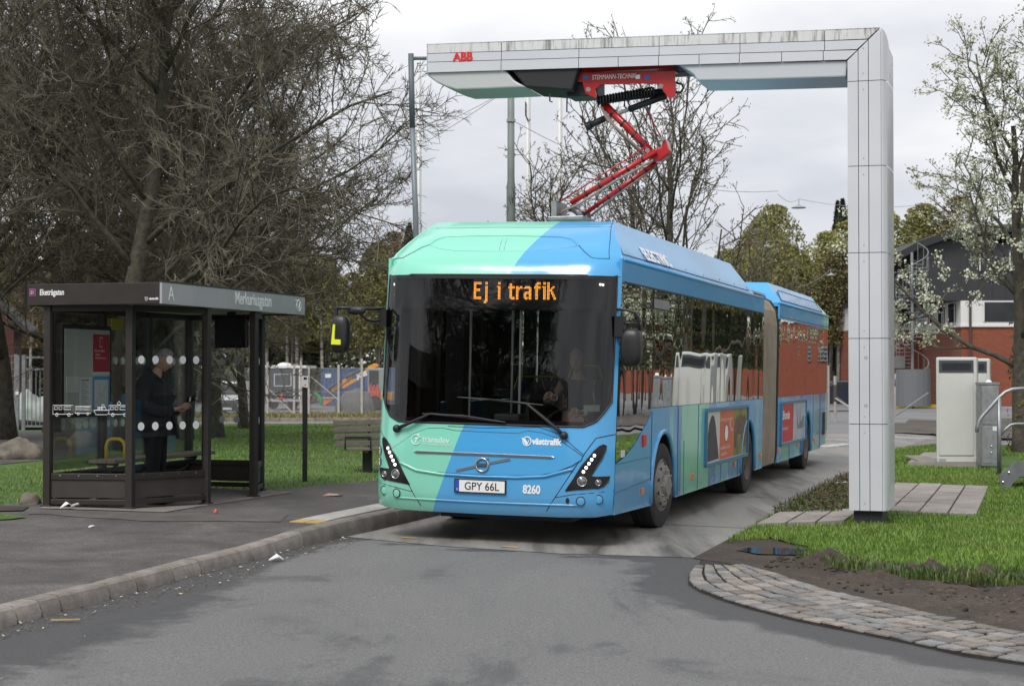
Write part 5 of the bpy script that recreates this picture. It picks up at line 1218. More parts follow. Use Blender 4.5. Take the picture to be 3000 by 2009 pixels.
# roof
RU0, RU1, RW0, RW1 = -5.29, -3.6, -.52, 3.22; zt_ = 2.712
roof = sb(MB().boxb(RU0+.03,RU1-.03,RW0+.03,RW1-.03,ZR+.02,ZR+.06), 'roof_soffit', mat('soffit', (.3,.3,.29), .6))
sb(MB().boxb(RU0+.02,RU1-.02,RW0+.02,RW1-.02,zt_-.04,zt_-.015), 'roof_top', M_br)
fn_ = sb(MB().boxb(RU0,RU1-.03,RW0,RW0+.03,ZR,zt_), 'fascia', M_br, bevel=.004)
ff = sb(MB().boxb(RU1-.03,RU1,RW0,RW1,ZR,zt_), 'sign_board', M_fas, bevel=.004)
sb(MB().boxb(RU1-.03,RU1+.004,RW0-.004,RW1+.004,zt_,zt_+.018), 'sign_board_cap', M_br)
sb(MB().boxb(RU0,RU0+.03,RW0,RW1,ZR,zt_), 'fascia', M_br); sb(MB().boxb(RU0+.03,RU1-.03,RW1-.03,RW1,ZR,zt_), 'fascia', M_br)
def st_(s, u, v_, z_, size, X, m, par, sx=1, bold=0, align='LEFT'): return text('lettering', s, size, Vector((u,v_,z_))-SL, X, (0,0,1), m, par, sx, .0015, align, bold)
st_('A', RU1+.003, RW0+.13, ZR+.045, .225, (0,1,0), M_white, ff, .9, 0)
st_('Merkuriusgatan', RU1+.003, 1.22, ZR+.07, .205, (0,1,0), M_white, ff, .78, .004)
st_('Eketrägatan', RU0+.19, RW0-.003, ZR+.112, .09, (1,0,0), M_white, fn_, .72, .002)
st_('västtrafik', RU1-.155, RW0-.003, ZR+.045, .034, (1,0,0), M_white, fn_, .9, .001)
sb(MB().boxb(RU0+.06,RU0+.135,RW0-.003,RW0,ZR+.105,ZR+.18), 'line_badge', mat('badge_rim', (.45,.2,.45), .5), fn_)
sb(MB().boxb(RU0+.065,RU0+.13,RW0-.005,RW0-.001,ZR+.11,ZR+.175), 'line_badge', mat('badge_plum', (.12,.02,.1), .5), fn_)
st_('21', RU0+.0975, RW0-.006, ZR+.125, .05, (1,0,0), mat('badge_digits', (.8,.45,.3), .5), fn_, .9, .001, 'CENTER')
def sring(c, r_, X, par):
    X = Vector(X); sb(MB().tube([Vector(c) + X*r_*math.cos(k*math.pi/10) + Vector((0,0,r_*math.sin(k*math.pi/10))) for k in range(21)], r_*.1, 4, False), 'logo', M_white, par)
    sb(MB().tube([Vector(c) + X*a_*r_ + Vector((0,0,b_*r_)) for a_, b_ in ((-1.3,1.0),(-.5,.3),(0,-.75),(.55,.75))], r_*.13, 4), 'logo', M_white, par)
sring((RU1+.003, 3.02, ZR+.115), .07, (0,1,0), ff); sring((RU1-.185, RW0-.003, ZR+.055), .018, (1,0,0), fn_)
# timetable case, posters
tcs = sb(MB().boxb(-4.99,-4.92,-.36,.70,1.24,2.28), 'timetable_case', M_br, bevel=.006)
sb(MB().boxb(-4.92,-4.915,-.31,.65,1.29,2.23), 'notice_board', mat('board_pale', (.5,.5,.46), .6), tcs)
def poster(v0, v1, z0, z1, m, lift=.004): return sb(MB().boxb(-4.915,-4.915+lift,v0,v1,z0,z1), 'poster', m, tcs)
M_prd = mat('poster_red', (.42,.02,.05), .5); M_pbl = mat('poster_blue', (.06,.3,.6), .5); M_pw = mat('poster_white', (.66,.67,.66), .6)
p1_ = poster(.28,.64,1.75,2.18,M_prd); poster(.28,.64,1.72,1.75,M_pw)
st_('Köp din biljett\n i appen\n Reseplaneraren', -4.909, .31, 1.98, .04, (0,1,0), mat('poster_pink', (.75,.4,.42), .5), tcs, .95)
sb(MB().boxb(-4.911,-4.909,.42,.48,2.03,2.15), 'poster_drawing', MATS['poster_pink'], tcs); sb(MB().boxb(-4.909,-4.907,.427,.473,2.045,2.135), 'poster_drawing', M_prd, tcs)
poster(.28,.64,1.31,1.70,M_pbl); poster(.31,.61,1.34,1.66,M_pw,.006)
for a_, b_ in (((.35,1.4),(.57,1.6)),((.4,1.62),(.48,1.36)),((.34,1.52),(.58,1.45))): sb(MB().bar((-4.908,a_[0],a_[1]), (-4.908,b_[0],b_[1]), .004, .002, (1,0,0)), 'map_line', M_grey, tcs)
poster(.0,.25,1.30,1.69,M_pw,.005); st_('Så reser du ABC', -4.909, .02, 1.65, .025, (0,1,0), M_navy, tcs)
for k in range(14): sb(MB().boxb(-4.910,-4.9085,.02,.02+.1+.03*((k*7)%3),1.62-k*.022,1.628-k*.022), 'print_line', mat('print_grey', (.3,.33,.38), .6), tcs)
poster(-.28,-.03,1.52,1.70,M_pw,.005); poster(-.28,-.03,1.31,1.5,mat('map_pale', (.5,.53,.5), .6),.005)
for k in range(4): sb(MB().boxb(-4.910,-4.9085,-.26,-.05,1.67-k*.035,1.672-k*.035), 'print_line', MATS['print_grey'], tcs)
sb(MB().ball((-4.90,.64,1.36), (.01,.04,.05), 12, 8), 'blue_sticker', M_pbl, tcs)
sb(MB().boxb(-5.02,-5.0,.85,1.1,2.25,2.38), 'yellow_notice', mat('notice_yellow', (.5,.42,.03), .6))
# information screen
scn = sb(MB().boxb(-4.42,-3.98,2.3,2.38,2.05,2.44), 'information_screen', M_black_s, bevel=.008)
sb(MB().boxb(-4.25,-4.15,2.32,2.36,2.44,2.5), 'screen_bracket', M_black, scn)
# bench with yellow arm loop
M_wood = mat('bench_wood', (.3,.25,.19), .8, c2=(.2,.165,.125), vs=5, bump=.3, bs=40)
for k in range(3): sb(MB().boxb(-4.86+.115*k,-4.75+.115*k,.1,2.55,.72,.76), 'bench_slat', M_wood, bevel=.006)
for v_ in (.3,1.2,2.2):
    sb(MB().tube([(-5.0,v_,.72),(-4.6,v_,.70)], .018, 6), 'bench_bracket', M_black); sb(MB().tube([(-5.0,v_,.45),(-4.75,v_,.56),(-4.62,v_,.69)], .016, 6), 'bench_bracket', M_black, smooth=True)
M_yel = mat('arm_yellow', (.62,.42,.01), .4)
for v_ in (.42,): sb(MB().tube([(-4.82,v_,.76),(-4.82,v_,.9),(-4.80,v_,.955),(-4.75,v_,.985),(-4.65,v_,.985),(-4.60,v_,.955),(-4.58,v_,.9),(-4.58,v_,.76)], .02, 10), 'bench_arm', M_yel, smooth=True)

# ================================================================== PEOPLE
M_skin = mat('skin', (.55,.33,.25), .55, c2=(.48,.26,.19), vs=12); M_hair = mat('hair_grey', (.34,.33,.31), .7, c2=(.18,.17,.16), vs=30)
M_coat = mat('coat_navy', (.02,.022,.03), .85, c2=(.012,.013,.018), vs=6, bump=.3, bs=25); M_trs = mat('trousers_dark', (.01,.011,.014), .9, bump=.2, bs=25); M_shoe = mat('shoe_black', (.012,.011,.01), .5)
def skin(name, pts, eds, m, parent=None, sub=2, extra=None):
    me = bpy.data.meshes.new(name); me.from_pydata([p[0] for p in pts], eds, []); o = bpy.data.objects.new(name, me); col.objects.link(o)
    o.modifiers.new('s', 'SKIN'); sv = me.skin_vertices[0].data
    for i, p in enumerate(pts): sv[i].radius = p[1] if isinstance(p[1], tuple) else (p[1], p[1])
    sv[0].use_root = True
    ms = o.modifiers.new('u', 'SUBSURF'); ms.levels = sub; ms.render_levels = sub
    dg = bpy.context.evaluated_depsgraph_get(); me2 = bpy.data.meshes.new_from_object(o.evaluated_get(dg)); bpy.data.objects.remove(o)
    if extra:
        bm = bmesh.new(); bm.from_mesh(me2)
        for e in extra:
            t = bpy.data.meshes.new('x'); t.from_pydata(e.v, [], e.f); bm.from_mesh(t)
        bm.to_mesh(me2); bm.free()
    me2.polygons.foreach_set('use_smooth', [True]*len(me2.polygons)); me2.materials.clear(); me2.materials.append(m); me2.name = name
    return link(name, me2, parent)
def chain(pts, lst, eds, start=None):
    prev = start
    for p in lst:
        pts.append(p); i = len(pts)-1
        if prev is not None: eds.append((prev, i))
        prev = i
    return prev
def head_mesh(c, tilt, yaw=0):
    """head facing +x: cranium, brow, nose, chin, ears"""
    b = MB(); rt = Matrix.Rotation(yaw, 3, 'Z') @ Matrix.Rotation(tilt, 3, 'Y')
    def fn(q):
        g = 1.0
        G = lambda d, s_, a: a*math.exp(-((q - Vector(d).normalized()).length/s_)**2)
        g += G((1,0,-.12), .17, .17) + G((1,0,.02), .12, .05)         # nose
        g += G((.8,0,-.95), .25, .13) + G((.9,0,-.55), .2, .03)       # chin, mouth
        g += G((.9,0,.25), .3, .03) - G((.9,.36,.08), .16, .07) - G((.9,-.36,.08), .16, .07)
        g -= G((-.6,0,-.9), .55, .16) + G((.25,.75,-.75), .35, .08) + G((.25,-.75,-.75), .35, .08)
        g += G((-.1,1,-.05), .14, .12) + G((-.1,-1,-.05), .14, .12)   # ears
        return g
    b.ball((0,0,0), (.098,.076,.122), 32, 24, fn)
    b.v = [tuple(Vector(c) + rt @ Vector(p)) for p in b.v]
    h = MB()
    def hf(q): return 1.06 if (q.z > .15 or q.x < -.15) else .9
    h.ball((-.008,0,.012), (.1,.08,.124), 28, 20, lambda q: (1.07 + .03*mnoise.noise(q*9)) if (q.z > .32 + .5*max(0, q.x) or (q.x < -.2 and q.z > -.45)) else .86)
    h.v = [tuple(Vector(c) + rt @ Vector(p)) for p in h.v]
    ey = [tuple(Vector(c) + rt @ Vector((.087, s_*.03, .012))) for s_ in (1,-1)]
    return b, h, ey
def hand(pts, eds, wrist, palm_dir, side_dir, curl, idx, k=1.0):
    """palm and five fingers from a wrist vertex"""
    w_ = Vector(wrist); pd_ = Vector(palm_dir).normalized(); sd_ = Vector(side_dir).normalized(); dn = Vector(curl).normalized()
    pm = chain(pts, [(tuple(w_ + pd_*.045*k), (.03*k,.017*k))], eds, idx)
    kn_ = chain(pts, [(tuple(w_ + pd_*.085*k), (.034*k,.015*k))], eds, pm)
    for i, (o_, ln) in enumerate(((-.03,.065),(-.01,.075),(.01,.07),(.03,.055))):
        s0 = w_ + pd_*.092*k + sd_*o_*k
        chain(pts, [(tuple(s0), .0095*k), (tuple(s0 + pd_*ln*.5*k + dn*.012*k), .0088*k), (tuple(s0 + pd_*ln*.75*k + dn*.035*k), .008*k), (tuple(s0 + pd_*ln*.72*k + dn*.058*k), .007*k)], eds, kn_)
    chain(pts, [(tuple(w_ + pd_*.035*k - sd_*.035*k), .012*k), (tuple(w_ + pd_*.07*k - sd_*.05*k + dn*.015*k), .010*k), (tuple(w_ + pd_*.1*k - sd_*.042*k + dn*.028*k), .008*k)], eds, pm)

# --- man waiting in the shelter, facing right, looking down at what he holds
mp_ = gp(458, 1474, .17); mz = T(mp_.x, mp_.y) + hp(mp_.x, mp_.y) + .006
pts = [((-.02,0,.93), (.15,.13))]; eds = []
ch = chain(pts, [((-.03,0,1.1), (.15,.12)), ((-.04,0,1.3), (.17,.13)), ((-.03,0,1.41), (.11,.09)), ((.0,0,1.48), (.058,.058)), ((.035,0,1.56), (.055,.055))], eds, 0)
for s_ in (1, -1):
    chain(pts, [((-.02,s_*.1,.87), .095), ((.0,s_*.11,.5), .062), ((-.03,s_*.115,.12), .042), ((-.02,s_*.115,.06), .045), ((.12,s_*.125,.035), .035)], eds, 0)
arm_end = {}
for s_ in (1, -1):
    sh_ = chain(pts, [((-.05,s_*.18,1.36), .05), ((-.07,s_*.24,1.12), .045), ((.13,s_*.17,1.04), .037), ((.25,s_*.07,1.075), .027)], eds, 2)
    hand(pts, eds, (.25,s_*.07,1.075), (.9,-s_*.3,.25), (0,s_*.3,1), (.1,-s_*1,.1), sh_)
hb, hh, ey = head_mesh((.085,0,1.62), rad(28))
man = skin('person', pts, eds, M_skin, None, 2, [hb]); man.location = (mp_.x, mp_.y, mz); man.rotation_euler = (0,0,rad(-8))
tag(man, 'person in dark coat and trousers standing in the shelter looking down', 'person')
hh.build('hair', M_hair, man, smooth=True)
for e in ey: MB().ball(e, (.011,.012,.008), 8, 6).build('eye', mat('eye_dark', (.02,.015,.012), .2), man)
cpts = [((-.03,0,.98), (.235,.215))]; ce = []
chain(cpts, [((-.02,0,.86), (.25,.22)), ((-.01,0,.74), (.262,.23))], ce, 0)
cu_ = chain(cpts, [((-.05,0,1.16), (.225,.215)), ((-.07,0,1.32), (.215,.21)), ((-.05,0,1.43), (.15,.15)), ((-.005,0,1.5), (.085,.082))], ce, 0)
for s_ in (1, -1): chain(cpts, [((-.05,s_*.19,1.37), .105), ((-.085,s_*.25,1.12), .095), ((.12,s_*.18,1.03), .075), ((.24,s_*.085,1.07), .052)], ce, 4)
coat = skin('coat', cpts, ce, M_coat, man, 2)
MB().plate([(.2,-.02,1.0),(.26,-.05,.74),(.29,-.02,.73),(.23,.02,1.0)], (-.06,.1,0)).build('coat_flap', M_coat, coat, bevel=.02)
MB().tube([(-.08,.07,1.49),(-.1,0,1.52),(-.08,-.07,1.49),(.02,-.085,1.44),(.09,-.03,1.36)], [.03,.034,.03,.026,.014], 8).build('collar', M_coat, coat, smooth=True)
for s_ in (1, -1):
    chain_p = []; ee = []
    chain(chain_p, [((-.02,s_*.1,.9), .125), ((.0,s_*.11,.5), .085), ((-.025,s_*.115,.1), .07)], ee)
    skin('trouser_leg', chain_p, ee, M_trs, man, 2)
    rbox('shoe', (.05,s_*.12,.045), (.15,.055,.05), M_shoe, man, 2.6)
wal = empty('wallet', man.matrix_basis @ Vector((.40,0,1.17)), rad(-8)); tag(wal, 'open black wallet held by the person in the shelter', 'wallet')
MB().plate([(-.05,-.02,-.03),(.06,-.02,-.005),(.07,-.02,.065),(-.03,-.02,.035)], (0,.008,0)).build('wallet_flap', M_black_s, wal)
MB().plate([(-.05,-.018,-.03),(.06,-.018,-.005),(.055,.06,.0),(-.05,.06,-.02)], (0,0,.008)).build('wallet_flap', M_black_s, wal)
MB().plate([(-.012,-.0225,-.015),(.006,-.0225,-.01),(.012,-.0225,.04),(-.004,-.0225,.035)], (0,.002,0)).build('card', M_pw, wal)

# --- bus driver (seated, facing the windscreen); local frame of the bus
dr = empty('driver_tmp', (0,0,0)); bpy.data.objects.remove(dr)
pts = [((.55,1.12,1.12), (.17,.13))]; eds = []
chain(pts, [((.55,1.16,1.35), (.16,.12)), ((.55,1.15,1.56), (.18,.12)), ((.55,1.13,1.67), (.1,.085)), ((.55,1.1,1.74), .057), ((.55,1.08,1.81), .056)], eds, 0)
for s_ in (1, -1): chain(pts, [((.55+s_*.1,1.0,1.1), .095), ((.55+s_*.13,.68,1.12), .065), ((.55+s_*.13,.6,.75), .05), ((.55+s_*.13,.45,.62), .045)], eds, 0)
sh_ = chain(pts, [((.75,1.12,1.62), .062), ((.82,1.0,1.38), .05), ((.78,.76,1.28), .038), ((.72,.66,1.34), .028)], eds, 2); hand(pts, eds, (.72,.66,1.34), (-.5,-.7,.1), (0,.2,1), (-.3,-.3,-.8), sh_)
sh_ = chain(pts, [((.35,1.12,1.62), .062), ((.26,1.0,1.4), .05), ((.34,.74,1.42), .038), ((.44,.58,1.5), .028)], eds, 2); hand(pts, eds, (.44,.58,1.5), (-.2,-.6,.1), (.1,.1,1), (-.6,-.2,-.6), sh_)
hb, hh, ey = head_mesh((0,0,0), rad(8)); mh = Matrix.Translation((.55,1.04,1.88)) @ Matrix.Rotation(rad(-90), 4, 'Z')
for b_ in (hb, hh): b_.v = [tuple(mh @ Vector(p)) for p in b_.v]
drv = skin('person', pts, eds, M_skin, None, 2, [hb]); drv.matrix_world = BM
tag(drv, 'person in dark uniform seated behind the steering wheel of the bus', 'person')
hh.build('hair', M_hair, drv, smooth=True)
jp = [((.55,1.13,1.08), (.2,.15))]; je = []
chain(jp, [((.55,1.17,1.35), (.19,.145)), ((.55,1.16,1.56), (.2,.145)), ((.55,1.13,1.68), (.1,.09))], je, 0)
chain(jp, [((.77,1.12,1.62), .078), ((.84,1.0,1.38), .065), ((.79,.78,1.28), .052), ((.745,.7,1.32), .042)], je, 2)
chain(jp, [((.33,1.12,1.62), .078), ((.24,1.0,1.4), .065), ((.33,.76,1.41), .052), ((.41,.63,1.475), .042)], je, 2)
jk = skin('jacket', jp, je, M_coat, drv, 2)
for a_, b_ in (((.745,.7,1.32),(.73,.675,1.335)),((.41,.63,1.475),(.425,.605,1.488))): MB().tube([a_, b_], .04, 12).build('shirt_cuff', M_white, jk)
for s_ in (1, -1):
    tp = []; te = []; chain(tp, [((.55+s_*.1,1.05,1.1), .12), ((.55+s_*.13,.68,1.12), .085), ((.55+s_*.13,.58,.7), .07)], te); skin('trouser_leg', tp, te, M_trs, drv, 1)
# ================================================================== STREET FURNITURE AND NEAR THINGS
# --- park bench on the lawn
bz = gp(1045, 1384, .15); b0 = Vector((-2.73, 25.7, bz.z))
bench = empty('park_bench', b0 + Vector((.55,.1,-.02)), 0); tag(bench, 'weathered grey wooden slat bench on a black post behind the bus', 'bench')
def bb(mb, name, m, **k):
    mb.v = [tuple(Vector(p) - Vector((.55,.1,-.02))) for p in mb.v]; return mb.build(name, m, bench, **k)
M_bw = mat('bench_grey_wood', (.17,.15,.13), .85, c2=(.1,.088,.078), vs=4, bump=.4, bs=30)
for k in range(4): bb(MB().bar((.0+.015*k,.36-.05*k,.74-.105*k), (2.0,.30-.05*k,.79-.105*k), .03, .078), 'back_slat', M_bw, bevel=.005)
for k in range(4): bb(MB().bar((.22,.18-.11*k,.355), (2.0,.14-.11*k,.385), .09, .035), 'seat_slat', M_bw, bevel=.005)
for x_ in (.55, 1.7):
    bb(MB().boxb(x_-.07,x_+.07,.0,.14,-.1,.34), 'post', M_black); bb(MB().bar((x_,.2,.3), (x_,.4,.76), .05, .03, (1,0,0)), 'back_bracket', M_black); bb(MB().bar((x_,.3,.325), (x_,-.24,.325), .06, .03), 'seat_bracket', M_black)
bb(MB().tube([(.24,-.2,.37),(.24,-.2,.53),(.62,-.2,.53),(.62,-.2,.37)], .017, 8), 'arm_rest', M_black); bb(MB().bar((.24,-.2,.535), (.62,-.2,.535), .05, .04), 'arm_pad', M_black)
# --- ticket reader post
p = gp(893, 1412, .15); rd = empty('reader_post', p); tag(rd, 'slim black post with a pale card reader box on the lawn edge', 'ticket reader')
MB().boxb(-.032,.032,-.032,.032,-.1,1.33).build('post', M_black, rd, bevel=.005)
rb_ = MB().hexa([(-.035,-.06,1.31),(.06,-.06,1.29),(.06,.05,1.29),(-.035,.05,1.31),(-.035,-.06,1.46),(.052,-.06,1.455),(.052,.05,1.455),(-.035,.05,1.46)]).build('reader_box', mat('reader_pale', (.55,.55,.52), .5), rd, bevel=.006)
MB().boxb(-.012,.03,-.065,-.06,1.415,1.445).build('reader_display', M_black_s, rb_); MB().ball((.01,-.06,1.34), (.01,.006,.01), 8, 6).build('reader_button', M_redr, rb_)
# --- stop pole behind the arm tip
pole = empty('stop_pole', tz(-1.47, 27, .15)); tag(pole, 'blue-grey steel pole with short side arm behind the tip of the portal', 'pole')
M_pole = mat('pole_bluegrey', (.2,.24,.26), .5, .3, c2=(.15,.18,.2), vs=3)
def rel(o, px, py, Y): return pd(px, py, Y) - o.location
MB().tube([(0,0,-.1), rel(pole,1218,640,27), rel(pole,1208,370,27)], [.048,.045,.042], 14).build('lower_tube', M_pole, pole, smooth=True)
MB().tube([rel(pole,1208,375,27), rel(pole,1204,158,27)], .046, 14).build('upper_tube', mat('pole_slate', (.1,.13,.14), .5), pole, smooth=True)
MB().tube([rel(pole,1206,172,27), rel(pole,1275,171,27)], .028, 10).build('side_arm', MATS['pole_slate'], pole, smooth=True)
# --- lamp mast and span wires
mast = empty('lamp_mast', tz(-.05, 46)); tag(mast, 'thick grey-green steel mast with a clamp and span wires behind the bus', 'mast')
M_mast = mat('mast_greygreen', (.2,.235,.215), .55, c2=(.16,.19,.175), vs=2)
MB().tube([(0,0,-.1), rel(mast,1497,548,46), rel(mast,1497,530,46), rel(mast,1497,165,46)], [.125,.122,.1,.092], 18).build('shaft', M_mast, mast, smooth=True)
MB().tube([rel(mast,1497,358,46), rel(mast,1497,350,46)], .125, 14).build('clamp', M_grey, mast)
for (x_, y_, Y, x2, y2, Y2) in ((1488,262,46,700,470,44),(1488,262,46,700,620,60),(1508,357,46,2279,560,52)):
    a = rel(mast,x_,y_,Y); b = rel(mast,x2,y2,Y2); pts = [a.lerp(b, t/10) - Vector((0,0,.6*(1-(2*t/10-1)**2))) for t in range(11)]
    MB().tube(pts, .009, 4).build('span_wire', M_grey, mast)
def pendant(px, py, Y, lab, wires):
    o = empty('pendant_lamp', pd(px, py, Y)); tag(o, lab, 'street lamp'); o.scale = (.62,)*3
    MB().lathe([(.001,.16),(.05,.15),(.09,.1),(.26,.04),(.36,.0),(.36,-.03),(.001,-.04)], (0,0,0), (0,0,1), 20).build('lamp_shade', mat('lamp_grey', (.3,.31,.32), .5), o, smooth=True)
    MB().tube([(0,0,.15),(0.02,0,.42)], .02, 6).build('hanger', M_grey, o)
    for (x2, y2, Y2) in wires:
        b = rel(o, x2, y2, Y2)/.62; MB().tube([Vector((.02,0,.42)).lerp(b, t/8) - Vector((0,0,.25*(1-(2*t/8-1)**2))) for t in range(9)], .012, 4).build('wire', M_grey, o)
pendant(2340, 608, 52, 'grey pendant street lamp hung on a wire high above the bus rear', [(2279,568,52),(2700,600,52)])
pendant(2246, 722, 80, 'small grey pendant lamp hanging before the green trees', [(1900,700,80),(2700,690,85)])
pendant(2434, 806, 75, 'white pendant lamp beside the portal column with a sloping stay', [(2330,842,75),(2640,796,80)])
# --- flag poles
M_flag = mat('flagpole_white', (.62,.62,.6), .4)
for (px, topy, Y, lab) in ((1546,150,58,'white flagpole with a dark rope loop behind the pantograph'),(1640,150,62,'white flagpole between the lamp mast and the budding tree, partly behind the pantograph arm'),(1226,186,60,'white flagpole close beside the blue-grey stop pole')):
    x_ = (px-1500)/F*Y; o = empty('flagpole', tz(x_, Y)); tag(o, lab, 'flagpole', 'flagpoles behind the bus')
    tp_ = rel(o, px, topy, Y); MB().tube([(0,0,0), (0,0,tp_.z)], [.085,.06], 12).build('shaft', M_flag, o, smooth=True); MB().ball((0,0,tp_.z), (.08,.08,.06), 10, 6).build('finial', M_flag, o, smooth=True)
    if px == 1546:
        MB().tube([rel(o,px-6,300,Y)+Vector((0,-.1,0)), rel(o,px-6,340,Y)+Vector((0,-.1,0)), rel(o,px+2,356,Y)+Vector((0,-.12,0)), rel(o,px+8,352,Y)+Vector((0,-.1,0))], .025, 6).build('rope', M_black, o)
    MB().tube([(.1,-.05,1.2),(.08,-.05,tp_.z-.1)], .008, 4).build('halyard', M_grey, o)
# --- boulders and stones
M_rock = mat('boulder_rock', (.22,.19,.15), .9, c2=(.09,.08,.065), vs=3, bump=.8, bs=12)
def rock(px, py, r3, lab, seed, m=M_rock, h=.12):
    p = gp(px, py, h); f = lambda q: 1 + .22*mnoise.noise(q*1.6 + Vector((seed,0,0))) + .08*mnoise.noise(q*5 + Vector((seed,2,0)))
    o = MB().ball((0,0,r3[2]*.55), r3, 26, 18, f).build('boulder', m, smooth=True); o.location = p; return tag(o, lab, 'boulder')
rock(58, 1352, (.37,.3,.24), 'dark mossy boulder lying on the path beside the steel gate', 1)
rock(243, 1316, (.27,.25,.23), 'rounded tan boulder on the path seen through the shelter glass', 5, mat('rock_tan', (.28,.22,.15), .9, c2=(.17,.13,.09), vs=3, bump=.6, bs=12))
rock(88, 1486, (.12,.13,.11), 'small brown stone lying against the shelter corner post', 9)
# --- left gate, mesh fence, shed, tarpaulin heap, tyre
G0 = gp(70, 1256, .1); GY = G0.y
gate = empty('steel_gate', G0); tag(gate, 'galvanised steel gate with upright bars and a white padlock', 'gate')
H_ = 2.2
def gx_(px): return (px-1500)/F*GY - G0.x
for px in (52, 70, 190): MB().boxb(gx_(px)-.05,gx_(px)+.05,-.05,.05,-.2,H_+.02).build('gate_post', M_steel_g, gate)
for z_ in (.08, H_-.4, H_-.05): MB().bar((gx_(72),0,z_), (gx_(188),0,z_), .05, .06).build('gate_rail', M_steel_g, gate)
for k in range(1, 10):
    x_ = gx_(70) + (gx_(190)-gx_(70))*k/10; MB().cyl((x_,0,.08), (x_,0,H_-.4), .014, 8).build('gate_bar', M_steel_g, gate)
pk = MB().boxb(gx_(53)-.05,gx_(53)+.05,-.1,-.05,1.02,1.12).build('padlock', M_white, gate, bevel=.01); MB().tube([(gx_(53)-.03,-.07,1.1),(gx_(53)-.02,-.07,1.17),(gx_(53)+.02,-.07,1.17),(gx_(53)+.03,-.07,1.1)], .009, 6).build('shackle', M_chrome, pk)
def mesh_fence(name, lab, pa, pb_, h, postn, m=M_steel_g, vstep=.12, hstep=.2):
    pa = Vector(pa); pb_ = Vector(pb_); o = empty(name, pa); tag(o, lab, 'fence'); d_ = pb_ - pa; L_ = d_.length; n = int(L_/vstep)
    for k in range(postn+1): c = d_*k/postn; MB().boxb(c.x-.04,c.x+.04,c.y-.04,c.y+.04,-.3+c.z,h+.05+c.z).build('post', m, o)
    for q in range(postn):
        b = MB(); i0, i1 = int(n*q/postn), int(n*(q+1)/postn)
        for k in range(i0, i1+1): c = d_*k/n; b.add([c+Vector((-.006,0,.05)), c+Vector((.006,0,.05)), c+Vector((.006,0,h)), c+Vector((-.006,0,h))], [(0,1,2,3)])
        for z_ in [.05 + hstep*i for i in range(int(h/hstep)+1)]:
            c0, c1 = d_*i0/n, d_*i1/n; b.add([c0+Vector((0,-.01,z_-.009)), c1+Vector((0,-.01,z_-.009)), c1+Vector((0,-.01,z_+.009)), c0+Vector((0,-.01,z_+.009))], [(0,1,2,3)])
        stuff(b.build('wire_mesh', m, o))
    return o
mesh_fence('mesh_fence', 'grey welded mesh fence left of the steel gate', tz(gx_(-260)+G0.x, GY, .05), tz(gx_(46)+G0.x, GY, .05), 2.25, 3)
mesh_fence('mesh_fence', 'grey welded mesh fence running on behind the bus shelter', tz(gx_(196)+G0.x, GY+.4, .05), tz((560-1500)/F*56, 56, .0), 2.3, 7)
SY = GY + 9; sh0 = pd(-60, 1240, SY); shed = empty('red_shed', tz(sh0.x, SY)); tag(shed, 'red wooden shed with dark pitched roof behind the gate', 'shed')
def sx(px): return (px-1500)/F*SY - shed.location.x
zrf = lambda px, py: pd(px, py, SY).z - shed.location.z
M_redw = mat('red_boards', (.085,.024,.018), .8, c2=(.055,.017,.014), vs=3)
wl = MB().plate([(sx(-250),0,-.2),(sx(40),0,-.2),(sx(40),0,zrf(40,948)),(sx(-5),0,zrf(0,905)),(sx(-250),0,zrf(-250,1150)*0+2.3)], (0,1.0,0)).build('wall', M_redw, shed)
for k in range(22): MB().boxb(sx(-250)+k*.14,sx(-250)+k*.14+.03,-.02,0,-.1,2.4).build('board_batten', M_redw, wl)
MB().plate([(sx(84),-.15,zrf(80,978)),(sx(-8),-.15,zrf(-8,892)),(sx(-8),-.15,zrf(-8,880)),(sx(92),-.15,zrf(88,970))], (0,1.4,0)).build('roof', mat('roof_dark', (.03,.03,.032), .7), shed)
MB().plate([(sx(-8),-.15,zrf(-8,892)),(sx(-300),-.15,zrf(-8,1000)),(sx(-300),-.15,zrf(-8,990)),(sx(-8),-.15,zrf(-8,880))], (0,1.4,0)).build('roof', MATS['roof_dark'], shed)
tp0 = gp(110, 1250, .08); tp0 = tz((95-1500)/F*(GY+2), GY+2, .05)
tarp = MB().ball((0,0,.1), (1.1,.7,.95), 30, 18, lambda q: 1 + .35*mnoise.noise(q*2.2) + .12*mnoise.noise(q*6)).build('tarpaulin_heap', mat('tarp_pale', (.42,.47,.44), .6, c2=(.3,.34,.32), vs=4), smooth=True); tarp.location = tp0; tag(tarp, 'pale green tarpaulin thrown over a heap behind the gate', 'tarpaulin')
ty = MB().lathe([(.24,-.12),(.4,-.13),(.46,-.08),(.46,.08),(.4,.13),(.24,.12),(.24,-.12)], (0,0,.14), (.1,.0,1), 28).build('old_tyre', M_rubber, smooth=True); ty.location = tz((90-1500)/F*(GY+1), GY+1, .05); tag(ty, 'worn black tyre lying against the tarpaulin behind the gate', 'tyre')
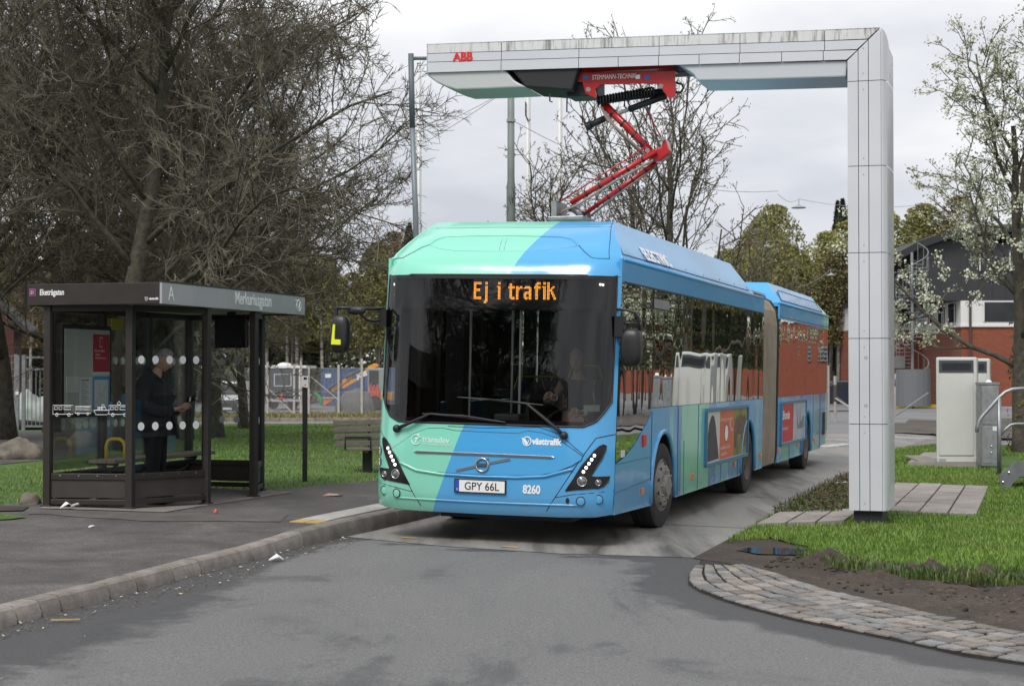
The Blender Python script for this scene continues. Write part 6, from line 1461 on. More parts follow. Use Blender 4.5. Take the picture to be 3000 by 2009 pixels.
# --- chain-link compound fence
def chain_mat():
    m = bpy.data.materials.new('chain_link'); m.use_nodes = True; n = m.node_tree; n.nodes.clear(); l = n.links.new
    t = n.nodes.new('ShaderNodeTexCoord'); o = n.nodes.new('ShaderNodeOutputMaterial'); mxs = n.nodes.new('ShaderNodeMixShader'); tr = n.nodes.new('ShaderNodeBsdfTransparent'); df = n.nodes.new('ShaderNodeBsdfDiffuse'); df.inputs[0].default_value = (.3,.3,.3,1)
    fac = []
    for a in (45, -45):
        mp2 = n.nodes.new('ShaderNodeMapping'); mp2.inputs['Rotation'].default_value = (0, rad(a), 0); l(t.outputs['Object'], mp2.inputs[0])
        wv = n.nodes.new('ShaderNodeTexWave'); wv.inputs['Scale'].default_value = 5.5; l(mp2.outputs[0], wv.inputs['Vector'])
        gt = n.nodes.new('ShaderNodeMath'); gt.operation = 'GREATER_THAN'; gt.inputs[1].default_value = .955; l(wv.outputs['Fac'], gt.inputs[0]); fac.append(gt)
    mx2 = n.nodes.new('ShaderNodeMath'); mx2.operation = 'MAXIMUM'; l(fac[0].outputs[0], mx2.inputs[0]); l(fac[1].outputs[0], mx2.inputs[1])
    l(mx2.outputs[0], mxs.inputs[0]); l(tr.outputs[0], mxs.inputs[1]); l(df.outputs[0], mxs.inputs[2]); l(mxs.outputs[0], o.inputs[0]); return m
M_chain = chain_mat(); M_fp = mat('fence_post_concrete', (.45,.43,.4), .9, c2=(.34,.31,.28), vs=5)
FY = 90.
cf = empty('chain_link_fence', tz((560-1500)/F*FY, FY)); tag(cf, 'chain-link fence on pale concrete posts round the machine yard', 'fence')
fz = pd(882, 1212, FY).z
def fxx(px): return (px-1500)/F*FY - cf.location.x
for px, top in ((640,1052),(705,1052),(784,1060),(862,1066),(882,1047),(905,1075),(992,1068),(1060,1050),(1190,1050),(1320,1050)):
    zt2 = pd(px, top, FY).z - cf.location.z; MB().boxb(fxx(px)-.055,fxx(px)+.055,-.06,.06,-.3,zt2).build('post', M_fp, cf)
MB().bar((fxx(700),.1,2.2), (fxx(760),.1,.1), .06, .06).build('brace', M_fp, cf); MB().bar((fxx(784),.1,1.5), (fxx(862),.1,.1), .06, .06).build('brace', M_fp, cf); MB().bar((fxx(910),.1,2.1), (fxx(990),.1,.9), .05, .05).build('brace', M_fp, cf)
ch_ = MB().face([(fxx(600),.08,0),(fxx(1400),.08,0),(fxx(1400),.08,2.55),(fxx(600),.08,2.55)]).build('wire_netting', M_chain, cf)
for z_ in (.05, 1.3, 2.55): MB().bar((fxx(600),.07,z_), (fxx(1400),.07,z_), .01, .015).build('tension_wire', M_grey, cf)
# --- things in the yard
def yard(name, px, Y, lab, cat):
    o = empty(name, tz((px-1500)/F*Y, Y)); return tag(o, lab, cat)
M_vw = mat('van_white', (.68,.69,.69), .3, coat=.5); M_gl_d = mat('dark_glass', (.02,.025,.028), .08)
van = yard('white_van', 668, 92, 'white panel van parked nose-on behind the compound fence', 'van')
VW = .86
def vrow(y_, z0, zm, zt, wb, wt): return [(-wb,y_,z0),(wb,y_,z0),(wb,y_,zm),(wt,y_,zt),(-wt,y_,zt),(-wb,y_,zm),(-wb,y_,z0)]
MB().grid([vrow(-.05,.3,.7,.86,.74,.68), vrow(.12,.26,.8,.95,.85,.76), vrow(.75,.26,1.0,1.08,.87,.78), vrow(1.45,.26,1.1,1.78,.88,.7), vrow(1.7,.26,1.15,1.86,.88,.72), vrow(4.3,.26,1.15,1.86,.88,.74), vrow(4.4,.4,1.1,1.75,.85,.7)]).build('body', M_vw, van, smooth=False)
MB().face([(-.74,.80,1.10),(.74,.80,1.10),(.66,1.44,1.70),(-.66,1.44,1.70)]).build('windscreen', M_gl_d, van)
for o_ in van.children:
    if o_.name.startswith('windscreen'): o_.location = (0,-.04,.03)
MB().boxb(-.8,.8,-.14,.0,.26,.48).build('bumper', mat('bumper_dark', (.03,.03,.032), .7), van, bevel=.03); MB().boxb(-.5,.5,-.1,-.02,.5,.66).build('grille', M_black, van); MB().boxb(-.24,.24,-.16,-.14,.34,.44).build('number_plate', M_white, van)
for s_ in (-1, 1):
    MB().ball((s_*.62,.02,.74), (.18,.09,.11), 12, 8).build('headlight', M_lens, van, smooth=True); MB().boxb(s_*.93-.09,s_*.93+.09,.85,1.0,1.08,1.3).build('mirror', M_black, van, bevel=.03)
    for y_ in (.75, 3.5): MB().lathe([(.001,-.09),(.3,-.09),(.31,-.05),(.31,.05),(.3,.09),(.001,.09)], (s_*.78,y_,.31), (1,0,0), 20).build('wheel', M_rubber, van)
tr_ = yard('site_trailer', 830, 112, 'dark site trailer with pale frame and red warning triangle on its tail', 'trailer')
TY = 112.
def txx(px): return (px-1500)/F*TY - tr_.location.x
def tzz(py): return pd(830, py, TY).z - tr_.location.z
MB().boxb(txx(781),txx(878),0,5.5,.62,tzz(1076)).build('body', mat('trailer_dark', (.035,.042,.055), .5), tr_)
for px in (780.5, 876): MB().boxb(txx(px),txx(px)+.09,-.05,.05,.55,tzz(1070)).build('corner_post', M_pw, tr_)
MB().boxb(txx(778),txx(898),-.1,5.6,tzz(1078),tzz(1070)).build('roof', M_pw, tr_); MB().boxb(txx(780),txx(880),-.06,.04,.5,.68).build('chassis', M_grey, tr_)
for a, b in (((804,1096),(853,1096)),((853,1096),(853,1130)),((853,1130),(804,1130)),((804,1130),(804,1096))): MB().bar((txx(a[0]),-.03,tzz(a[1])), (txx(b[0]),-.03,tzz(b[1])), .04, .04).build('hatch_trim', M_pw, tr_)
MB().plate([(txx(819),-.1,tzz(1169)),(txx(834),-.1,tzz(1169)),(txx(826),-.1,tzz(1152))], (0,.03,0)).build('warning_triangle', mat('warning_red', (.8,.06,.03), .5), tr_)
for x_ in (.4, 1.7): MB().lathe([(.001,-.1),(.33,-.1),(.35,0),(.33,.1),(.001,.1)], (txx(781)+x_,.3,.34), (0,1,0), 20).build('wheel', M_rubber, tr_)
MB().ball((txx(828),1,tzz(1070)), (.5,.5,.2), 14, 8).build('roof_vent', M_pw, tr_)
M_cont = mat('container_blue', (.035,.085,.2), .55, c2=(.03,.07,.17), vs=2)
def container(px0, px1, py0, py1, Y, lab, sign):
    o = yard('shipping_container', px0, Y, lab, 'container'); f = lambda px: (px-px0)/F*Y; g_ = lambda py: pd(px0, py, Y).z - o.location.z
    L_ = f(px1); b = MB(); n = max(8, int(L_/.28)*2); rows = [[], []]
    for i in range(n+1):
        dy = .05 if (i//1) % 2 else 0
        rows[0].append((L_*i/n, dy, g_(py1))); rows[1].append((L_*i/n, dy, g_(py0)))
    wl_ = b.grid(rows).build('corrugated_side', M_cont, o); MB().boxb(-.05,L_+.05,.05,2.4,g_(py1),g_(py0)).build('body', M_cont, o)
    for a, c in ((g_(py0)-.06, g_(py0)+.06), (g_(py1)-.05, g_(py1)+.1)): MB().boxb(-.06,L_+.06,-.05,.06,a,c).build('frame_rail', M_cont, o)
    if sign: MB().boxb(f(sign[0]),f(sign[1]),-.04,-.02,g_(sign[3]),g_(sign[2])).build('sign', M_white, o)
container(942, 1400, 1080, 1185, 128, 'blue corrugated shipping container with a white sign in the yard', (953,970,1095,1106))
container(975, 1110, 1138, 1170, 122, 'low blue skip container standing before the gravel heap', None)
gh = MB().ball((0,0,0), (1.3,1.2,1.35), 30, 18, lambda q: 1 + .12*mnoise.noise(q*3) + .06*mnoise.noise(q*9)).build('gravel_heap', mat('gravel_grey', (.13,.13,.125), .95, c2=(.09,.09,.088), vs=5, bump=.8, bs=15), smooth=True); gh.location = tz((1042-1500)/F*106, 106, -.0); gh.scale = (.95,1,1); tag(gh, 'conical heap of dark grey gravel in the machine yard', 'gravel heap')
ex = yard('excavator', 1105, 112, 'orange-yellow digger with bent boom reaching left over the yard', 'excavator')
EY = 112.
def exx(px, py, dy=0): return Vector(((px-1500)/F*EY - ex.location.x, dy, pd(px, py, EY).z - ex.location.z))
M_jcb = mat('digger_orange', (.62,.26,.02), .45); M_jcg = mat('digger_grey', (.05,.05,.055), .6)
def limb(pts, wd, name, m): return MB().plate([exx(*p) for p in pts], (0,wd,0)).build(name, m, ex, bevel=.03)
bo = limb([(1108,1067),(1098,1064),(1080,1072),(1062,1092),(1045,1108),(1030,1112),(1002,1133),(1005,1138),(1035,1122),(1050,1112),(1068,1100),(1085,1082),(1108,1074)], .45, 'boom', M_jcb)
limb([(1030,1096),(1024,1098),(998,1118),(970,1142),(966,1150),(975,1148),(1002,1128),(1028,1110)], .4, 'stick', M_jcb)
MB().tube([exx(960,1140,-.1),exx(1000,1113,-.1)], .09, 8).build('ram', M_jcg, ex); MB().tube([exx(1012,1105,-.1),exx(1062,1080,-.1)], .09, 8).build('ram', M_jcg, ex)
text('lettering', 'JCB', .42, exx(1047,1108,-.03), (1,0,.32), (-.32,0,1), M_white, bo, 1.1, .01, bold=.02)
cbx = MB().boxb(exx(1078,1100).x,exx(1125,1100).x,-.2,1.4,.75,exx(1080,1078).z).build('cab', mat('cab_grey', (.25,.28,.28), .2), ex, bevel=.05)
MB().boxb(exx(1082,1100).x,exx(1110,1100).x,-.24,-.2,1.5,exx(1080,1085).z).build('cab_window', M_gl_d, cbx)
MB().boxb(exx(1075,1100).x,exx(1150,1100).x,-.3,1.8,.55,1.1).build('upper_structure', M_jcb, ex, bevel=.05)
for y_ in (-.6, 1.6): MB().tube([exx(1076,1185,y_),exx(1150,1185,y_)], .32, 12).build('track', M_rubber, ex)
MB().plate([exx(957,1150),exx(968,1140),exx(975,1150),exx(968,1160),exx(955,1163)], (0,.7,0)).build('bucket', M_jcg, ex)
def lump(name, px, py0, py1, Y, hw_, m, lab, cat, pts=None):
    o = yard(name, px, Y, lab, cat); g_ = lambda a, b: Vector(((a-1500)/F*Y - o.location.x, 0, pd(a, b, Y).z - o.location.z))
    MB().plate([g_(*p) for p in pts], (0,hw_,0)).build('shell', m, o, bevel=.02); return o, g_
o, g_ = lump('loader_bucket', 965, 0, 0, 104, 1.2, mat('bucket_orange', (.6,.17,.04), .6, c2=(.4,.12,.04), vs=3), 'orange loader bucket standing on the yard grass', 'bucket', [(947,1189),(946,1165),(984,1165),(975,1172),(958,1184)])
MB().bar(g_(946,1165)+Vector((0,-.02,0)), g_(984,1165)+Vector((0,-.02,0)), .1, .08).build('cutting_edge', M_grey, o)
o, g_ = lump('green_implement', 935, 0, 0, 105, .4, mat('implement_green', (.02,.25,.08), .5), 'curved green farm implement beside the orange bucket', 'implement', [(917,1153),(924,1150),(935,1156),(943,1168),(944,1184),(936,1184),(934,1170),(926,1158)])
MB().tube([g_(917,1153),g_(910,1165),g_(905,1176)], .06, 6).build('frame', M_jcg, o)
o, g_ = lump('red_tractor', 1092, 0, 0, 108, 1.0, mat('tractor_red', (.5,.05,.03), .5), 'red machine with upright bars beside the grey cab', 'tractor', [(1080,1170),(1080,1148),(1084,1122),(1089,1145),(1094,1126),(1099,1146),(1104,1124),(1112,1146),(1112,1172)])
MB().lathe([(.001,-.15),(.4,-.15),(.42,0),(.4,.15),(.001,.15)], g_(1098,1178), (0,1,0), 18).build('wheel', M_rubber, o)
hp2, g_ = lump('scrap_heap', 912, 0, 0, 106, .8, mat('scrap_brown', (.11,.075,.06), .9, c2=(.05,.04,.035), vs=4), 'rusty brown scrap heap beside the site trailer', 'scrap', [(899,1160),(906,1156),(918,1160),(925,1166),(922,1176),(912,1182),(904,1178),(898,1172)])
MB().boxb(g_(899,1160).x,g_(915,1160).x,-.1,.4,g_(899,1160).z,g_(899,1160).z+.12).build('sheet_scrap', M_grey, hp2)
# --- litter
def litter_thing(px, py, h, pts, m, lab, cat, name='litter_paper', th=.01):
    p = gp(px, py, h); o = MB().plate([(a, b, c) for a, b, c in pts], (0,0,th)).build(name, m); o.location = p; tag(o, lab, cat)
litter_thing(808, 1640, .01, [(-.06,-.03,0),(.03,-.04,.03),(.07,.02,.0),(.0,.05,.045)], M_white, 'crumpled white paper lying in the gutter by the kerb', 'litter')
litter_thing(976, 1452, .17, [(-.12,-.05,0),(.08,-.07,.012),(.12,.05,.0),(-.06,.06,.02)], mat('newsprint', (.5,.42,.36), .9, c2=(.4,.25,.18), vs=12), 'folded newspaper lying on the dark pavement behind the bus front', 'litter')
litter_thing(196, 1488, .175, [(-.07,-.02,0),(.03,-.04,.05),(.07,.03,.01),(-.02,.03,.06)], M_white, 'crumpled white tissue on the concrete pad under the shelter', 'litter')
litter_thing(222, 1483, .175, [(-.05,-.02,0),(.04,-.03,.03),(.05,.03,.01),(-.02,.03,.04)], mat('paper_grey', (.45,.45,.43), .8), 'grey scrap of paper beside the tissue under the shelter', 'litter')
litter_thing(632, 1503, .17, [(-.02,-.015,0),(.02,-.02,.03),(.025,.015,.01),(-.01,.02,.04)], mat('litter_red', (.7,.1,.06), .6), 'small red wrapper lying on the pavement before the shelter', 'litter')
litter_thing(192, 1817, .012, [(-.1,-.008,0),(.1,-.012,.006),(.1,.004,.0),(-.1,.006,.0)], mat('stick_pale', (.45,.32,.17), .8), 'pale wooden stick lying in the gutter', 'stick')
litter_thing(268, 1545, .125, [(-.03,-.015,0),(.03,-.02,.02),(.035,.015,.0),(-.02,.02,.01)], M_white, 'small white paper scrap on the pavement near the mossy patch', 'litter')
litter_thing(2462, 1417, .06, [(-.1,-.03,0),(.1,-.04,.03),(.12,.02,.0),(-.08,.03,.02)], M_white, 'white plastic scrap among weeds beside the bus lane', 'litter')

# ================================================================== RIGHT SIDE
# --- cabinets on a ribbed concrete base
cy0 = gp(2742, 1365, .02); CYY = cy0.y
cab = empty('charger_cabinet', (cy0.x+.4, CYY, cy0.z-.03)); tag(cab, 'tall pale grey electrical cabinet with dark louvred top panel', 'cabinet')
def cxx(px): return (px-1500)/F*CYY - cab.location.x
def czz(py): return pd(2800, py, CYY).z - cab.location.z
M_cab = mat('cabinet_pale', (.58,.58,.545), .45, c2=(.54,.54,.51), vs=2); M_cabd = mat('cabinet_slate', (.055,.06,.07), .5)
sk_ = .3   # side runs back along the lane
def cbox(x0, x1, y0, y1, z0, z1, name, m, par=cab, bevel=.0):
    return MB().hexa([(x0+y0*sk_,y0,z0),(x1+y0*sk_,y0,z0),(x1+y1*sk_,y1,z0),(x0+y1*sk_,y1,z0),(x0+y0*sk_,y0,z1),(x1+y0*sk_,y0,z1),(x1+y1*sk_,y1,z1),(x0+y1*sk_,y1,z1)]).build(name, m, par, bevel=bevel)
cbody = cbox(cxx(2742), cxx(2862), 0, .9, .12, czz(1046), 'body', M_cab, bevel=.03)
cbox(cxx(2744), cxx(2858), -.015, 0, czz(1358), czz(1340), 'plinth', M_cab); cbox(cxx(2751), cxx(2851), -.02, 0, czz(1333), czz(1093), 'door', M_cab, bevel=.004)
cbox(cxx(2751), cxx(2852), -.022, 0, czz(1091), czz(1055), 'louvre_panel', M_cabd); 
for k in range(6): cbox(cxx(2760), cxx(2845), -.03, -.022, czz(1083-k*3.6), czz(1081.4-k*3.6), 'louvre', M_black)
cbox(cxx(2750), cxx(2770), -.024, -.015, czz(1353), czz(1343), 'rating_plate', mat('plate_dull', (.3,.33,.36), .4))
MB().hexa([(cxx(2862)+.06,.2,czz(1093)),(cxx(2862)+.065,.2,czz(1093)),(cxx(2862)+.2,.7,czz(1093)),(cxx(2862)+.195,.7,czz(1093)),(cxx(2862)+.06,.2,czz(1060)),(cxx(2862)+.065,.2,czz(1060)),(cxx(2862)+.2,.7,czz(1060)),(cxx(2862)+.195,.7,czz(1060))]).build('louvre_panel', M_cabd, cab)
cab2 = copy_tree(cab); cab2.location = cab.location + Vector((.98,2.6,0)); cab2['label'] = 'second pale electrical cabinet half hidden behind the tall charger cabinet'
bs_ = MB().hexa([(cxx(2657),-.05,-.15),(cxx(2866),-.05,-.15),(cxx(2866)+1.3,4,-.15),(cxx(2657)+1.3,4,-.15),(cxx(2657),-.05,.12),(cxx(2866),-.05,.12),(cxx(2866)+1.3,4,.12),(cxx(2657)+1.3,4,.12)]).build('cabinet_base', mat('base_concrete', (.33,.31,.28), .9, c2=(.24,.22,.2), vs=4)); bs_.location = cab.location; tag(bs_, 'low ribbed concrete slab under the pale cabinets', 'concrete base')
for k in range(9): MB().bar((cxx(2657)+.1+k*.02+.1,.1+k*.22,.135), (cxx(2740)+k*.02+.08,.1+k*.22,.135), .12, .03).build('rib', MATS['base_concrete'], bs_)
gc0 = gp(2875, 1372, .02); gcb = empty('steel_cabinet', gc0); tag(gcb, 'galvanised steel meter cabinet beside the pale cabinets', 'cabinet')
gw = (2928-2875)/F*gc0.y
MB().boxb(0,gw,0,.35,.05,1.6).build('body', M_steel_g, gcb, bevel=.01); MB().boxb(.015,gw-.015,-.015,0,.84,1.56).build('door', M_steel_g, gcb, bevel=.004); MB().boxb(.015,gw-.015,-.015,0,.1,.8).build('door', M_steel_g, gcb, bevel=.004)
MB().boxb(-.01,gw+.01,-.02,.37,1.6,1.64).build('lid', M_steel_g, gcb); MB().boxb(gw-.13,gw-.02,-.02,-.015,.72,.8).build('label', M_pw, gcb); MB().ball((gw*.55,.15,1.64), (.06,.06,.05), 10, 6).build('vent_cap', M_white, gcb)
for z_ in (.3,.42): MB().ball((gw*.55,-.02,z_), (.02,.015,.02), 8, 6).build('lock', M_chrome, gcb)
# --- handrail and steel stair stringer
HY = 27.2
hr = empty('stair_handrail', tz((2930-1500)/F*HY, HY)); tag(hr, 'bent galvanised handrail and steel stair side on the right lawn', 'handrail')
def hx(px, py, dy=0): return Vector(((px-1500)/F*HY - hr.location.x, dy, pd(px, py, HY).z - hr.location.z))
MB().tube([hx(2861,1266),hx(2862,1250),hx(2868,1232),hx(2876,1220),hx(2925,1165),hx(2945,1148),hx(2965,1140),hx(2990,1138),hx(3100,1138)], .03, 10).build('top_rail', M_steel_g, hr, smooth=True)
MB().tube([hx(2930,1274),hx(2945,1256),hx(2960,1244),hx(2975,1241),hx(3100,1241)], .022, 8).build('mid_rail', M_steel_g, hr, smooth=True)
MB().tube([hx(2926,1164),hx(2926,1385)], .034, 10).build('post', M_steel_g, hr, smooth=True); MB().tube([hx(3060,1138),hx(3060,1385)], .034, 10).build('post', M_steel_g, hr, smooth=True)
strg = MB().plate([hx(*p, -.35) for p in [(2909,1430),(2908,1386),(2930,1372),(2955,1348),(3120,1345),(3120,1388),(2965,1392),(2948,1410),(2938,1424)]], (0,.03,0)).build('stair_side', mat('galv_dark', (.2,.21,.22), .5, .4, c2=(.15,.155,.165), vs=5), hr)
for px, py in ((2918,1408),(2935,1380),(2991,1364)): MB().ball(hx(px,py,-.36), (.02,.012,.02), 8, 6).build('bolt', M_chrome, strg)
for k in range(4): MB().boxb(hx(2950+k*45,0).x,hx(2990+k*45,0).x,-.32,.7,.2+k*.0,.24+k*.0).build('tread', MATS['galv_dark'], hr)
# --- parking sign, braces, stump posts
ps = empty('parking_sign', gp(2620, 1222)); PY = ps.location.y; tag(ps, 'white post with blue parking sign and small prohibition sign', 'sign')
def sx2(px, py, dy=0): return Vector(((px-1500)/F*PY - ps.location.x, dy, pd(px, py, PY).z - ps.location.z))
MB().tube([(0,0,-.1), sx2(2622,1095)], .055, 8).build('post', M_fp, ps)
MB().plate([sx2(2606,1131,-.07),sx2(2622,1131,-.07),sx2(2622,1111,-.07),sx2(2606,1111,-.07)], (0,.02,0)).build('parking_plate', mat('sign_blue', (.01,.04,.2), .4), ps)
text('lettering', 'P', .3, sx2(2608,1128,-.075), (1,0,0), (0,0,1), M_white, ps, 1, .003, bold=.012)
MB().plate([sx2(2604,1154,-.07),sx2(2620,1154,-.07),sx2(2620,1133,-.07),sx2(2604,1133,-.07)], (0,.02,0)).build('notice_plate', M_white, ps)
c = sx2(2611,1141,-.075); MB().tube([c + Vector((.09*math.cos(t), 0, .09*math.sin(t))) for t in [k*math.pi/8 for k in range(17)]], .016, 5, False).build('prohibition_ring', mat('sign_red', (.6,.03,.03), .5), ps); MB().ball(c, (.03,.01,.04), 8, 6).build('symbol', M_black, ps)
MB().tube([sx2(2622,1218), sx2(2745,1152,1.5)], .035, 6).build('brace', M_steel_g, ps)
for (px, py, top, lab) in ((2447,1231,1101,'short white stump post with a brown taped band beyond the bus'),(2428,1232,1070,'slim white post just behind the rear of the bus')):
    o = empty('stump_post', gp(px, py)); Y = o.location.y; tag(o, lab, 'post'); z_ = pd(px, top, Y).z - o.location.z
    MB().tube([(0,0,-.1),(0,0,z_)], .06 if px > 2440 else .035, 10).build('shaft', M_fp, o)
    if px > 2440:
        MB().tube([(0,0,z_*.42),(0,0,z_*.8)], .066, 10).build('tape_band', mat('band_brown', (.09,.07,.05), .8), o)
        MB().tube([(0,0,z_*.5),(.45,-6,-.05)], .03, 6).build('brace', M_fp, o); MB().tube([(0,0,z_*.55),(1.5,4,z_*.2)], .03, 6).build('brace', M_steel_g, o)
cr0 = tz((2463-1500)/F*84, 84); car = empty('parked_car', cr0); tag(car, 'dark navy parked car partly hidden behind the portal column', 'car')
M_carn = mat('car_navy', (.012,.016,.035), .2, coat=.8)
prof = [(-2.1,.45),(-2.05,.75),(-1.4,.9),(-.9,.98),(-.3,1.42),(.9,1.44),(1.6,1.02),(2.1,.95),(2.15,.5),(1.9,.3),(-1.9,.3)]
MB().plate([(a,0,b) for a, b in prof], (0,1.7,0)).build('body', M_carn, car, bevel=.06)
MB().plate([(-.75,-.01,1.0),(-.28,-.01,1.36),(.85,-.01,1.38),(1.35,-.01,1.03)], (0,.02,0)).build('side_window', M_gl_d, car); MB().plate([(-1.0,-.02,.95),(-.95,-.02,.98),(-.35,-.02,1.43),(-.4,-.02,1.43)], (0,1.0,0)).build('windscreen_trim', M_chrome, car)
for x_ in (-1.35, 1.35):
    wh_ = MB().lathe([(.001,-.1),(.31,-.1),(.33,0),(.31,.1),(.001,.1)], (x_,.05,.32), (0,1,0), 20).build('wheel', M_rubber, car); MB().lathe([(.001,-.12),(.2,-.11)], (x_,.05,.32), (0,1,0), 16).build('rim', M_chrome, wh_)
for x_ in (-2.08, 2.1): MB().ball((x_,.2,.7), (.06,.15,.08), 8, 6).build('lamp', M_white, car)
MB().boxb(-.9,-.7,-.16,.0,.98,1.1).build('mirror', M_carn, car)
# --- brick building
BY = 92.
bx0 = (2817-1500)/F*BY
bld = empty('brick_building', tz(bx0, BY)); tag(bld, 'red brick building with white window band, dark upper storey and curved roof', 'building')
def brick_mat():
    m = bpy.data.materials.new('red_brick'); m.use_nodes = True; n = m.node_tree; b = n.nodes['Principled BSDF']; l = n.links.new
    t = n.nodes.new('ShaderNodeTexCoord'); mp2 = n.nodes.new('ShaderNodeMapping'); mp2.inputs['Rotation'].default_value = (rad(90),0,0); br = n.nodes.new('ShaderNodeTexBrick')
    br.inputs['Scale'].default_value = 1; br.inputs['Brick Width'].default_value = .25; br.inputs['Row Height'].default_value = .075; br.inputs['Mortar Size'].default_value = .008
    br.inputs['Color1'].default_value = (.3,.07,.03,1); br.inputs['Color2'].default_value = (.22,.05,.025,1); br.inputs['Mortar'].default_value = (.2,.12,.09,1)
    z = n.nodes.new('ShaderNodeTexNoise'); z.inputs['Scale'].default_value = .6; z.inputs['Detail'].default_value = 6; mm = n.nodes.new('ShaderNodeMixRGB'); mm.blend_type = 'MULTIPLY'; mm.inputs[0].default_value = .6
    r_ = n.nodes.new('ShaderNodeValToRGB'); r_.color_ramp.elements[0].color = (.6,.6,.6,1); r_.color_ramp.elements[1].color = (1.15,1.1,1.05,1)
    l(t.outputs['Object'], mp2.inputs[0]); l(mp2.outputs[0], br.inputs['Vector']); l(t.outputs['Object'], z.inputs['Vector']); l(z.outputs['Fac'], r_.inputs[0]); l(br.outputs['Color'], mm.inputs[1]); l(r_.outputs[0], mm.inputs[2]); l(mm.outputs[0], b.inputs['Base Color']); b.inputs['Roughness'].default_value = .9
    return m
M_brick = brick_mat(); M_bdark = mat('clad_dark', (.035,.036,.04), .6, c2=(.028,.029,.032), vs=1.5); M_bwh = mat('band_white', (.68,.68,.66), .6); M_pane = mat('far_pane', (.015,.018,.02), .06)
zz1, zz2, zz3 = 4.35, 5.7, 10.0
W_ = 42
MB().boxb(0,W_,0,12,-.6,zz1).build('wall', M_brick, bld)
bandw = MB().boxb(-.04,W_,-.04,12,zz1,zz2).build('window_band', M_bwh, bld); MB().boxb(-.1,W_,-.1,12,zz1-.06,zz1+.06).build('sill', M_bwh, bld)
def win(x0, x1, z0, z1, y_=-.05, bars=0, par=None):
    w_ = MB().boxb(x0,x1,y_-.03,y_,z0,z1).build('window', M_pane, par or bld)
    for a, c in ((x0-.04,x0+.02),(x1-.02,x1+.04)): MB().boxb(a,c,y_-.06,y_-.028,z0,z1).build('frame', M_bwh, w_)
    for k in range(bars): xx_ = x0 + (x1-x0)*(k+1)/(bars+1); MB().boxb(xx_-.025,xx_+.025,y_-.05,y_-.028,z0,z1).build('glazing_bar', M_bwh, w_)
    return w_
xw = 1.2
while xw < W_-4: win(xw, xw+2.45, zz1+.22, zz2-.08); xw += 2.85 if int(xw) % 3 else 3.3
MB().boxb(-.02,W_,-.02,12,zz2,zz3-1.2).build('upper_wall', M_bdark, bld)
for k in range(12): win(1.0+k*3.1, 2.6+k*3.1, zz2+1.6, zz2+2.7)
for k in range(60): MB().boxb(.3+k*.69,.36+k*.69,-.045,-.02,zz2,zz3-1.2).build('cladding_rib', M_bdark, bld)
# side face windows
for k in range(4): 
    w_ = MB().boxb(-.1,-.05,1.0+k*2.4,2.4+k*2.4,zz1+.22,zz2-.1).build('window', M_pane, bld); MB().boxb(-.13,-.1,.95+k*2.4,1.02+k*2.4,zz1+.2,zz2-.1).build('frame', M_bwh, w_)
# curved roof over the whole block
arc = [(-3.6,zz3-2.2),(-2.4,zz3-1.55),(-1.0,zz3-1.05),(1.2,zz3-.72),(4,zz3-.55),(9,zz3-.5),(W_,zz3-.5)]
rf = MB().plate([(a,-.6,b) for a, b in arc] + [(a,-.6,b+.42) for a, b in arc[::-1]], (0,13,0)).build('roof', mat('roof_black', (.02,.021,.024), .6), bld)
MB().plate([(-2.3,-.05,zz2),(0,-.05,zz2),(0,-.05,zz3-.95),(-1.0,-.05,zz3-1.1),(-2.3,-.05,zz3-1.55)], (0,9,0)).build('upper_wall', M_bdark, bld)
# left wing set back
MB().boxb(-4.2,0,9,12.5,-.6,zz1).build('wall', M_brick, bld); MB().boxb(-4.2,0,8.9,12.5,zz1,zz2).build('window_band', M_bwh, bld)
for k in range(3): win(-3.9+k*1.25, -3.0+k*1.25, zz1+.2, zz2-.1, 8.9)
MB().boxb(-4.4,0,8.8,12.6,zz2,zz2+.25).build('wing_roof', MATS['roof_black'], bld)
MB().cyl((.45,-.12,-.4), (.45,-.12,zz2), .07, 10).build('downpipe', mat('pipe_brown', (.07,.05,.045), .6), bld)
gw_ = MB().boxb(4.4,8.0,-.06,-.02,2.2,2.95).build('glass_block_window', M_pane, bld)
for k in range(9): MB().boxb(4.4+k*.45-.03,4.4+k*.45+.03,-.1,-.058,2.2,2.95).build('glazing_bar', mat('block_grey', (.3,.33,.33), .5), gw_)
for k in range(4): MB().boxb(4.4,8.0,-.09,-.058,2.2+k*.25-.025,2.2+k*.25+.025).build('glazing_bar', MATS['block_grey'], gw_)
MB().boxb(-1.7,-1.0,-.02+8.9,9.0,2.1,2.8).build('vent', M_grey, bld); MB().boxb(-4.2,3,-.4,-.2,-.3,.0).build('plinth', M_grey, bld)
MB().boxb(-4.4,.6,-.9,-.6,-.05,.12).build('yellow_kerb', mat('kerb_yellow', (.55,.42,.03), .6), bld)
# spiral stair
sp0 = tz((2673-1500)/F*90.5, 90.5); sps = empty('spiral_staircase', sp0); tag(sps, 'grey steel spiral staircase outside the brick building', 'staircase')
M_st = mat('stair_steel', (.25,.27,.28), .5, .4)
MB().cyl((0,0,-.1), (0,0,8.2), .075, 12).build('centre_column', M_st, sps)
hpts = []
for k in range(40):
    a = rad(200 + k*24); z_ = .2 + k*.195; c0 = Vector((math.cos(a), math.sin(a), 0)); a2 = a + rad(24); c1 = Vector((math.cos(a2), math.sin(a2), 0))
    MB().plate([c0*.08 + Vector((0,0,z_)), c0*.85 + Vector((0,0,z_)), c1*.85 + Vector((0,0,z_)), c1*.08 + Vector((0,0,z_))], (0,0,-.04)).build('tread', M_st, sps)
    hpts.append(c0*.86 + Vector((0,0,z_+.95)))
    MB().cyl(c0*.86 + Vector((0,0,z_)), c0*.86 + Vector((0,0,z_+.95)), .014, 6).build('baluster', M_st, sps)
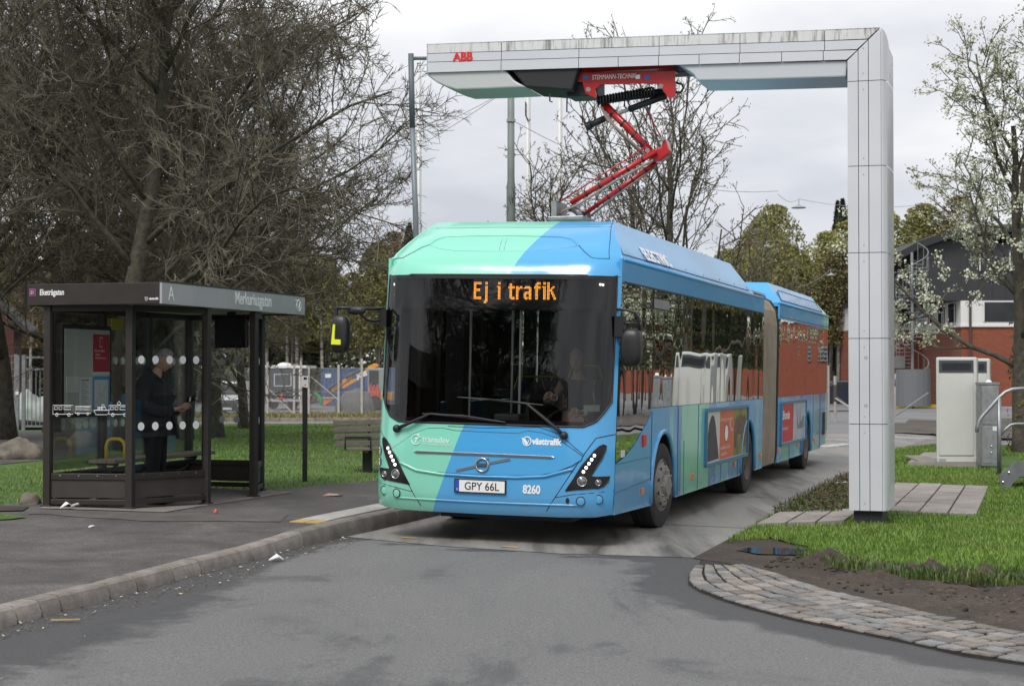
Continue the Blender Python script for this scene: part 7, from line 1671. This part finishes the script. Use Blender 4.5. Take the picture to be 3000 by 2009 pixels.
MB().tube(hpts, .025, 6).build('handrail', M_st, sps, smooth=True)
lnd = MB().boxb(.1,1.6,-.2,1.3,3.9,3.98).build('landing', M_st, sps)
for k in range(7): MB().cyl((.2+k*.22,-.2,3.95), (.2+k*.22,-.2,5.0), .014, 6).build('baluster', M_st, sps)
MB().bar((.1,-.2,5.0), (1.6,-.2,5.0), .04, .04).build('landing_rail', M_st, sps)
rows = [[(.95*math.cos(t), .95*math.sin(t), z_) for t in [rad(190)+k*rad(20) for k in range(10)]] for z_ in (.05, 2.0)]
MB().grid(rows).build('mesh_guard', mat('guard_grey', (.16,.17,.18), .6, .3), sps)
# --- brick house across the street behind the photographer (seen only as a reflection)
hb0 = tz(-30, -22); hse = empty('brick_house', hb0, rad(-53)); tag(hse, 'dark brick house across the street reflected in the bus windscreen', 'building')
MB().boxb(-16,16,-8,0,-.3,9.5).build('wall', mat('house_brick', (.12,.045,.03), .9, c2=(.08,.03,.022), vs=1), hse)
for k in range(9):
    for z_ in (1.2, 4.6):
        w_ = MB().boxb(-14.5+k*3.4,-13.3+k*3.4,.0,.04,z_,z_+2.1).build('window', M_pane, hse); MB().boxb(-14.62+k*3.4,-14.5+k*3.4,.0,.08,z_-.1,z_+2.2).build('frame', M_bwh, w_); MB().boxb(-13.3+k*3.4,-13.18+k*3.4,.0,.08,z_-.1,z_+2.2).build('frame', M_bwh, w_); MB().boxb(-14.5+k*3.4,-13.3+k*3.4,.0,.08,z_+1.2,z_+1.3).build('glazing_bar', M_bwh, w_)
MB().plate([(-16.5,.5,9.5),(-16.5,-8.5,9.5),(-16.5,-4,12.5)], (33,0,0)).build('roof', MATS['roof_dark'], hse)
# ================================================================== TREES
def grow_tree(seed, height, spread, limbs, subs, twigs, twiglets, trunk_r, trunk_h, droop=.0, up=.25, rmin=.006, wig=.22, tw_len=.9, bud=None, lean=(0,0)):
    rr = random.Random(seed); wood = MB(); fine = MB(); tips = []
    def rdir(d, ang):
        a = d.orthogonal().normalized(); b = d.cross(a); t = rr.uniform(0, 6.283)
        return (d*math.cos(ang) + (a*math.cos(t) + b*math.sin(t))*math.sin(ang)).normalized()
    def branch(p, d, ln, r0, r1, nseg, bend, lift):
        pts = [p.copy()]; q = p.copy(); dd = d.copy()
        for i in range(nseg):
            dd = (dd + Vector((rr.gauss(0,bend), rr.gauss(0,bend), rr.gauss(0,bend) + lift))).normalized(); q = q + dd*ln/nseg; pts.append(q.copy())
        return pts, [r0 + (r1-r0)*(i/nseg)**.8 for i in range(nseg+1)]
    def at(pts, t):
        k = min(len(pts)-2, int(t*(len(pts)-1))); f = t*(len(pts)-1) - k; return pts[k].lerp(pts[k+1], f), (pts[k+1]-pts[k]).normalized()
    tp, tr = branch(Vector((0,0,-.3)), Vector((lean[0],lean[1],1)).normalized(), height*.82, trunk_r, trunk_r*.22, 10, .05, .08)
    tr[0] *= 1.35; wood.tube(tp, tr, 10)
    for i in range(limbs):
        t = trunk_h + (.97-trunk_h)*(i/limbs)**.85; p, td = at(tp, t); ang = rr.uniform(.75, 1.2)*(1-.45*t); az = i*2.4 + rr.uniform(-.5,.5)
        d = Vector((math.cos(az)*math.sin(ang), math.sin(az)*math.sin(ang), math.cos(ang)))
        ln = spread*rr.uniform(.75,1.1)*(1-.45*max(0,t-.3)); r0 = trunk_r*.34*(1-.5*t)
        lp_, lr_2 = branch(p, d, ln, r0, .02, 7, .12, up*.22 - droop*.3); wood.tube(lp_, lr_2, 7)
        for j in range(subs):
            u = .16 + .84*(j+rr.random())/subs; p2, d2 = at(lp_, u); d3 = rdir(d2, rr.uniform(.5,1.15)); ln2 = ln*.5*(1-.5*u)*rr.uniform(.7,1.25) + .3
            bp, br_ = branch(p2, d3, ln2, max(.014, r0*.36*(1-.6*u)), .009, 5, wig*.7, up*.1 - droop*.12); wood.tube(bp, br_, 5, False)
            for k in range(twigs):
                u2 = .1 + .9*(k+rr.random())/twigs; p3, d4 = at(bp, u2); d5 = rdir(d4, rr.uniform(.4,1.2)); ln3 = tw_len*rr.uniform(.5,1.2)*(1-.3*u2)
                qp, qr = branch(p3, d5, ln3, rmin*1.35, rmin*.8, 4, wig, .02 - droop*.1); fine.tube(qp, qr, 3, False)
                tips.append((qp[-1], d5))
                for m_ in range(twiglets):
                    u3 = rr.uniform(.15,1); p4, d6 = at(qp, u3); d7 = rdir(d6, rr.uniform(.4,.95)); ln4 = ln3*rr.uniform(.12,.38)
                    sp_ = [p4, p4 + d7*ln4 + Vector((0,0,.05*rr.random()))]
                    fine.tube(sp_, [rmin, rmin*.6], 3, False); tips.append((sp_[-1], d7)); tips.append((p4.lerp(sp_[1], .5), d7))
    return wood, fine, tips
def tree_obj(name, wood, fine, m_w, m_f, loc, rz, lab, group=None, cat='tree', leaf=None, sc_=1.0):
    o = empty(name, loc, rz); tag(o, lab, cat, group); o.scale = (sc_,)*3
    wood.build('trunk', m_w, o, smooth=True)
    if fine: stuff(fine.build('crown', m_f, o))
    if leaf: stuff(leaf[0].build(leaf[2], leaf[1], o))
    return o
# --- big bare trees on the left lawn
w1, f1, _ = grow_tree(3, 12.5, 6.0, 20, 13, 13, 9, .25, .15, droop=.17, up=.2, rmin=.0066, wig=.3, tw_len=1.05)
t1 = tree_obj('bare_tree', w1, f1, M_bark, M_twig, gp(343, 1325, .12) + Vector((0,0,.0)), 0, 'wide bare tree whose thick trunk stands behind the shelter glass')
w2, f2, _ = grow_tree(8, 11.5, 6.0, 19, 13, 13, 9, .21, .17, droop=.15, up=.2, rmin=.0066, wig=.3, tw_len=1.05)
t2 = tree_obj('bare_tree', w2, f2, M_bark, M_twig, gp(632, 1284, .1), rad(40), 'bare tree with mossy trunk on the lawn behind the dotted panes')
for src, px, py, rz_, sc_, lab in ((t1, 717, 1252, 130, .72, 'bare leaning tree farther back on the lawn right of the mossy trunk'), (t2, -150, 1300, 200, 1.0, 'bare tree left of the boulder with lichened twigs over the shelter roof'), (t1, 150, 1262, 290, .95, 'bare tree behind the steel gate filling the sky above the shelter'), (t2, 440, 1262, 75, .9, 'bare tree in the middle of the far lawn behind the shelter'), (t1, 20, 1290, 175, .9, 'bare tree between the boulder and the steel gate'), (t2, 540, 1290, 255, .82, 'bare tree between the two mossy trunks behind the waiting person')):
    c = copy_tree(src); c.location = gp(px, py, .1); c.rotation_euler = (0,0,rad(rz_)); c.scale = (sc_,)*3; c['label'] = lab
# trees behind the photographer, seen only in reflections
for x_, y_, rz_ in ((-15,-4,50),(-22,-10,10)):
    c = copy_tree(t1 if rz_ % 20 else t2); c.location = tz(x_, y_); c.rotation_euler = (0,0,rad(rz_)); c['label'] = 'bare street tree behind the photographer, reflected in the bus'; c['group'] = 'street trees behind the photographer'
# --- budding trees behind the pantograph
M_bud = mat('buds', (.17,.16,.09), .8, c2=(.09,.07,.05), vs=4)
def buds(tips, n, size, seed, drop=0.0):
    rr = random.Random(seed); b = MB()
    for p, d in tips:
        if rr.random() > n: continue
        for k in range(2):
            q = p + Vector((rr.gauss(0,.03),rr.gauss(0,.03),rr.gauss(0,.03))); s_ = rr.uniform(*size); a = Vector((rr.gauss(0,1),rr.gauss(0,1),rr.gauss(0,1))).normalized()*s_; c = a.orthogonal().normalized()*s_*.6
            b.face([q-a, q+c, q+a, q-c])
    return b
w3, f3, tp3 = grow_tree(21, 9.2, 4.4, 15, 7, 5, 2, .15, .2, droop=-.12, up=.5, rmin=.0085, wig=.15, tw_len=.8)
b1_ = tree_obj('budding_tree', w3, f3, M_bark, M_twig, tz((1962-1500)/F*40, 40), 0, 'budding tree with forked trunk right of the red pantograph', leaf=(buds(tp3, .75, (.018,.04), 4), M_bud, 'buds'))
w4, f4, tp4 = grow_tree(27, 8.4, 3.5, 13, 7, 5, 2, .11, .2, droop=-.15, up=.55, rmin=.0085, wig=.15, tw_len=.75)
b2_ = tree_obj('budding_tree', w4, f4, M_bark, M_twig, tz((1880-1500)/F*43, 43), 0, 'slender budding tree directly behind the pantograph arms', leaf=(buds(tp4, .75, (.018,.04), 5), M_bud, 'buds'))
c = copy_tree(b2_); c.location = tz((1650-1500)/F*47, 47); c.rotation_euler = (0,0,2.1); c.scale = (.92,)*3; c['label'] = 'low budding tree between the flagpoles and the bus roof'
c = copy_tree(b1_); c.location = tz((2260-1500)/F*62, 62); c.rotation_euler = (0,0,1.1); c.scale = (.72,)*3; c['label'] = 'reddish budding tree over the bus roof beyond the bellows'
# --- flowering cherry on the right
M_cbark = mat('cherry_bark', (.13,.11,.085), .9, c2=(.05,.043,.036), vs=7, bump=1, bs=25)
w5, f5, tp5 = grow_tree(33, 9.4, 3.9, 12, 8, 6, 3, .24, .2, droop=-.04, up=.32, rmin=.009, wig=.15, tw_len=.75)
M_blo = mat('blossom_white', (.68,.68,.58), .7, c2=(.42,.44,.31), vs=2.5); M_lf = mat('young_leaf', (.2,.24,.05), .7, c2=(.1,.12,.03), vs=3)
def blossoms(tips, seed):
    rr = random.Random(seed); b = MB(); g_ = MB()
    for p, d in tips:
        if rr.random() > .85: continue
        dense = .95 if p.z < 5.6 else .3
        for k in range(9):
            if rr.random() > dense: continue
            q = p + Vector((rr.gauss(0,.06),rr.gauss(0,.06),rr.gauss(0,.05))); s_ = rr.uniform(.02,.042); n_ = Vector((rr.gauss(0,1),rr.gauss(0,1),rr.gauss(0,1))).normalized(); a = n_.orthogonal().normalized()*s_; c_ = n_.cross(a).normalized()*s_
            b.face([q-a, q-c_*.9+n_*.01, q+a, q+c_*.9+n_*.01])
        for k in range(2):
            q = p + Vector((rr.gauss(0,.06),rr.gauss(0,.06),rr.gauss(0,.05))); a = Vector((rr.gauss(0,1),rr.gauss(0,1),rr.gauss(0,1))).normalized()*rr.uniform(.025,.05); c_ = a.orthogonal().normalized()*.018; g_.face([q-a, q+c_, q+a, q-c_])
    return b, g_
bl, lg = blossoms(tp5, 6)
ch0 = gp(2998, 1332)
chy = tree_obj('cherry_tree', w5, f5, M_cbark, M_twig, ch0, rad(15), 'white flowering cherry tree on the right lawn beside the cabinets', leaf=(bl, M_blo, 'blossom')); stuff(lg.build('leaves', M_lf, chy))
# ivy on its trunk
iv = MB(); rr = random.Random(4)
for k in range(700):
    z_ = rr.uniform(.1,3.4); a = rr.uniform(0,6.28); q = Vector((.36*math.cos(a), .36*math.sin(a), z_))*1.0; q.x *= 1-.06*z_; q.y *= 1-.06*z_; s_ = rr.uniform(.03,.06); u_ = Vector((-math.sin(a),math.cos(a),rr.uniform(-.5,.5))).normalized()*s_; n_ = Vector((rr.uniform(-.4,.4),rr.uniform(-.4,.4),1))*s_*.8
    if mnoise.noise(Vector((a, z_*1.3, 0))) > .05: iv.face([q-u_, q-n_, q+u_, q+n_])
stuff(iv.build('ivy', mat('ivy_leaf', (.06,.08,.02), .7, c2=(.14,.11,.03), vs=5), chy))
# --- far forest: birches in young leaf, darker conifers, one mass behind
def crown_leaves(seed, n, fn, size, mats_=None):
    rr = random.Random(seed); b = MB(); k = 0
    while k < n:
        q = Vector((rr.uniform(-1,1), rr.uniform(-1,1), rr.random()))
        w_ = fn(q.z)
        if q.x*q.x + q.y*q.y > 1 or w_ <= 0: continue
        cl_ = mnoise.noise(Vector((q.x*2.2+seed, q.y*2.2, q.z*5)))
        if cl_ < rr.uniform(-.35,.25): continue
        k += 1; yield_ = Vector((q.x*w_, q.y*w_, q.z)); yield b, yield_, rr
def forest_proto(seed, h, rad_, base, n, size, m_leaf, m_trunk, lab, grp, conifer=False, droop=False):
    rr = random.Random(seed); o = empty('forest_tree', (0,0,0)); tag(o, lab, 'tree', grp)
    tb = MB(); tb.tube([(0,0,-1),(rr.gauss(0,.15),0,h*.35),(rr.gauss(0,.25),0,h*.7),(0,0,h*.97)], [.16,.13,.09,.02], 7)
    for k in range(16 if not conifer else 8):
        z_ = h*rr.uniform(base, .95); a = rr.uniform(0,6.28); L_ = rad_*rr.uniform(.5,.95)*(1.05-z_/h); tb.tube([(0,0,z_),(math.cos(a)*L_*.5,math.sin(a)*L_*.5,z_+L_*.45),(math.cos(a)*L_,math.sin(a)*L_,z_+L_*.7)], [.05,.03,.012], 4, False)
    tb.build('trunk', m_trunk, o, smooth=True)
    fn = (lambda z: (1.02-z)*.95) if conifer else (lambda z: math.sqrt(max(0, 1-((z-.42)/.585)**2)))
    L_ = None
    for b, q, r2 in crown_leaves(seed, n, fn, size):
        p = Vector((q.x*rad_, q.y*rad_, h*(base + (1-base)*q.z))); s_ = r2.uniform(*size); a = Vector((r2.gauss(0,1), r2.gauss(0,1), r2.gauss(0,.7) - (1.2 if droop else 0))).normalized()*s_; c_ = a.orthogonal().normalized(); c_ = (Matrix.Rotation(r2.uniform(0,6.28), 3, a) @ c_)*s_*.55
        b.face([p-a, p+c_, p+a, p-c_]); L_ = b
    stuff(L_.build('crown', m_leaf, o)); return o
M_birch = mat('birch_bark', (.5,.47,.42), .85, c2=(.12,.11,.1), vs=4, rnd=.25); M_fb = mat('far_bark', (.1,.085,.06), .9, rnd=.3)
M_l1 = mat('leaf_spring', (.29,.28,.085), .8, c2=(.14,.14,.05), vs=1.1, rnd=.25); M_l2 = mat('leaf_olive', (.22,.21,.065), .8, c2=(.11,.105,.038), vs=1.1, rnd=.25); M_l3 = mat('leaf_brownish', (.2,.15,.07), .8, c2=(.1,.08,.04), vs=1.1, rnd=.2); M_l4 = mat('pine_needles', (.06,.08,.035), .85, c2=(.03,.042,.02), vs=1.3, rnd=.2)
G1 = 'spring birches in the far wood'; 
protos = [forest_proto(1, 14, 2.4, .42, 6500, (.07,.17), M_l1, M_birch, 'pale-trunked birch in yellow-green spring leaf in the far wood', 'birches of the far wood', droop=True),
          forest_proto(2, 13, 2.2, .36, 6500, (.07,.17), M_l2, M_fb, 'olive-green leafing tree with brown trunk in the far wood', 'olive trees of the far wood'),
          forest_proto(3, 12.5, 2.0, .38, 4200, (.06,.15), M_l3, M_birch, 'brownish budding tree with pale trunk in the far wood', 'brownish trees of the far wood'),
          forest_proto(4, 13.5, 2.3, .15, 9000, (.08,.18), M_l4, M_fb, 'dark green pine rising in the far wood', 'pines of the far wood', True)]
used = [False]*4; KINDS = ['birch in yellow-green spring leaf', 'olive-green leafing tree with brown trunk', 'brownish budding tree with pale trunk', 'dark green pine']
def put(kind, px, Y, sc_, rr, dz=0):
    o = protos[kind] if not used[kind] else copy_tree(protos[kind]); used[kind] = True
    where = 'behind the steel gate' if px < 300 else 'behind the bare lawn trees' if px < 640 else 'behind the site trailer' if px < 930 else 'behind the blue container' if px < 1340 else 'behind the lamp mast' if px < 1600 else 'over the rear roof of the bus' if px < 2300 else 'close left of the portal column' if px < 2560 else 'behind the brick building'
    o['label'] = ('tall ' if sc_ > .97 else 'short ' if sc_ < .86 else '') + KINDS[kind] + ' ' + where; o['group'] = o['label'].replace('tree', 'trees') + ', far wood'
    x_ = (px-1500)/F*Y; o.location = tz(x_, Y, dz); o.rotation_euler = (0,0,rr.uniform(0,6.28)); o.scale = (sc_*rr.uniform(.85,1.15), sc_*rr.uniform(.85,1.15), sc_)
rr = random.Random(77)
# left wood
for i in range(96):
    px = rr.uniform(-250, 1240); Y = rr.uniform(134, 170); k = rr.choice((0,0,0,1,2,1,0,2,3)); put(k, px, Y, rr.uniform(.82,1.12), rr)
for px in (1425,1445,1465): put(3, px, 150, .92 + (px == 1445)*.16, rr)
for px in (1190,1215): put(3, px, 150, .95, rr)
# right wood
for i in range(46):
    px = rr.uniform(2020, 2560); Y = rr.uniform(104, 140); k = rr.choice((0,0,1,0,2,1)); top = .9 if 2180 < px < 2330 or px > 2400 else .76
    put(k, px, Y, rr.uniform(.78,1.0)*top, rr)
put(3, 2470, 112, .98, rr); put(3, 2455, 116, 1.0, rr)
for i in range(22): put(rr.choice((0,1,2)), rr.uniform(2600,3200), rr.uniform(125,150), rr.uniform(.95,1.2), rr)
# trees to the right of the frame, mirrored in the bus side
for x_, y_ in ((30,60),(26,50),(36,66),(21.5,50),(24.5,46),(31,54),(27,62),(23,55),(34,75),(41,80)): 
    c = copy_tree(b1_); c.location = tz(x_, y_); c.rotation_euler = (0,0,x_); c['label'] = 'street tree right of the frame, mirrored in the bus side windows'; c['group'] = 'street trees right of the frame'
for x_, y_, k_ in ((22,47,3),(25,52,1),(20.8,53,3),(29,57,1),(24,43,1),(33,62,3),(38,70,1),(21.5,58,3),(22.8,62,1),(25.5,69,3),(20.9,56,1),(27.5,73,1),(24,65,3)):
    o = copy_tree(protos[k_]); o.location = tz(x_, y_); o.rotation_euler = (0,0,x_); o.scale = (.62,.62,.8); o['label'] = 'leafy tree right of the frame, mirrored in the bus side windows'; o['group'] = 'leafy trees right of the frame'
# understorey masses that read as one
def wood_mass(name, x0, x1, Y, h0, h1, n, m, lab, seed):
    r2 = random.Random(seed); b = MB(); k = 0
    while k < n:
        x_ = r2.uniform(x0, x1); y_ = Y + r2.uniform(-3,9); hmax = h0 + (h1-h0)*(.5 + .5*mnoise.noise(Vector((x_*.12, seed, 0))) + .35*mnoise.noise(Vector((x_*.5, seed, 2)))); z_ = r2.uniform(-.5, hmax); k += 1
        p = Vector((x_, y_, T(x_, y_) + z_)); s_ = r2.uniform(.12,.34); a = Vector((r2.gauss(0,1),r2.gauss(0,1),r2.gauss(0,1))).normalized()*s_; c_ = (Matrix.Rotation(r2.uniform(0,6.28), 3, a) @ a.orthogonal().normalized())*s_*.7
        b.face([p-a, p+c_, p+a, p-c_])
    return stuff(b.build(name, m), lab, 'woodland')
wood_mass('woodland', -66, 2, 182, 9, 14, 34000, M_l2, 'dense olive understorey closing the far wood on the left', 3)
wood_mass('woodland', -66, 2, 176, 3, 7, 14000, M_l4, 'dark green undergrowth between the birch trunks on the left', 5)
wood_mass('woodland', 10, 34, 146, 7, 11, 20000, M_l2, 'dense olive understorey closing the wood behind the bus rear', 7)
wood_mass('woodland', 12, 30, 146, 3, 7, 10000, M_l4, 'dark twiggy undergrowth in the wood behind the bus rear', 9)
wood_mass('woodland', 30, 70, 155, 9, 13, 14000, M_l1, 'spring-green wood rising behind the brick building', 11)
